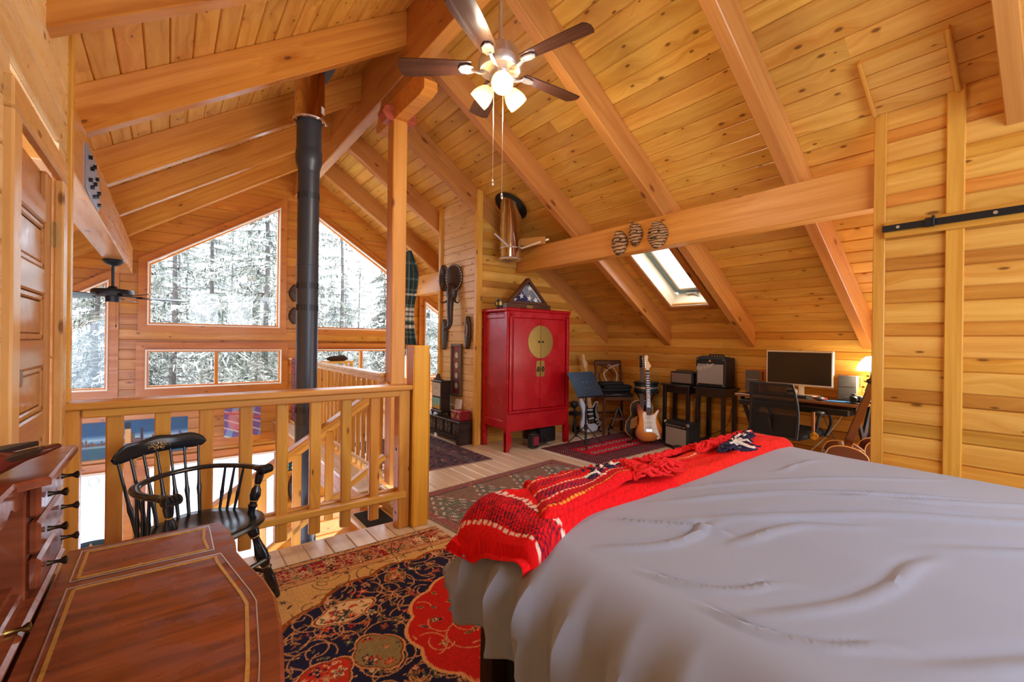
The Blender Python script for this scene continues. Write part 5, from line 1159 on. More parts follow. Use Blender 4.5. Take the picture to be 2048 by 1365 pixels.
B().box((0.0, -0.051, 0.035), (0.09, 0.003, 0.03)).build('name_plate', BRASS, fc)
mg = empty('mug', (3.0, 4.17, H2_), 0, 'small dark mug at the left end of the red cabinet top', 'mug')
B().lathe([(0.036, 0), (0.04, 0.008), (0.04, 0.095), (0.036, 0.096), (0.034, 0.02), (0, 0.016)], 24).build('cup', mat('dark_glaze', (46, 40, 36), 0.3), mg, True); B().tube([(-0.04-0.022*math.sin(a), 0, 0.05+0.026*math.cos(a)) for a in np.linspace(0, PI, 9)], 0.005, 6).build('handle', BLACKP, mg, True)
B().lathe([(0.0405, 0.03), (0.0408, 0.04), (0.0408, 0.06), (0.0405, 0.07)], 24).build('glaze_band', BRASS, mg, True)
# things under the cabinet
pa = empty('mini_amplifier', (3.385, 4.0, 0), math.radians(8), 'tiny black practice amplifier with crimson grille by the cabinet foot', 'amplifier')
B().box((0, 0, 0.085), (0.12, 0.09, 0.15), None, 0.012).build('body', BLACKP, pa); B().box((0.0, -0.046, 0.09), (0.088, 0.004, 0.1), None, 0.01).build('grille', mat('crimson_grille', (150, 26, 56), 0.8, var=0.2, vs=200), pa)
B().box((0, 0, 0.163), (0.1, 0.05, 0.008)).build('control_plate', mat('grey_plate', (90, 90, 94), 0.4, 0.5), pa); B().tube([(-0.04, 0, 0.166), (-0.03, 0, 0.185), (0.03, 0, 0.185), (0.04, 0, 0.166)], 0.006, 6).build('handle', BLACKP, pa)
ct = B().tube(spline([(3.46, 4.1, 0.03), (3.5, 4.08, 0.012), (3.58, 4.06, 0.012), (3.63, 4.05, 0.03), (3.62, 4.05, 0.065), (3.6, 4.05, 0.07)], 6), 0.014, 8).build('curled_cable', BLACKP, None, True); tag(ct, 'thick black cable curling up from the floor under the red cabinet', 'cable')
bx = B().box((3.75, 4.3, 0.09), (0.26, 0.3, 0.18), None, 0.01).build('black_case', BLACKP); tag(bx, 'black box stored under the right side of the red cabinet', 'box')
# carved chest with clock, box, paper
chd = empty('carved_chest', (2.825, 5.05, 0), 0, 'low dark carved chest against the mask wall', 'chest')
ch_l = 1.05
B().box((0, 0.03, 0.27), (0.23, ch_l, 0.022), None, 0.004).build('top', DARKW, chd); B().box((0.0, -0.47, 0.13), (0.21, 0.03, 0.26), None, 0.003).build('end_panel', DARKW, chd); B().box((0, 0.54, 0.13), (0.21, 0.03, 0.26), None, 0.003).build('end_panel', DARKW, chd)
B().box((0.02, 0.035, 0.17), (0.16, 0.98, 0.17)).build('body', DARKW, chd)
CARV = mat('carved_blackwood', (46, 34, 30), 0.4, var=0.3, vs=90, bmp=1.0)
for k in range(5):
    y = -0.36+0.2*k; dd = B().box((-0.066, y, 0.17), (0.014, 0.18, 0.15), None, 0.004).build('door' if k in (1, 3) else 'drawer', DARKW, chd)
    for (a, b, c, d) in ((0, 0.035, 0.07, 0.045), (0, -0.03, 0.07, 0.055)):
        B().box((-0.076, y+a-0.04, 0.17+b), (0.008, c, d), None, 0.004).box((-0.076, y+a+0.04, 0.17+b), (0.008, c, d), None, 0.004).build('carved_panel', CARV, dd)
    B().ell((-0.084, y, 0.19), (0.006, 0.008, 0.012), 8, 6).build('pull', BRASS, dd)
cvb = B()
for i in range(36): cvb.box((-0.078, -0.45+0.027*i, 0.07+0.006*math.sin(i*2.1)), (0.01, 0.016, 0.022), None, 0.004)
cvb.build('fretwork_frieze', CARV, chd); B().box((-0.07, 0.035, 0.068), (0.012, 0.98, 0.04)).build('frieze_board', DARKW, chd)
for y in (-0.44, 0.5): B().prism([(0, 0), (0.05, 0), (0.05, 0.04), (0.09, 0.06), (0, 0.06)], 0.02, basis((-0.075, y, 0), (0, 1, 0), (0, 0, 1), (-1, 0, 0))).build('bracket_foot', DARKW, chd)
ck = empty('mantel_clock', (2.815, 5.19, 0.281), math.radians(0), 'dark wooden mantel clock with painted glass on the carved chest', 'clock')
B().box((0, 0, 0.245), (0.13, 0.25, 0.37), None, 0.004).build('case', DARKW, ck); B().box((0, 0, 0.435), (0.155, 0.29, 0.02), None, 0.006).build('cornice', DARKW, ck); B().box((0, 0, 0.05), (0.15, 0.28, 0.03), None, 0.006).build('plinth', DARKW, ck)
B().prism([(-0.12, 0), (0.12, 0), (0.1, 0.02), (0.06, 0.025), (0.05, 0.05), (0.035, 0.06), (0.025, 0.085), (-0.025, 0.085), (-0.035, 0.06), (-0.05, 0.05), (-0.06, 0.025), (-0.1, 0.02)], 0.015, basis((-0.05, 0, 0.445), (0, 1, 0), (0, 0, 1), (1, 0, 0)), 0.003).build('crest', DARKW, ck)
for (x, y) in ((-0.055, -0.12), (-0.055, 0.12), (0.055, -0.12), (0.055, 0.12)): B().lathe([(0.008, 0), (0.014, 0.012), (0.016, 0.04)], 10, Matrix.Translation((x, y, 0))).build('foot', DARKW, ck)
fc_ = B().box((-0.067, 0, 0.33), (0.006, 0.2, 0.17)).build('dial', mat('cream_dial', (196, 188, 170), 0.5, var=0.1), ck)
for k in range(12): B().box((-0.0705, 0.06*math.sin(k*PI/6), 0.33+0.06*math.cos(k*PI/6)), (0.001, 0.006, 0.012), None).build('hour_mark', BLACKP, fc_)
B().bar((-0.0715, 0, 0.33), (-0.0715, 0.03, 0.36), 0.004, 0.001).bar((-0.0715, 0, 0.33), (-0.0715, -0.02, 0.375), 0.003, 0.001).build('hands', BLACKP, fc_)
pg = B(); pg.grid([[(-0.0675, -0.1+0.2*i/20, 0.085+0.14*j/14) for j in range(15)] for i in range(21)]); po = pg.build('painted_pane', vcol('painted_glass', 0.2, 0, 60, 0, 0.6), ck); paint(po.data, lambda co: np.where((co[:, 2:3] > 0.13+0.02*np.sin(co[:, 1:2]*60)), np.array([[120, 186, 176]]), np.array([[176, 156, 84]]))+20*np.sin(co[:, 1:2]*90))
rbx = empty('red_box', (2.84, 4.73, 0.281), 0, 'small red lacquered box with brass clasp on the carved chest', 'box')
B().box((0, 0, 0.045), (0.15, 0.22, 0.09), None, 0.004).build('body', mat('red_box_lacquer', (140, 24, 34), 0.4, var=0.3, vs=50), rbx); B().box((0, 0, 0.1), (0.155, 0.225, 0.02), None, 0.005).build('lid', mat('red_box_lid', (150, 28, 38), 0.35, var=0.2, vs=40), rbx); B().box((-0.08, 0, 0.075), (0.006, 0.035, 0.05), None, 0.002).build('clasp', BRASS, rbx)
for y in (-0.06, 0.06): B().box((-0.0765, y, 0.045), (0.003, 0.06, 0.04)).build('painted_panel', mat('gilt_red', (176, 110, 70), 0.5), rbx)
B().tube([(0, -0.03, 0.11), (0, -0.02, 0.13), (0, 0.02, 0.13), (0, 0.03, 0.11)], 0.004, 6).build('handle', BRASS, rbx)
pp = B().box((0, 0, 0.11), (0.003, 0.16, 0.22)).build('paper_sheet', mat('white_paper', (226, 224, 228), 0.8)); pp.location = (2.9, 4.93, 0.281); pp.rotation_euler = (0, math.radians(8), 0); tag(pp, 'sheet of white paper leaning on the mask wall behind the red box', 'paper')
# hanging frame
hf = empty('medallion_frame', (2.934, 4.995, 0.865), 0, 'tall narrow frame of four round medallions on the mask wall', 'picture')
MATS = mat('bronze_frame', (110, 92, 70), 0.35, 0.5)
for y in (-0.115, 0.115): B().box((-0.012, y, 0), (0.03, 0.03, 0.67), None, 0.006).build('frame', MATS, hf)
for z in (-0.32, 0.32): B().box((-0.012, 0, z), (0.03, 0.24, 0.03), None, 0.006).build('frame', MATS, hf)
B().box((-0.003, 0, 0), (0.006, 0.22, 0.63)).build('mount', mat('maroon_mount', (120, 40, 56), 0.8, var=0.1), hf)
for z in (-0.2, -0.07, 0.06, 0.19):
    m_ = B().lathe([(0.0, 0), (0.056, 0), (0.056, 0.002)], 28, basis((-0.0065, 0, z), (0, 1, 0), (0, 0, 1), (-1, 0, 0))).build('medallion', mat('dark_green_disc', (44, 66, 70), 0.6), hf)
    B().lathe([(0.0, 0), (0.038, 0), (0.038, 0.002)], 24, basis((-0.0085, 0, z), (0, 1, 0), (0, 0, 1), (-1, 0, 0))).build('painted_disc', mat('cream_disc', (206, 186, 156), 0.7, var=0.3, vs=60), m_)
B().box((-0.016, 0, 0), (0.001, 0.21, 0.62)).build('glass_pane', GLASS, hf)
# masks
DKM = mat('dark_carved_wood', (58, 42, 34), 0.4, var=0.35, vs=40, bmp=0.5); GRYM = mat('grey_carved_wood', (82, 80, 78), 0.55, var=0.3, vs=30, bmp=0.4); TANM = mat('tan_carved_wood', (150, 100, 62), 0.55, var=0.2, vs=30)
em = empty('elephant_mask', (2.90, 5.06, 1.85), math.radians(38), 'dark carved elephant mask with a long curled trunk on the mask wall', 'mask')
for s, (ry, rz_) in ((-1, (0.115, 0.175)), (1, (0.06, 0.17))):
    pts = [(-0.02, 0)]
    er = B().lathe([(0, 0.012), (0.6, 0.014), (0.88, 0.026), (1.0, 0.03), (1.0, 0.0)], 28, Matrix.Translation((0, 0, 0)))
    er.v = [(-p[2]*1.6-0.012-0.02*(s < 0), s*0.1*(s > 0)*0.9+(-0.04 if s < 0 else 0.02)+p[0]*ry, 0.19+p[1]*rz_) for p in er.v]; eo = er.build('ear', DKM, em, True)
    if s < 0:
        for k in range(26): a = 2*PI*k/26; B().box((-0.086, -0.04+0.105*math.cos(a), 0.19+0.16*math.sin(a)), (0.004, 0.014, 0.014), None, 0.003).build('bead', mat('ivory_bead', (196, 186, 170), 0.5), eo)
B().ell((-0.05, 0.0, 0.0), (0.06, 0.075, 0.13), 18, 12).build('head', DKM, em, True)
B().tube(spline([(-0.06, 0, -0.05), (-0.09, 0.0, -0.15), (-0.09, 0, -0.28), (-0.085, 0.0, -0.38), (-0.09, 0.02, -0.44), (-0.1, 0.06, -0.47), (-0.105, 0.075, -0.465)], 6), [0.05-0.035*i/36 for i in range(37)], 12).build('trunk', DKM, em, True)
for s in (-1, 1): B().tube(spline([(-0.05, s*0.04, -0.08), (-0.08, s*0.07, -0.12), (-0.1, s*0.11, -0.13), (-0.105, s*0.13, -0.11)], 5), [0.015-0.01*i/15 for i in range(16)], 8).build('tusk', DKM, em, True)
def face_mask(name, label, loc, w_, h, m, par_rot=0, extra=True):
    e = empty(name, loc, par_rot, label, 'mask'); g = []
    for i in range(15):
        v = i/14; zz_ = (v-0.5)*h; half = w_/2*math.sin(PI*min(1, max(0, 0.04+0.92*v)))**0.6*(0.8+0.35*v*(1-v)*2)
        g.append([(-0.004-0.045*math.sqrt(max(0, 1-u*u))*(w_/0.15), u*half, zz_) for u in np.linspace(-1, 1, 13)])
    b_ = B().grid(g).build('face', m, e, True); b_.modifiers.new('thick', 'SOLIDIFY').thickness = 0.008
    k = w_/0.15
    B().box((-0.056*k, 0, 0.02*h), (0.02*k, 0.022*k, 0.2*h), None, 0.006).build('nose', m, e)
    for s in (-1, 1): B().ell((-0.047*k, s*0.032*k, 0.1*h), (0.005, 0.018*k, 0.012), 10, 6).build('eye', BLACKP, e)
    B().ell((-0.05*k, 0, -0.17*h), (0.006, 0.028*k, 0.012), 10, 6).build('mouth', BLACKP, e)
    return e
face_mask('narrow_mask', 'narrow grey carved mask left of the medallion frame', (2.935, 5.31, 1.32), 0.11, 0.40, GRYM)
tm = face_mask('paddle_mask', 'narrow carved mask with tan and black bands near the corner trim', (2.935, 4.72, 1.34), 0.12, 0.40, DKM)
B().prism([(0.0, 0.08), (0.04, 0.06), (0.045, -0.02), (0.02, -0.08), (-0.02, -0.06), (0.015, -0.02), (0.015, 0.03)], 0.004, basis((-0.045, 0, 0.03), (0, -1, 0), (0, 0, 1), (-1, 0, 0))).build('tan_inlay', TANM, tm)
for (nm, lb, zc) in (('dark_mask', 'upper dark oval mask on the gable wall beside the stovepipe', 1.94), ('dark_mask', 'lower dark oval mask on the gable wall beside the stovepipe', 1.59)):
    e = face_mask(nm, lb, (1.55, YG-0.005, zc), 0.17, 0.25, mat('brown_mask', (78, 56, 46), 0.6, var=0.3, vs=20), PI/2)
    e['group'] = 'oval masks beside the stovepipe'
lm = face_mask('bearded_mask', 'long dark mask hanging on the lower gable wall by the stairs', (1.56, YG-0.005, -1.08), 0.15, 0.42, DKM, PI/2)
wd = empty('weather_display', (1.51, YG-0.012, -0.74), 0, 'small black digital weather display on the lower gable wall', 'display')
B().box((0, 0, 0), (0.2, 0.02, 0.13), None, 0.006).build('housing', BLACKP, wd)
for (x, z, w_, c) in ((-0.05, 0.025, 0.05, (60, 190, 120)), (-0.05, -0.025, 0.05, (60, 170, 120)), (0.04, 0.03, 0.03, (90, 170, 220)), (0.05, -0.02, 0.06, (190, 180, 70))): B().box((x, -0.0105, z), (w_, 0.002, 0.03)).build('digits', emit('digits_%d' % c[0], c, 0.8), wd)
# woven masks on the beam
for i, (y, z, w_, h, lb) in enumerate(((2.857, 2.212, 0.18, 0.215, 'woven brown mask at the left on the orange beam, largest brow'), (2.67, 2.262, 0.15, 0.185, 'smallest woven mask with upright plumes in the middle on the orange beam'), (2.43, 2.215, 0.20, 0.22, 'woven mask with a plain ribbed face at the right on the orange beam'))):
    WV, wnt, wbs = newmat('woven_straw_%d' % i); tc = nd(wnt, 'ShaderNodeTexCoord'); wv = nd(wnt, 'ShaderNodeTexWave', Scale=9.0+2*i, Distortion=6.0); wv.bands_direction = 'Z'; wnt.links.new(tc.outputs['Object'], wv.inputs['Vector']); nn_ = nd(wnt, 'ShaderNodeTexNoise', Scale=90.0); wnt.links.new(tc.outputs['Object'], nn_.inputs['Vector'])
    wnt.links.new(mixc(wnt, math_(wnt, 'MULTIPLY', mapr(wnt, wv.outputs['Fac'], 0.1, 0.6), mapr(wnt, nn_.outputs['Fac'], 0.35, 0.55, 0.35, 1.0)), lin(74, 50, 34), lin(204, 158, 104)), wbs.inputs['Base Color']); wbs.inputs['Roughness'].default_value = 0.85; bump(wnt, wbs, wv.outputs['Fac'], 0.8, 0.004)
    e = face_mask('woven_mask', lb, (3.497, y, z), w_, h, WV); e['group'] = 'woven masks on the beam'
    if i == 1:
        for k in range(5): B().bar((-0.03, 0.05-0.02*k, h*0.25), (-0.02, 0.055-0.028*k, h*0.5+0.045-0.012*k), 0.012, 0.006).build('plume', WV, e)
    B().ell((-0.03, 0, -h*0.45), (0.03, 0.03, 0.025), 10, 6).build('chin', mat('brown_straw', (80, 56, 40), 0.9), e)
# tartan scarf on the far side of the tall post
sf = empty('tartan_scarf', (1.66, 3.84, 0), 0, 'green tartan scarf with cream bands hanging behind the tall post', 'scarf')
P = []
for i in range(61):
    z = 2.06-0.86*i/60; wd_ = 0.03+0.09*min(1, i/14)+0.02*math.sin(i*0.12)
    P.append([(0.07+wd_*(j/14-0.35)+0.012*math.sin(i*0.1), 0.0+0.022*math.sin(j*1.35+0.5*math.sin(i*0.09)), z) for j in range(15)])
so_ = B().grid(P).build('cloth', vcol('tartan_wool', 0.95, 0.4, 300, 0.3), sf, True); so_.modifiers.new('thick', 'SOLIDIFY').thickness = 0.006
def tart(co):
    z = co[:, 2]; j = np.tile(np.arange(15), 61)/14; n = len(z); c = np.tile(np.array([44., 66., 56.]), (n, 1)); c = col_mix(c, (30, 40, 38), ((np.sin(j*30) > 0.4)*0.6)); c = col_mix(c, (150, 160, 140), ((np.sin(z*130) > 0.9)*0.5))
    for z0 in (1.66, 1.52, 1.48, 1.44, 1.36): c = col_mix(c, (214, 206, 184), (np.abs(z-z0) < 0.012)*0.95)
    return c
paint(so_.data, tart); fb_ = B()
for k in range(16): x = 0.04+0.012*k*0.9; fb_.tube([(x, 0.01*math.sin(k), 1.2), (x+0.006*math.sin(k*2), 0, 1.15), (x, 0.005, 1.1)], 0.003, 5)
fb_.build('fringe', mat('green_yarn', (52, 70, 62), 0.9), sf); B().cyl((0.03, -0.1, 2.05), (0.06, 0.03, 2.06), 0.008, n=8).build('peg', TRIMW, sf)
# rug hung on the far railing
hr_ = empty('hanging_rug', (1.44, 6.75, 0), 0, 'old red rug hung over the far end of the loft railing', 'rug')
P = [[(0.06-0.075*min(1, i/5)+0.006*math.sin(j*0.5), -0.42+0.84*j/30, 0.962-0.9*max(0, i-4)/40) for j in range(31)] for i in range(45)]
ho = B().grid(P).build('rug_pile', PILE, hr_, True); ho.modifiers.new('thick', 'SOLIDIFY').thickness = 0.008
paint(ho.data, lambda co: col_mix(col_mix(np.tile(np.array([128., 46., 48.]), (len(co), 1)), (60, 30, 40), ((np.sin(co[:, 1]*50)*np.sin(co[:, 2]*44)) > 0.2)*0.8), (196, 150, 130), ((np.sin(co[:, 1]*90)*np.sin(co[:, 2]*80)) > 0.7)*0.7))
# posters on the lower gable wall
def poster(name, label, x0, x1, z0, z1, nx, nz_, fn):
    e = empty(name, ((x0+x1)/2, YG-0.012, (z0+z1)/2), 0, label, 'poster'); w_, h = x1-x0, z1-z0
    B().box((0, 0.006, 0), (w_, 0.008, h)).build('backing', WHITEP, e)
    g = B().grid([[(-w_/2+w_*i/nx, 0, -h/2+h*j/nz_) for j in range(nz_+1)] for i in range(nx+1)]); o = g.build('print', vcol('printed_canvas', 0.5, 0, 10, 0, 0.4), e); paint(o.data, lambda co: fn(co[:, 0]/w_+0.5, co[:, 2]/h+0.5)); return e
def skyline(u, v):
    n = len(u); c = np.tile(np.array([40., 86., 128.]), (n, 1)); c = col_mix(c, (150, 184, 206), np.clip(1-np.abs(v-0.52)/0.14, 0, 1)*(v > 0.36)); rg = np.random.RandomState(5); hts = 0.42+0.16*rg.rand(60)**2; hts[22:34] += 0.08
    b = hts[np.clip((u*60).astype(int), 0, 59)]*(1-0.12*np.abs(u-0.4)); m = (v < b) & (v > 0.36); c = col_mix(c, (50, 44, 52), m*0.9); c = col_mix(c, (206, 150, 90), (m & (np.sin(u*900)*np.sin(v*260) > 0.45))*0.9); tw = (np.abs(u-0.42) < 0.026) & (v < 0.92) & (v > 0.36); c = col_mix(c, (226, 170, 96), tw*1.0); c = col_mix(c, (40, 34, 40), ((np.abs(u-0.42) < 0.026) & (v > 0.76) & (v < 0.95))*1.0)
    c = col_mix(c, (50, 40, 50), ((np.abs(u-0.55) < 0.012) & (v < 0.78) & (v > 0.36))*1.0); c = col_mix(c, (50, 90, 110), (v < 0.36)*1.0); c = col_mix(c, (196, 206, 206), ((v < 0.36) & (v > 0.3) & (u < 0.45))*0.5); c = col_mix(c, (80, 70, 80), ((v > 0.40) & (v < 0.42) & (u > 0.76))*1.0)
    for k in (0.82, 0.92): c = col_mix(c, (90, 70, 80), ((np.abs(u-k) < 0.008) & (v > 0.36) & (v < 0.6))*1.0)
    return c
poster('skyline_poster', 'wide blue skyline print on the lower gable wall behind the railing', -0.86, 0.22, -0.30, 0.16, 220, 100, skyline)
def abstract(u, v):
    n = len(u); c = np.tile(np.array([122., 92., 150.]), (n, 1)); s = np.sin(u*9+v*6); c = col_mix(c, (120, 170, 206), (np.sin(u*14-v*3) > 0.3)*0.8); c = col_mix(c, (226, 130, 120), ((np.hypot(u-0.3, (v-0.55)*0.6) < 0.2))*0.8); c = col_mix(c, (226, 206, 196), (np.sin(v*24+u*10) > 0.85)*0.9); c = col_mix(c, (84, 56, 90), ((np.abs(u-0.5-0.06*np.sin(v*9)) < 0.06) & (v < 0.7))*0.9); c = col_mix(c, (206, 70, 60), ((np.abs(v-0.8+0.2*u) < 0.03))*0.9); return c
poster('abstract_print', 'colourful abstract print on the lower gable wall beside the skyline print', 0.64, 1.10, -0.195, 0.25, 90, 90, abstract)
# lamp below
ll = empty('drum_lamp', (-0.52, 5.3, -2.6), 0, 'dark drum lampshade with a chrome spider seen below through the railing', 'lamp')
B().lathe([(0.2, 1.7), (0.2, 2.0), (0.197, 2.0), (0.197, 1.7)], 40).build('lamp_shade', mat('slate_shade', (64, 92, 110), 0.8), ll, True); sp3 = B()
for k in range(3): sp3.bar((0, 0, 1.985), (0.198*math.cos(k*2.1), 0.198*math.sin(k*2.1), 1.985), 0.006, 0.004)
sp3.lathe([(0.012, 1.97), (0.012, 2.0), (0.008, 2.01), (0.012, 2.03), (0, 2.05)], 12).build('spider', CHROME, ll); B().lathe([(0.15, 0), (0.15, 0.02), (0.03, 0.05), (0.02, 1.7), (0.0, 1.72)], 20).build('stand', BLACK, ll, True); B().lathe([(0.0, 1.95), (0.197, 1.95), (0.197, 1.953), (0, 1.953)], 30).build('diffuser', mat('pale_diffuser', (196, 208, 216), 0.7), ll)
# driftwood and armchair shapes beyond the loft railing
dwf = B(); dwf.ell((0, 0, 0.03), (0.16, 0.05, 0.045), 14, 8); dwf.ell((0.06, 0.01, 0.055), (0.07, 0.04, 0.03), 10, 6); o = dwf.build('driftwood', mat('driftwood_bark', (70, 52, 44), 0.9, var=0.4, vs=30, bmp=1.0), None, True); o.location = (2.0, 6.9, 0.92); tag(o, 'dark lump of driftwood on the stand behind the loft railing', 'driftwood')
sd = empty('wooden_stand', (2.0, 6.9, 0), 0, 'narrow wooden stand holding driftwood behind the loft railing', 'stand')
B().box((0, 0, 0.9), (0.4, 0.3, 0.03), None, 0.005).build('top', TRIMW, sd)
for (a, b) in ((-0.17, -0.12), (0.17, -0.12), (-0.17, 0.12), (0.17, 0.12)): B().box((a, b, 0.445), (0.04, 0.04, 0.89), None, 0.004).build('leg', TRIMW, sd)
# ================================================================ music corner
def face(a):  # basis turning a thing built facing -y towards direction a (radians)
    return a
TOCAM = math.atan2(-0.795, -0.607)+PI/2     # rotation so that local -y looks at the camera
# counter chair in the corner
bc = empty('counter_chair', (4.82, 4.02, 0), TOCAM+math.radians(8), 'dark wood counter chair with looped back in the plank corner', 'chair')
for sx in (-1, 1):
    B().tube(spline([(sx*0.2, -0.19, 0), (sx*0.2, -0.18, 0.2), (sx*0.195, -0.185, 0.4), (sx*0.185, -0.175, 0.5)], 5), [0.02]*10+[0.023]*6, 8).build('leg', WALNUT, bc, True)
    B().bar((sx*0.19, 0.2, 0), (sx*0.185, 0.17, 0.52), 0.035, 0.035, (1, 0, 0), 0.004).build('leg', WALNUT, bc)
    B().bar((sx*0.185, 0.17, 0.5), (sx*0.18, 0.25, 0.97), 0.035, 0.03, (1, 0, 0), 0.004).build('back_post', WALNUT, bc)
    B().bar((sx*0.192, -0.18, 0.2), (sx*0.19, 0.19, 0.2), 0.02, 0.03, (0, 0, 1), 0.003).build('stretcher', WALNUT, bc)
B().bar((-0.19, -0.18, 0.24), (0.19, -0.18, 0.24), 0.02, 0.03).build('stretcher', WALNUT, bc); B().bar((-0.19, 0.18, 0.26), (0.19, 0.18, 0.26), 0.02, 0.03).build('stretcher', WALNUT, bc)
B().box((0, 0, 0.5), (0.4, 0.38, 0.06), None, 0.01).build('seat_frame', WALNUT, bc); B().box((0, -0.005, 0.545), (0.42, 0.4, 0.05), None, 0.022).build('seat_cushion', mat('black_leather', (26, 26, 28), 0.32), bc, True)
B().box((0, 0.245, 0.955), (0.4, 0.03, 0.07), None, 0.012).build('top_rail', WALNUT, bc); B().bar((-0.18, 0.2, 0.66), (0.18, 0.2, 0.66), 0.03, 0.035).build('lower_rail', WALNUT, bc)
SILV = mat('silver_wash', (186, 172, 156), 0.3, 0.3)
for s in (-1, 1):
    B().tube(spline([(s*0.16, 0.235, 0.93), (s*0.06, 0.23, 0.90), (-s*0.045, 0.222, 0.83), (-s*0.06, 0.215, 0.77), (-s*0.02, 0.205, 0.68)], 6), 0.012, 8).build('loop_splat', SILV if s > 0 else WALNUT, bc, True); B().tube(spline([(-s*0.11, 0.215, 0.68), (-s*0.13, 0.222, 0.78), (-s*0.08, 0.232, 0.88), (s*0.0, 0.238, 0.93)], 6), 0.011, 8).build('loop_splat', WALNUT if s > 0 else SILV, bc, True)
gb = B()
for k in range(3): gb.box((0.05*math.sin(k*2), 0.02, 0.605+0.042*k), (0.46-0.06*k, 0.2-0.02*k, 0.05), Matrix.Rotation(0.06*k-0.05, 4, 'Z'), 0.02)
go_ = gb.build('gig_bag', mat('black_nylon', (20, 21, 26), 0.8, var=0.3, vs=25, bmp=0.6), None, True); go_.location = bc.location+V((0.02, 0.02, -0.01)); go_.rotation_euler = bc.rotation_euler; tag(go_, 'folded black nylon gig bag lying on the counter chair seat', 'bag')
# music stand
ms = empty('music_stand', (3.93, 3.69, 0.008), 0, 'black folding music stand beside the red cabinet', 'music stand')
BLUEB = mat('black_blue_powder', (34, 52, 66), 0.4, 0.3)
c0 = V((-0.08, 0.03, 0.73)); U_ = V((1, 0, 0)); W_ = V((0, 0.2, 0.29)).normalized(); NN = U_.cross(W_)
B().box((0, 0, 0), (0.44, 0.345, 0.004), basis(c0+V((0.1, 0, 0)), U_, W_, NN), 0.001).box((0, -0.172, 0.02), (0.44, 0.003, 0.04), basis(c0+V((0.1, 0, 0)), U_, W_, NN)).build('desk_plate', BLUEB, ms)
for (a, b) in ((-0.03, 0.03), (0.03, 0.03), (-0.03, -0.05), (0.03, -0.05)): B().lathe([(0.004, 0), (0.004, 0.003), (0, 0.004)], 8, basis(c0+V((0.1, 0, 0))+U_*a+W_*b+NN*0.002, U_, W_, NN)).build('screw', STEEL, ms)
B().cyl((0, 0, 0.28), (0.02, 0.02, 0.7), 0.009, n=12).cyl((0, 0, 0.02), (0, 0, 0.42), 0.013, n=12).build('pole', BLACK, ms, True); B().cyl((0, 0, 0.2), (0, 0, 0.26), 0.022, n=12).build('leg_hub', BLACK, ms, True)
for k in range(3):
    a = math.radians(-15+120*k); B().bar((0.02*math.cos(a), 0.02*math.sin(a), 0.23), (0.24*math.cos(a), 0.24*math.sin(a), 0.01), 0.018, 0.008, (0, 0, 1)).build('leg', BLACK, ms); B().bar((0, 0, 0.05), (0.13*math.cos(a), 0.13*math.sin(a), 0.12), 0.012, 0.004).build('leg_brace', BLACK, ms)
# electric guitars
STRAT = [(-0.030, 0.150), (-0.060, 0.165), (-0.085, 0.215), (-0.118, 0.252), (-0.140, 0.225), (-0.138, 0.155), (-0.118, 0.075), (-0.122, 0.0), (-0.158, -0.085), (-0.155, -0.15), (-0.10, -0.198), (-0.01, -0.208), (0.09, -0.185), (0.152, -0.12), (0.160, -0.05), (0.128, 0.02), (0.108, 0.07), (0.120, 0.12), (0.148, 0.165), (0.150, 0.195), (0.125, 0.195), (0.085, 0.150), (0.035, 0.125)]
PICKG = [(-0.028, 0.135), (-0.045, 0.15), (-0.07, 0.12), (-0.062, 0.03), (-0.058, -0.08), (-0.03, -0.10), (0.06, -0.10), (0.11, -0.15), (0.128, -0.14), (0.10, -0.06), (0.085, 0.02), (0.088, 0.09), (0.115, 0.15), (0.125, 0.172), (0.10, 0.165), (0.07, 0.125), (0.03, 0.11)]
HEADS = [(-0.022, 0.66), (-0.026, 0.69), (-0.034, 0.72), (-0.036, 0.82), (-0.022, 0.845), (0.004, 0.845), (0.014, 0.82), (0.006, 0.79), (0.03, 0.74), (0.044, 0.715), (0.036, 0.695), (0.022, 0.69), (0.022, 0.66)]
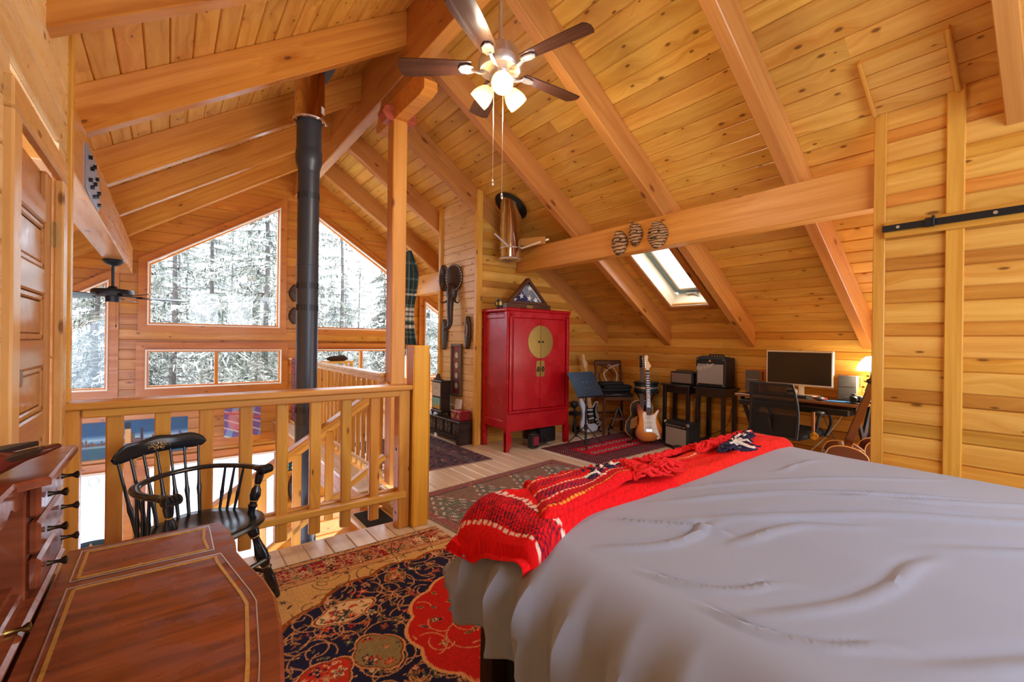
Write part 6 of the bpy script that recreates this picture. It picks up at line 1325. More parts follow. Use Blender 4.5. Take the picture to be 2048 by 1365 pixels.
def strat(name, label, loc, rz, lean, body, guard, fret, M_extra=None):
    e = empty(name, loc, rz, label, 'electric guitar'); M = Matrix.Translation((0, 0, 0.235)) @ Matrix.Rotation(PI/2-lean, 4, 'X')
    def P_(n, b, m, par=e, sm=False): return b.build(n, m, par, sm, M if par is e else None)
    bo = P_('body', B().prism([p[:2] for p in clipx([(a, b, 0) for a, b in STRAT], 4)], 0.044, None, 0.008), body)
    pg = B().prism([p[:2] for p in clipx([(a, b, 0) for a, b in PICKG], 3)], 0.002, Matrix.Translation((0, 0, 0.0445))).build('pickguard', guard, bo)
    for y in (0.085, 0.03, -0.03): B().box((0, y, 0.049), (0.085, 0.018, 0.006), Matrix.Rotation(0.0 if y > -0.02 else 0.12, 4, 'Z'), 0.004).build('pickup', WHITEP, pg)
    for (x, y) in ((0.075, -0.05), (0.092, -0.09), (0.108, -0.125)): B().lathe([(0.012, 0), (0.01, 0.012), (0, 0.013)], 14, Matrix.Translation((x, y, 0.0465))).build('control_knob', WHITEP, pg, True)
    B().box((0, -0.075, 0.051), (0.075, 0.034, 0.012), None, 0.003).build('bridge', CHROME, bo); B().prism([(0.085, -0.165), (0.115, -0.135), (0.135, -0.135), (0.125, -0.165), (0.098, -0.185)], 0.002, Matrix.Translation((0, 0, 0.0445))).build('jack_plate', CHROME, bo)
    nk = P_('neck', B().prism([(-0.027, 0.11), (0.027, 0.11), (0.021, 0.665), (-0.021, 0.665)], 0.02, Matrix.Translation((0, 0, 0.034)), 0.002), mat('maple_neck', (222, 178, 120), 0.35))
    B().prism([(-0.0275, 0.11), (0.0275, 0.11), (0.0212, 0.662), (-0.0212, 0.662)], 0.004, Matrix.Translation((0, 0, 0.054))).build('fretboard', fret, nk)
    fr_ = B()
    for k in range(1, 22): y = 0.662-0.648*(1-2**(-k/12)); fr_.box((0, y, 0.0585), (0.044, 0.0028, 0.002))
    fr_.build('frets', STEEL, nk)
    dt = B()
    for k in (3, 5, 7, 9, 12, 15, 17): y = 0.662-0.648*(1-2**(-(k-0.5)/12)); dt.cyl((0, y, 0.058), (0, y, 0.0587), 0.0045, n=8)
    dt.build('inlay_dots', WHITEP, nk)
    hd = P_('headstock', B().prism([p[:2] for p in clipx([(a, b, 0) for a, b in HEADS], 3)], 0.014, Matrix.Translation((0, 0, 0.034)), 0.002), mat('maple_head', (228, 190, 138), 0.35))
    tp_ = B()
    for k in range(6): tp_.cyl((-0.028+0.0*k, 0.70+0.025*k, 0.03), (-0.028, 0.70+0.025*k, 0.056), 0.004, n=8); tp_.ell((-0.052, 0.70+0.025*k, 0.038), (0.012, 0.008, 0.006), 8, 6)
    tp_.build('tuning_pegs', CHROME, hd, True)
    sg = B()
    for k in range(6): x = -0.018+0.0072*k; sg.cyl((x*1.4, -0.07, 0.059), (x, 0.66, 0.0605), 0.0006, n=4)
    P_('strings', sg, STEEL); return e
def gstand(name, label, loc, rz, h=0.45):
    e = empty(name, loc, rz, label, 'guitar stand')
    B().cyl((0, 0.12, 0.03), (0, 0.02, h), 0.012, n=10).build('mast', BLACK, e, True)
    for s in (-1, 1):
        B().tube([(0, 0.1, 0.12), (s*0.2, -0.06, 0.012), (s*0.24, -0.09, 0.012)], 0.011, 8).build('leg', BLACK, e, True); B().tube([(s*0.05, 0.06, 0.18), (s*0.06, -0.045, 0.12), (s*0.06, -0.055, 0.15)], 0.009, 8).build('cradle_arm', BLACK, e, True)
    B().tube([(0, 0.1, 0.12), (0, 0.25, 0.012)], 0.011, 8).build('leg', BLACK, e, True); return e
SUN, unt, ubs = newmat('sunburst_lacquer'); tc = nd(unt, 'ShaderNodeTexCoord'); vm = nd(unt, 'ShaderNodeVectorMath', operation='LENGTH'); mp_ = nd(unt, 'ShaderNodeMapping'); mp_.inputs['Scale'].default_value = (1.25, 1, 0.0); unt.links.new(tc.outputs['Object'], mp_.inputs[0]); unt.links.new(mp_.outputs[0], vm.inputs[0])
unt.links.new(mixc(unt, mapr(unt, vm.outputs['Value'], 0.10, 0.24), lin(232, 140, 8), lin(120, 40, 4)), ubs.inputs['Base Color']); ubs.inputs['Roughness'].default_value = 0.35; ubs.inputs['Specular IOR Level'].default_value = 0.12
ROSEW = mat('rosewood_board', (62, 44, 38), 0.5)
g1 = strat('sunburst_guitar', 'sunburst electric guitar with white pickguard standing on the crimson rug', (4.69, 3.37, 0.008), TOCAM+math.radians(-4), 0.16, SUN, WHITEP, ROSEW)
gs1 = gstand('guitar_stand', 'black folding stand holding the sunburst guitar', (4.72, 3.43, 0.012), TOCAM)
g2_ = strat('white_guitar', 'white electric guitar with black pickguard behind the music stand', (4.53, 4.2, 0.0), TOCAM+math.radians(24), 0.22, mat('white_lacquer', (206, 212, 220), 0.2), BLACKL, mat('maple_board', (214, 168, 110), 0.4))
gs2 = gstand('guitar_stand', 'black folding stand holding the white guitar', (4.57, 4.27, 0), TOCAM+math.radians(24), 0.5)
# leaning black-topped acoustic with tan guard behind the sunburst one
def acoustic(name, label, loc, M, top, back, k=1.0):
    e = empty(name, loc, 0, label, 'acoustic guitar'); e.matrix_basis = M
    out = clipx([(0, -0.245, 0), (0.12, -0.235, 0), (0.195, -0.14, 0), (0.185, -0.03, 0), (0.13, 0.055, 0), (0.138, 0.13, 0), (0.125, 0.205, 0), (0.05, 0.245, 0), (-0.05, 0.245, 0), (-0.125, 0.205, 0), (-0.138, 0.13, 0), (-0.13, 0.055, 0), (-0.185, -0.03, 0), (-0.195, -0.14, 0), (-0.12, -0.235, 0)], 4)
    o2 = [(p[0], p[1]) for p in out]; bo = B().prism(o2, 0.105, Matrix.Translation((0, 0, -0.105))).build('body', back, e); B().prism(o2, 0.003).build('soundboard', top, bo)
    for z in (-0.105, 0.0): B().tube([(p[0], p[1], z) for p in out+[out[0]]], 0.004, 6).build('binding', mat('cream_binding', (226, 190, 130), 0.4), bo, True)
    B().lathe([(0.0, 0), (0.05, 0), (0.05, 0.001)], 24, Matrix.Translation((0, 0.06, 0.003))).build('sound_hole', BLACKP, bo); B().box((0, -0.1, 0.008), (0.15, 0.028, 0.01), None, 0.003).build('bridge', DARKW, bo); B().prism([(k*0.05, 0.05), (k*0.13, 0.0), (k*0.14, -0.12), (k*0.05, -0.1)], 0.001, Matrix.Translation((0, 0, 0.0035))).build('pickguard', mat('tan_guard', (196, 140, 90), 0.4), bo)
    nk = B().prism([(-0.028, 0.2), (0.028, 0.2), (0.022, 0.68), (-0.022, 0.68)], 0.024, Matrix.Translation((0, 0, -0.014)), 0.004).build('neck', back, e); B().prism([(-0.03, 0.68), (-0.034, 0.84), (0.034, 0.84), (0.03, 0.68)], 0.015, Matrix.Translation((0, 0, -0.012))).build('headstock', back, e)
    B().prism([(-0.028, 0.13), (0.028, 0.13), (0.022, 0.68), (-0.022, 0.68)], 0.006, Matrix.Translation((0, 0, 0.009))).build('fretboard', ROSEW, nk); tp_ = B()
    for s in (-1, 1):
        for q in range(3): tp_.ell((s*0.05, 0.71+0.045*q, -0.008), (0.012, 0.007, 0.006), 8, 6)
    tp_.build('tuning_pegs', BRASS, e, True); sg = B()
    for q in range(6): sg.cyl((-0.02+0.008*q, -0.1, 0.016), (-0.018+0.0072*q, 0.68, 0.018), 0.0007, n=4)
    sg.build('strings', STEEL, e); return e
def lean_basis(base, up, front):
    up = V(up).normalized(); front = V(front); front = (front-up*front.dot(up)).normalized(); x = up.cross(front); return basis(base, x, up, front)
BLKTOP = mat('black_top', (20, 18, 18), 0.15); MAH2 = mat('mahogany_gloss', (96, 46, 26), 0.14, var=0.15, vs=8)
u0 = V((0.16, 0.12, 1.0)).normalized()
acoustic('black_guitar', 'black acoustic guitar with tan guard leaning behind the sunburst guitar', (0, 0, 0), lean_basis(V((4.83, 3.57, 0.0))+u0*0.25, u0, (-0.75, -0.65, 0.1)), BLKTOP, BLKTOP, -1.0)
# folding A-frame stand
af = empty('folding_guitar_stand', (4.86, 3.97, 0), TOCAM, 'small grey folding guitar stand empty below the counter chair', 'guitar stand')
for s in (-1, 1):
    B().bar((s*0.01, 0.0, 0.36), (s*0.125, -0.05, 0.03), 0.018, 0.026, (0, 1, 0), 0.003).build('front_leg', mat('grey_plastic', (78, 78, 80), 0.45), af); B().bar((s*0.01, 0.02, 0.35), (s*0.1, 0.16, 0.01), 0.016, 0.02, (0, 1, 0), 0.003).build('rear_leg', BLACK, af)
    B().tube([(s*0.1, -0.04, 0.11), (s*0.1, -0.1, 0.09), (s*0.1, -0.12, 0.12)], 0.011, 8).build('cradle_arm', BLACK, af, True); B().tube([(s*0.125, -0.05, 0.03), (s*0.15, -0.1, 0.01)], 0.013, 8).build('foot', BLACK, af, True)
B().bar((-0.055, -0.02, 0.2), (0.055, -0.02, 0.2), 0.01, 0.014).build('cross_bar', STEEL, af)
# mic / sustain gear left of the white guitar
gr = empty('drum_pedal', (4.36, 4.3, 0), 0.4, 'black folded stand hardware between the red cabinet and white guitar', 'stand')
B().box((0, 0, 0.28), (0.1, 0.14, 0.05), None, 0.006).build('platform', BLACKP, gr); B().ell((-0.02, 0, 0.4), (0.06, 0.05, 0.05), 12, 8).build('cushion', BLACKP, gr, True)
for s in (-1, 1): B().tube([(s*0.02, 0, 0.26), (s*0.1, s*0.06, 0.02), (s*0.16, s*0.09, 0.012)], 0.016, 8).build('leg', BLACK, gr, True)
B().cyl((0, 0, 0.02), (0, 0, 0.36), 0.016, n=10).build('mast', BLACK, gr, True)
# snare drum on a rack
sn = empty('snare_drum', (5.05, 3.66, 0), 0, 'steel and blue-black drum on a low stand behind the sunburst guitar', 'drum')
B().lathe([(0.155, 0.58), (0.16, 0.59), (0.16, 0.605), (0.152, 0.61), (0.152, 0.7), (0.16, 0.705), (0.16, 0.72), (0.155, 0.73), (0, 0.73)], 36).build('shell', mat('blue_black_shell', (56, 86, 100), 0.25, 0.5), sn, True)
for z in (0.597, 0.655, 0.712): B().lathe([(0.158, z-0.012), (0.166, z-0.01), (0.166, z+0.01), (0.158, z+0.012)], 36).build('hoop', STEEL if z > 0.6 and z < 0.7 else BLACK, sn, True)
for k in range(3): a = k*2.1+0.4; B().tube([(0, 0, 0.3), (0.2*math.cos(a), 0.2*math.sin(a), 0.01)], 0.011, 8).build('leg', DARKW, sn, True); B().tube([(0, 0, 0.36), (0.13*math.cos(a), 0.13*math.sin(a), 0.575), (0.17*math.cos(a), 0.17*math.sin(a), 0.6)], 0.008, 8).build('arm', BLACK, sn, True)
B().cyl((0, 0, 0.28), (0, 0, 0.57), 0.012, n=10).build('stem', BLACK, sn, True)
# nested side tables
TBL = mat('black_stain', (30, 28, 29), 0.3, var=0.3, vs=12)
def side_table(label, x0, x1, y0, y1, h, bowed):
    e = empty('side_table', ((x0+x1)/2, (y0+y1)/2, 0), 0, label, 'table', 'black side tables'); a, b = (x1-x0)/2, (y1-y0)/2
    top = [(a+0.02, -b-0.02), (a+0.02, b+0.02), (-a-0.02, b+0.02)]+([(-a-0.02-0.04*math.sin(PI*t), b+0.02-(2*b+0.04)*t) for t in (0.2, 0.4, 0.6, 0.8)] if bowed else [])+[(-a-0.02, -b-0.02)]
    B().prism(top, 0.022, Matrix.Translation((0, 0, h-0.022)), 0.005).build('table_top', TBL, e)
    for sx in (-1, 1):
        for sy in (-1, 1): B().box((sx*(a-0.02), sy*(b-0.02), (h-0.022)/2), (0.04, 0.04, h-0.022), None, 0.003).build('leg', TBL, e)
        B().box((sx*(a-0.015), 0, h-0.065), (0.018, 2*b-0.06, 0.085)).build('apron', TBL, e); B().box((0, sx*(b-0.015), h-0.065), (2*a-0.06, 0.018, 0.085)).build('apron', TBL, e); B().box((0, sx*(b-0.02), 0.1), (2*a-0.06, 0.025, 0.04)).build('stretcher', TBL, e)
    return e
side_table('black side table with a plain front under the larger amplifier', 4.94, 5.23, 2.55, 2.9, 0.735, False); side_table('black side table with a bowed front under the smaller amplifier', 4.97, 5.23, 3.0, 3.36, 0.735, True)
TOLEX = mat('black_tolex', (24, 24, 25), 0.6, bmp=0.5, vs=300); GRL = mat('silver_grille_cloth', (150, 146, 142), 0.7, var=0.35, vs=220); GRB = mat('brown_grille_cloth', (120, 104, 92), 0.7, var=0.3, vs=260)
def text(name, s, size, m, par, M, shear=0.0):
    cu = bpy.data.curves.new(name, 'FONT'); cu.body = s; cu.size = size; cu.shear = shear; cu.extrude = 0.0008; cu.align_x = 'CENTER'; cu.align_y = 'CENTER'; cu.materials.append(m)
    t_ = bpy.data.objects.new('lettering', cu); me = bpy.data.meshes.new_from_object(t_); bpy.data.objects.remove(t_); return link(name, me, m, par, M)
def amp(name, label, x, y, z, d, w_, h, grille, logo=None, top_panel=True, rz=0.0):
    e = empty(name, (x, y, z), rz, label, 'amplifier'); bo = B().box((0, 0, h/2), (d, w_, h), None, 0.012).build('cabinet', TOLEX, e)
    gz0, gz1 = h*0.12, h*(0.78 if top_panel else 0.88); B().box((-d/2-0.001, 0, (gz0+gz1)/2), (0.008, w_*0.86, gz1-gz0), None, 0.003).build('grille', grille, e)
    return e
ba = amp('guitar_amplifier', 'larger black guitar amplifier with silver grille and script logo on a side table', 5.09, 2.74, 0.736, 0.23, 0.36, 0.345, GRL)
text('logo', 'Fender', 0.078, mat('silver_script', (214, 212, 206), 0.4, 0.2), ba, basis((-0.122, 0.07, 0.235), (0, -math.cos(0.3), math.sin(0.3)), (0, math.sin(0.3), math.cos(0.3)), (-1, 0, 0)), 0.35)
for (yy, zz_) in ((0.155, 0.32), (-0.155, 0.32), (0.155, 0.03), (-0.155, 0.03)): B().lathe([(0.007, 0), (0.005, 0.003), (0, 0.004)], 10, basis((-0.115, yy, zz_), (0, 1, 0), (0, 0, 1), (-1, 0, 0))).build('corner_screw', STEEL, ba)
B().prism([(-0.02, 0), (0.0, 0.018), (0.012, 0.012), (0.0, 0), (0.018, 0.0), (0.0, -0.016)], 0.002, basis((-0.115, 0.0, 0.305), (0, -1, 0), (0, 0, 1), (-1, 0, 0))).build('badge', CHROME, ba)
B().box((-0.03, 0, 0.35), (0.15, 0.3, 0.012), None, 0.003).build('control_panel', BLACKP, ba); kb = B()
for k in range(9): kb.cyl((-0.05, -0.13+0.032*k, 0.352), (-0.05, -0.13+0.032*k, 0.368), 0.008, n=8)
kb.build('control_knobs', BLACK, ba); B().tube([(0.03, -0.1, 0.35), (0.03, -0.08, 0.375), (0.03, 0.08, 0.375), (0.03, 0.1, 0.35)], 0.008, 8).build('handle', BLACKP, ba)
sa = amp('guitar_amplifier', 'small black desktop amplifier with brown grille on the bowed side table', 5.1, 3.13, 0.736, 0.17, 0.31, 0.155, GRB, None, False)
text('logo', 'spark', 0.03, mat('red_logo', (214, 60, 40), 0.5), sa, basis((-0.091, 0.11, 0.128), (0, -1, 0), (0, 0, 1), (-1, 0, 0)), 0.2)
B().tube([(0, -0.13, 0.155), (0, -0.1, 0.17), (0, 0.1, 0.17), (0, 0.13, 0.155)], 0.006, 8).build('handle', BLACKP, sa)
fa = amp('guitar_amplifier', 'blue-black practice amplifier standing on the floor by the sunburst guitar', 4.82, 2.99, 0.0, 0.2, 0.36, 0.32, GRL, None, True, math.radians(-12))
B().box((-0.1, 0, 0.275), (0.012, 0.34, 0.05), None, 0.003).build('control_panel', BLACKP, fa); kb = B()
for k in range(9): kb.cyl((-0.105, -0.14+0.034*k, 0.275), (-0.12, -0.14+0.034*k, 0.275), 0.007, n=8)
kb.build('control_knobs', STEEL, fa); B().tube([(0, -0.1, 0.32), (0, -0.08, 0.34), (0, 0.08, 0.34), (0, 0.1, 0.32)], 0.007, 8).build('handle', BLACKP, fa)
for yy in (-0.17, 0.17): B().box((-0.09, yy, 0.305), (0.03, 0.03, 0.03), None, 0.005).build('metal_corner', STEEL, fa)
# ---------------------------------------------------------------- computer desk
cd = empty('computer_desk', (0, 0, 0), 0, 'black computer desk on crossed metal legs against the low plank wall', 'desk')
DX0, DX1, DYa, DYb, DH = 4.68, 5.2, 1.22, 2.3, 0.735
B().box(((DX0+DX1)/2, (DYa+DYb)/2, DH-0.012), (DX1-DX0, DYb-DYa, 0.024), None, 0.003).build('desk_top', mat('black_glass_top', (30, 31, 33), 0.15), cd)
timber('front_edge', (DX0-0.008, DYb, DH-0.012), (DX0-0.008, DYa, DH-0.012), 0.016, 0.028, mat('copper_edge', (150, 108, 80), 0.35, 0.2), cd)
B().box((4.74, 1.76, DH-0.075), (0.3, 0.92, 0.05), None, 0.004).build('keyboard_tray', BLACK, cd)
BLUEL = mat('black_leg_blue_reflection', (46, 70, 88), 0.3, 0.3)  # black leg with its blue reflection put into the base colour
for y in (DYb-0.06, DYa+0.06):
    B().bar((DX0+0.02, y, DH-0.03), (DX1-0.06, y-0.02, 0.0), 0.05, 0.02, (0, 1, 0)).build('cross_leg', BLACK, cd); B().bar((DX1-0.06, y, DH-0.03), (DX0+0.02, y+0.02, 0.0), 0.075, 0.02, (0, 1, 0)).build('cross_leg', BLUEL, cd)
mo = empty('monitor', (5.0, 1.83, DH), math.radians(0), 'wide dark computer monitor with white frame on the black desk', 'monitor')
SCR = mat('dark_screen', (44, 38, 34), 0.25); B().box((0.0, 0, 0.275), (0.03, 0.6, 0.35), None, 0.005).build('housing', WHITEP, mo); B().box((-0.0165, 0, 0.275), (0.003, 0.57, 0.315)).build('screen', SCR, mo)
B().box((0.02, -0.02, 0.06), (0.02, 0.05, 0.12), None, 0.004).build('stand_neck', WHITEP, mo); B().box((0.0, -0.05, 0.008), (0.16, 0.24, 0.014), None, 0.006).build('stand_foot', WHITEP, mo); B().box((-0.06, 0.04, 0.045), (0.03, 0.11, 0.05), None, 0.02).build('remote_dock', mat('dock_white', (214, 208, 198), 0.4), mo); B().box((-0.077, 0.04, 0.047), (0.003, 0.08, 0.03), None, 0.001).build('dock_buttons', BLACKP, mo)
SPKW = wood('speaker_veneer', (172, 100, 44), (136, 72, 28), knots=0, tone=0.0, rough=0.35)
SPKG = mat('grey_speaker_cloth', (92, 88, 86), 0.8, var=0.1, vs=300)
for (y, lb) in ((2.27, 'grey-fronted bookshelf speaker beside the larger amplifier'), (1.42, 'grey-fronted bookshelf speaker under the desk lamp')):
    e = empty('bookshelf_speaker', (5.06, y, DH), 0, lb, 'speaker', 'desk speakers'); B().box((0.02, 0, 0.115), (0.17, 0.15, 0.23), None, 0.003).build('cabinet', SPKW, e); B().box((-0.07, 0.0, 0.115), (0.018, 0.148, 0.228), None, 0.005).build('grille', SPKG, e); B().box((-0.08, 0, 0.13), (0.003, 0.12, 0.003)).build('trim_strip', STEEL, e); B().box((0.0, -0.0765, 0.17), (0.025, 0.003, 0.09)).build('side_controls', BLACKP, e)
    if y < 2: text('logo', 'Edifier', 0.016, STEEL, e, basis((-0.0805, 0, 0.03), (0, -1, 0), (0, 0, 1), (-1, 0, 0)))
kbd = B().box((4.76, 1.86, DH-0.038), (0.14, 0.42, 0.02), None, 0.004).build('keyboard', BLACKP); tag(kbd, 'black computer keyboard at the front of the black desk', 'keyboard'); kbd.location.z = 0.056
mpad = B().prism([(-0.05, -0.09), (0.05, -0.09), (0.05, 0.09), (-0.05, 0.09)], 0.004).build('blue_booklet', mat('blue_print', (46, 110, 176), 0.5, var=0.4, vs=20)); mpad.location = (4.8, 1.43, DH); mpad.rotation_euler.z = 0.3; tag(mpad, 'glossy blue booklet lying on the black desk by the speaker', 'booklet')
ms_ = B().ell((0, 0, 0.014), (0.05, 0.03, 0.018), 14, 8).build('computer_mouse', mat('grey_mouse', (90, 92, 96), 0.4), None, True); ms_.location = (4.8, 1.57, DH); tag(ms_, 'grey computer mouse on the black desk', 'mouse')
rp = B().prism([(-0.03, -0.05), (0.03, -0.05), (0.03, 0.05), (-0.03, 0.05)], 0.01).build('red_notebook', mat('red_cover', (170, 40, 44), 0.5)); rp.location = (4.93, 1.62, DH); rp.rotation_euler.z = -0.2; tag(rp, 'small red notebook behind the computer mouse', 'notebook')
cm = empty('camera_gadget', (4.84, 1.31, DH), 0, 'small black camera gadget beside the desk speaker', 'camera'); B().box((0, 0, 0.035), (0.07, 0.09, 0.06), None, 0.01).build('body', BLACKP, cm); B().cyl((-0.035, 0, 0.035), (-0.08, 0, 0.035), 0.026, 0.024, 16).build('lens', BLACK, cm, True); B().box((0, 0.02, 0.072), (0.03, 0.03, 0.016), None, 0.004).build('hump', BLACKP, cm)
# desk lamp
dl = empty('desk_lamp', (4.98, 1.24, DH), 0, 'white glowing lamp behind the pine corner trim on the desk', 'lamp')
B().lathe([(0.06, 0), (0.06, 0.012), (0.012, 0.03), (0.01, 0.3), (0, 0.3)], 20).build('stand', BLACK, dl, True); LSH = emit('lit_white_shade', (255, 246, 226), 5.0); B().lathe([(0.11, 0.285), (0.1, 0.33), (0.07, 0.38), (0.04, 0.41), (0.0, 0.415)], 28).build('lamp_shade', LSH, dl, True)
l = bpy.data.lights.new('desk_lamp_bulb', 'POINT'); l.energy = 14; l.color = (1, 0.86, 0.62); l.shadow_soft_size = 0.05; lo = bpy.data.objects.new('desk_lamp_bulb', l); COL.objects.link(lo); lo.parent = dl; lo.location = (0, 0, 0.22)
# office chair
oc = empty('office_chair', (4.56, 1.78, 0), math.radians(-6), 'black mesh office chair pulled up to the computer desk', 'office chair')
MESHM, mnt, mbs = newmat('black_chair_mesh'); mbs.inputs['Base Color'].default_value = lin(14, 14, 16); mbs.inputs['Roughness'].default_value = 0.7
tc = nd(mnt, 'ShaderNodeTexCoord'); sp3_ = nd(mnt, 'ShaderNodeSeparateXYZ'); mnt.links.new(tc.outputs['Object'], sp3_.inputs[0]); sa_ = math_(mnt, 'SINE', math_(mnt, 'MULTIPLY', sp3_.outputs[1], 900.0)); sb_ = math_(mnt, 'SINE', math_(mnt, 'MULTIPLY', sp3_.outputs[2], 900.0)); al = math_(mnt, 'LESS_THAN', math_(mnt, 'MULTIPLY', sa_, sb_), 0.45); mnt.links.new(al, mbs.inputs['Alpha'])
def backpt(u, v): return (-0.2-0.03*math.cos(u*1.3)-0.05*v+0.04*math.sin(v*2.6), u*(0.205+0.015*math.sin(v*PI)-0.02*v), 0.42+0.47*v)
B().grid([[backpt(u, v) for u in np.linspace(-1, 1, 17)] for v in np.linspace(0, 1, 17)]).build('backrest', MESHM, oc, True)
rim = [backpt(u, 0) for u in np.linspace(-1, 1, 9)]+[backpt(1, v) for v in np.linspace(0.1, 0.9, 9)]+[backpt(u, 1) for u in np.linspace(1, -1, 9)]+[backpt(-1, v) for v in np.linspace(0.9, 0.1, 9)]
B().tube(rim+[rim[0]], 0.012, 8).build('back_frame', BLACKP, oc, True); B().grid([[tuple(V(backpt(u, v))+V((0.006, 0, 0))) for u in np.linspace(-0.97, 0.97, 13)] for v in np.linspace(0.02, 0.42, 7)]).build('lumbar_panel', mat('black_fabric', (24, 24, 26), 0.85), oc, True)
B().box((0.05, 0, 0.44), (0.46, 0.46, 0.08), None, 0.03).build('seat', mat('black_seat_fabric', (26, 30, 34), 0.8), oc, True); B().bar((-0.18, 0, 0.4), (-0.24, 0, 0.6), 0.06, 0.02, (0, 1, 0)).build('back_bracket', BLACKP, oc)
for s in (-1, 1): B().tube(spline([(-0.02, s*0.25, 0.42), (-0.03, s*0.29, 0.55), (0.02, s*0.29, 0.63), (0.2, s*0.28, 0.62), (0.26, s*0.27, 0.52), (0.2, s*0.25, 0.42)], 5), 0.014, 8).build('armrest', BLACKP, oc, True); B().box((0.08, s*0.29, 0.645), (0.25, 0.06, 0.03), None, 0.012).build('arm_pad', BLACKP, oc, True)
B().cyl((0, 0, 0.1), (0, 0, 0.4), 0.025, n=16).build('gas_lift', CHROME, oc, True)
for k in range(5):
    a = k*2*PI/5+0.3; lg = B().bar((0, 0, 0.11), (0.28*math.cos(a), 0.28*math.sin(a), 0.075), 0.04, 0.03).build('base_arm', BLACKP, oc); B().cyl((0.28*math.cos(a)-0.012, 0.28*math.sin(a), 0.03), (0.28*math.cos(a)+0.012, 0.28*math.sin(a), 0.03), 0.03, n=14).build('caster', BLACKP, lg, True)
B().lathe([(0.03, 0), (0.034, 0.004), (0.034, 0.014), (0.028, 0.018), (0, 0.019)], 20, basis((-0.1, -0.3, 0.46), (0, 1, 0), (0, 0, 1), (-1, 0, 0))).build('gold_dial', mat('gold_dial', (214, 160, 50), 0.3, 0.6), oc, True); B().cyl((-0.08, -0.28, 0.46), (-0.06, -0.27, 0.66), 0.014, n=10).build('arm_rod', mat('bronze_rod', (150, 100, 60), 0.35, 0.6), oc, True)
# acoustics leaning behind the closet end
b1 = V((4.28, 1.36, 0.0)); t1 = V((4.22, 1.04, 0.96)); u1 = (t1-b1).normalized()
acoustic('acoustic_guitar', 'glossy brown acoustic guitar leaning toward the closet wall, nearer the bed', (0, 0, 0), lean_basis(b1+u1*0.26, u1, (0.9, 0.45, 0.2)), mat('spruce_top', (206, 150, 80), 0.2), MAH2)
b2 = V((4.5, 1.12, 0.0)); u2_ = V((0.05, -0.10, 1.0)).normalized()
acoustic('acoustic_guitar', 'second brown acoustic guitar half hidden behind the corner trim', (0, 0, 0), lean_basis(b2+u2_*0.26, u2_, (0.75, 0.6, 0.1)), mat('cedar_top', (190, 130, 70), 0.2), MAH2)
cs = B().prism([(-0.1, 0.0), (0.1, 0.0), (0.13, 0.25), (0.06, 0.55), (0.09, 0.8), (-0.02, 0.86), (-0.05, 0.5), (-0.12, 0.25)], 0.08, None, 0.02).build('guitar_case', mat('grey_green_case', (58, 72, 74), 0.35)); cs.matrix_basis = basis((4.78, 1.16, 0), (0.6, -0.8, 0), (0.06, 0.0, 1), (-0.8, -0.6, 0.05)); tag(cs, 'grey guitar case standing behind the leaning acoustic guitars', 'guitar case')
hk = empty('wall_hook', (3.99, 0.99, 0.96), 0, 'black padded hook beside the guitar headstock at the corner trim', 'hook'); B().ell((0.0, 0.0, 0.03), (0.02, 0.035, 0.022), 12, 8).build('pad', BLACKP, hk, True); B().cyl((0, -0.01, 0.03), (0, -0.12, 0.03), 0.006, n=8).build('arm', STEEL, hk)
# cables
def cable(label, pts, r=0.004, m=BLACKP): o = B().tube(spline(pts, 8), r, 6).build('cable', m, None, True); return tag(o, label, 'cable', 'cables by the desk')
cable('black cable hanging under the desk between its crossed legs', [(5.1, 1.7, 0.7), (5.15, 1.6, 0.4), (5.12, 1.45, 0.15), (4.95, 1.4, 0.01), (4.8, 1.5, 0.008)])
cable('white cable slanting under the desk to the floor', [(5.05, 1.42, 0.68), (5.0, 1.6, 0.35), (4.9, 1.85, 0.05), (4.85, 1.9, 0.008)], 0.003, WHITEP)
cable('black cable looping behind the larger amplifier table', [(5.24, 2.6, 0.55), (5.24, 2.66, 0.3), (5.22, 2.75, 0.2), (5.2, 2.9, 0.12), (5.18, 3.0, 0.01)])
ol = empty('power_outlet', (5.266, 3.06, 0.5), 0, 'white wall outlet with plugs behind the bowed side table', 'outlet'); B().box((-0.006, 0, 0), (0.012, 0.075, 0.115), None, 0.004).build('plate', WHITEP, ol)
for z in (-0.025, 0.025): B().box((-0.025, 0, z), (0.03, 0.035, 0.035), None, 0.006).build('plug', WHITEP, ol)
pdl = empty('pedal_board', (4.75, 2.86, 0), 0.2, 'low black effects pedal with silver knobs behind the red throw', 'pedal'); B().box((0, 0, 0.03), (0.2, 0.3, 0.06), None, 0.008).build('body', BLACKP, pdl)
for k in range(4): B().cyl((0, -0.1+0.066*k, 0.06), (0, -0.1+0.066*k, 0.085), 0.014, n=12).build('knob', STEEL, pdl, True)
# ================================================================ outdoors: snow and frosted conifers
SNOW = mat('snow', (232, 238, 246), 0.8, bmp=0.3, vs=2)
gsn = []
for i in range(41):
    gsn.append([(-50+100*i/40, 8.2+70*(j/30)**1.5, -3.2+0.3*nz(i*0.3, j*0.3)+0.06*max(0, j-4)*(j/30)*6) for j in range(31)])
go2 = B().grid(gsn).build('snow_ground', SNOW, None, True); tag(go2, 'deep white snow on the ground outside the windows', 'snow', None, 'structure')
FROST, fnt, fbs = newmat('frosted_needles'); ge = nd(fnt, 'ShaderNodeNewGeometry'); sg_ = nd(fnt, 'ShaderNodeSeparateXYZ'); fnt.links.new(ge.outputs['Normal'], sg_.inputs[0]); tc = nd(fnt, 'ShaderNodeTexCoord'); fz = nd(fnt, 'ShaderNodeTexNoise', Scale=3.0, Detail=4.0); fnt.links.new(tc.outputs['Object'], fz.inputs['Vector'])
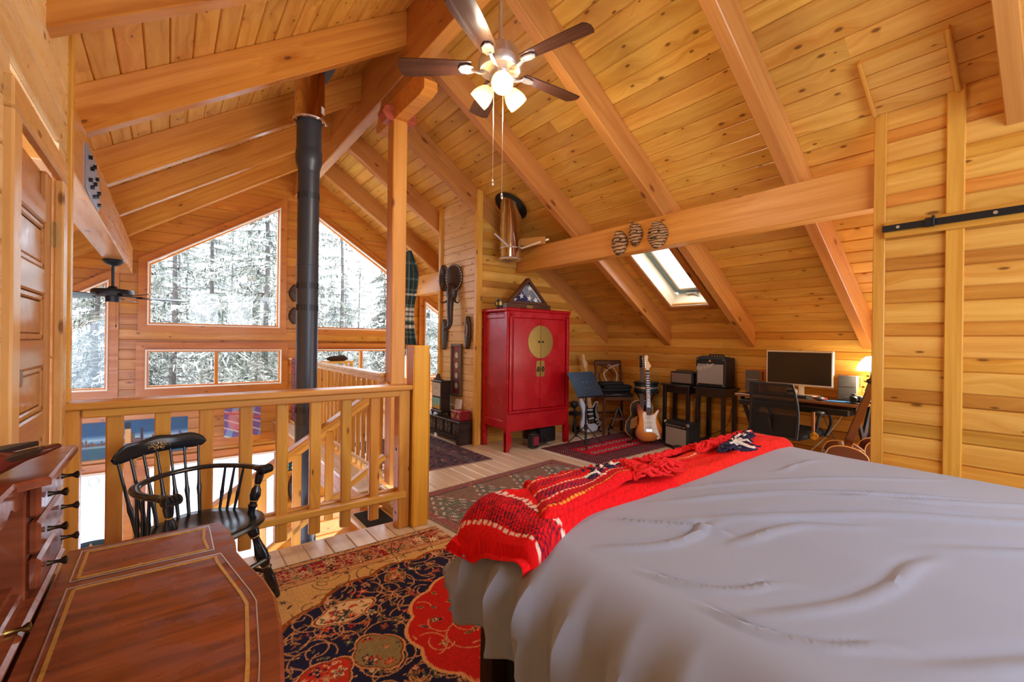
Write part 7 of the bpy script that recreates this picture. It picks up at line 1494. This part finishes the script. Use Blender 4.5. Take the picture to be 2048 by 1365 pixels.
fac = math_(fnt, 'ADD', math_(fnt, 'MULTIPLY', math_(fnt, 'ABSOLUTE', sg_.outputs[2]), 0.35), math_(fnt, 'MULTIPLY', fz.outputs['Fac'], 0.75)); fnt.links.new(mixc(fnt, mapr(fnt, fac, 0.42, 0.72), lin(64, 76, 62), lin(206, 204, 192)), fbs.inputs['Base Color']); fbs.inputs['Roughness'].default_value = 0.9
BARK = mat('grey_bark', (88, 82, 76), 0.9, var=0.3, vs=6)
def conifer(seed, h, sparse, droop):
    rg = random.Random(seed); tr = B(); tr.tube([(0.04*math.sin(k), 0.04*math.cos(k*1.7), h*k/10) for k in range(11)], [0.011*h*(1-k/10.5)*0.7+0.012 for k in range(11)], 7)
    lv_ = B(); twg = B(); z = h*0.04
    while z < h*0.985:
        t = z/h; L = (0.23*h*(1-t)**0.8+0.12)*rg.uniform(0.7, 1.1); n_ = rg.randint(4, 6) if t < 0.85 else 4
        for k in range(n_):
            a = rg.uniform(0, 2*PI); l = L*rg.uniform(0.6, 1.1); dz = -droop*rg.uniform(0.5, 1.3); d = V((math.cos(a), math.sin(a), 0)); s = V((-d.y, d.x, 0)); m_ = 6
            pts = [V((0, 0, z))+d*(l*q/m_)+V((0, 0, dz*l*(q/m_)**1.4+0.05*l*(q/m_)**3)) for q in range(m_+1)]
            twg.tube([tuple(p) for p in pts[::2]], [0.012, 0.009, 0.006, 0.003], 3, False)
            if rg.random() < sparse: continue
            for q in range(1, m_+1):
                p = pts[q]; wl_ = l*0.30*(1-0.55*q/m_)+0.05
                for sgn in (-1, 1):
                    for rep in range(4):
                        e = p+s*sgn*wl_*rg.uniform(0.4, 1.15)+d*rg.uniform(-0.05, 0.3)*l*0.5+V((0, 0, -rg.uniform(0.0, 0.3)*wl_*2)); w0 = rg.uniform(0.010, 0.028); c_0 = p+d*rg.uniform(-0.08, 0.08)*l
                        o = len(lv_.v); lv_.v += [tuple(c_0+d*w0), tuple(c_0-d*w0), tuple(e-d*w0*0.6+V((0, 0, -0.02))), tuple(e+d*w0*0.6)]; lv_.f.append([o, o+1, o+2, o+3]); lv_.mi.append(0)
                    for rep in range(2):
                        c_0 = p+s*sgn*wl_*rg.uniform(0, 0.8); e = c_0+V((0, 0, -rg.uniform(0.1, 0.3)*wl_*2.4))+s*sgn*wl_*0.1; o = len(lv_.v); lv_.v += [tuple(c_0+s*0.02), tuple(c_0-s*0.02), tuple(e)]; lv_.f.append([o, o+1, o+2]); lv_.mi.append(0)
        z += h*rg.uniform(0.010, 0.020)*(1+0.5*sparse)
    return tr.mesh('trunk', BARK), twg.mesh('twigs', BARK), lv_.mesh('needles', FROST)
KINDS = [conifer(1, 13, 0.15, 0.35), conifer(2, 15, 0.55, 0.22), conifer(3, 11, 0.05, 0.5)]
SPOT = [(-3.2, 13.5, 2, .8), (-1.6, 17, 0, .85), (0.1, 15.5, 1, .82), (1.15, 18, 1, .85), (2.15, 14.2, 0, .98), (3.7, 17, 1, .92), (4.6, 15.5, 1, .8), (6.3, 16, 2, .75), (8.0, 17, 0, .8), (9.6, 19, 2, .9), (11.5, 20, 0, .8), (-5.6, 18, 0, .8), (-4.2, 22, 1, .8),
        (-0.6, 23, 2, .9), (1.6, 25, 0, .8), (3.0, 24, 2, .85), (5.6, 24, 0, .72), (7.2, 26, 2, .7), (-2.6, 26, 1, .85), (9.4, 28, 1, .7), (12, 27, 2, .8), (-7, 26, 2, .9), (0.4, 30, 1, .9), (4.2, 31, 2, .8), (-4.6, 31, 0, .9), (-0.9, 12.6, 2, .42), (1.7, 12.4, 2, .40), (4.4, 13.0, 2, .44), (5.4, 13.2, 2, .46), (6.4, 12.6, 2, .42), (0.6, 12.2, 2, .36), (-2.4, 12.2, 2, .5), (9.0, 14.5, 2, .6)]
SPOT += [(-8.5, 34, 0, 1.0), (-6, 38, 2, 1.0), (-2.5, 36, 2, 1.0), (1.0, 39, 0, .95), (3.5, 37, 1, .95), (6.0, 36, 2, .8), (8.5, 35, 0, .8), (11, 36, 2, .85), (14, 33, 0, .8), (16, 38, 2, .9)]
SIZE = {0: 'broad', 1: 'sparse tall', 2: 'dense drooping'}; ORD = 'first second third fourth fifth sixth seventh eighth ninth tenth eleventh twelfth thirteenth fourteenth fifteenth sixteenth'.split()
ROWN = [('nearest', 14.6), ('middle', 21), ('far', 31.5), ('farthest', 99)]
rows_ = {}
for q in SPOT:
    for nm, lim in ROWN:
        if q[1] < lim: rows_.setdefault(nm, []).append(q); break
for nm, qs in rows_.items():
    qs.sort(key=lambda q: q[0]/q[1])
    for i, (x, y, k, s) in enumerate(qs):
        e = empty('snowy_conifer', (x, y, -3.3+0.03*max(0, y-16)), i*1.7, '%s frosted conifer, %s from the left in the %s row outside' % (SIZE[k], ORD[i], nm), 'tree', 'frosted conifers outside the windows'); e.scale = (s, s, s)
        for n_, me in zip(('trunk', 'twigs', 'needles'), KINDS[k]): link(n_, me, None, e)
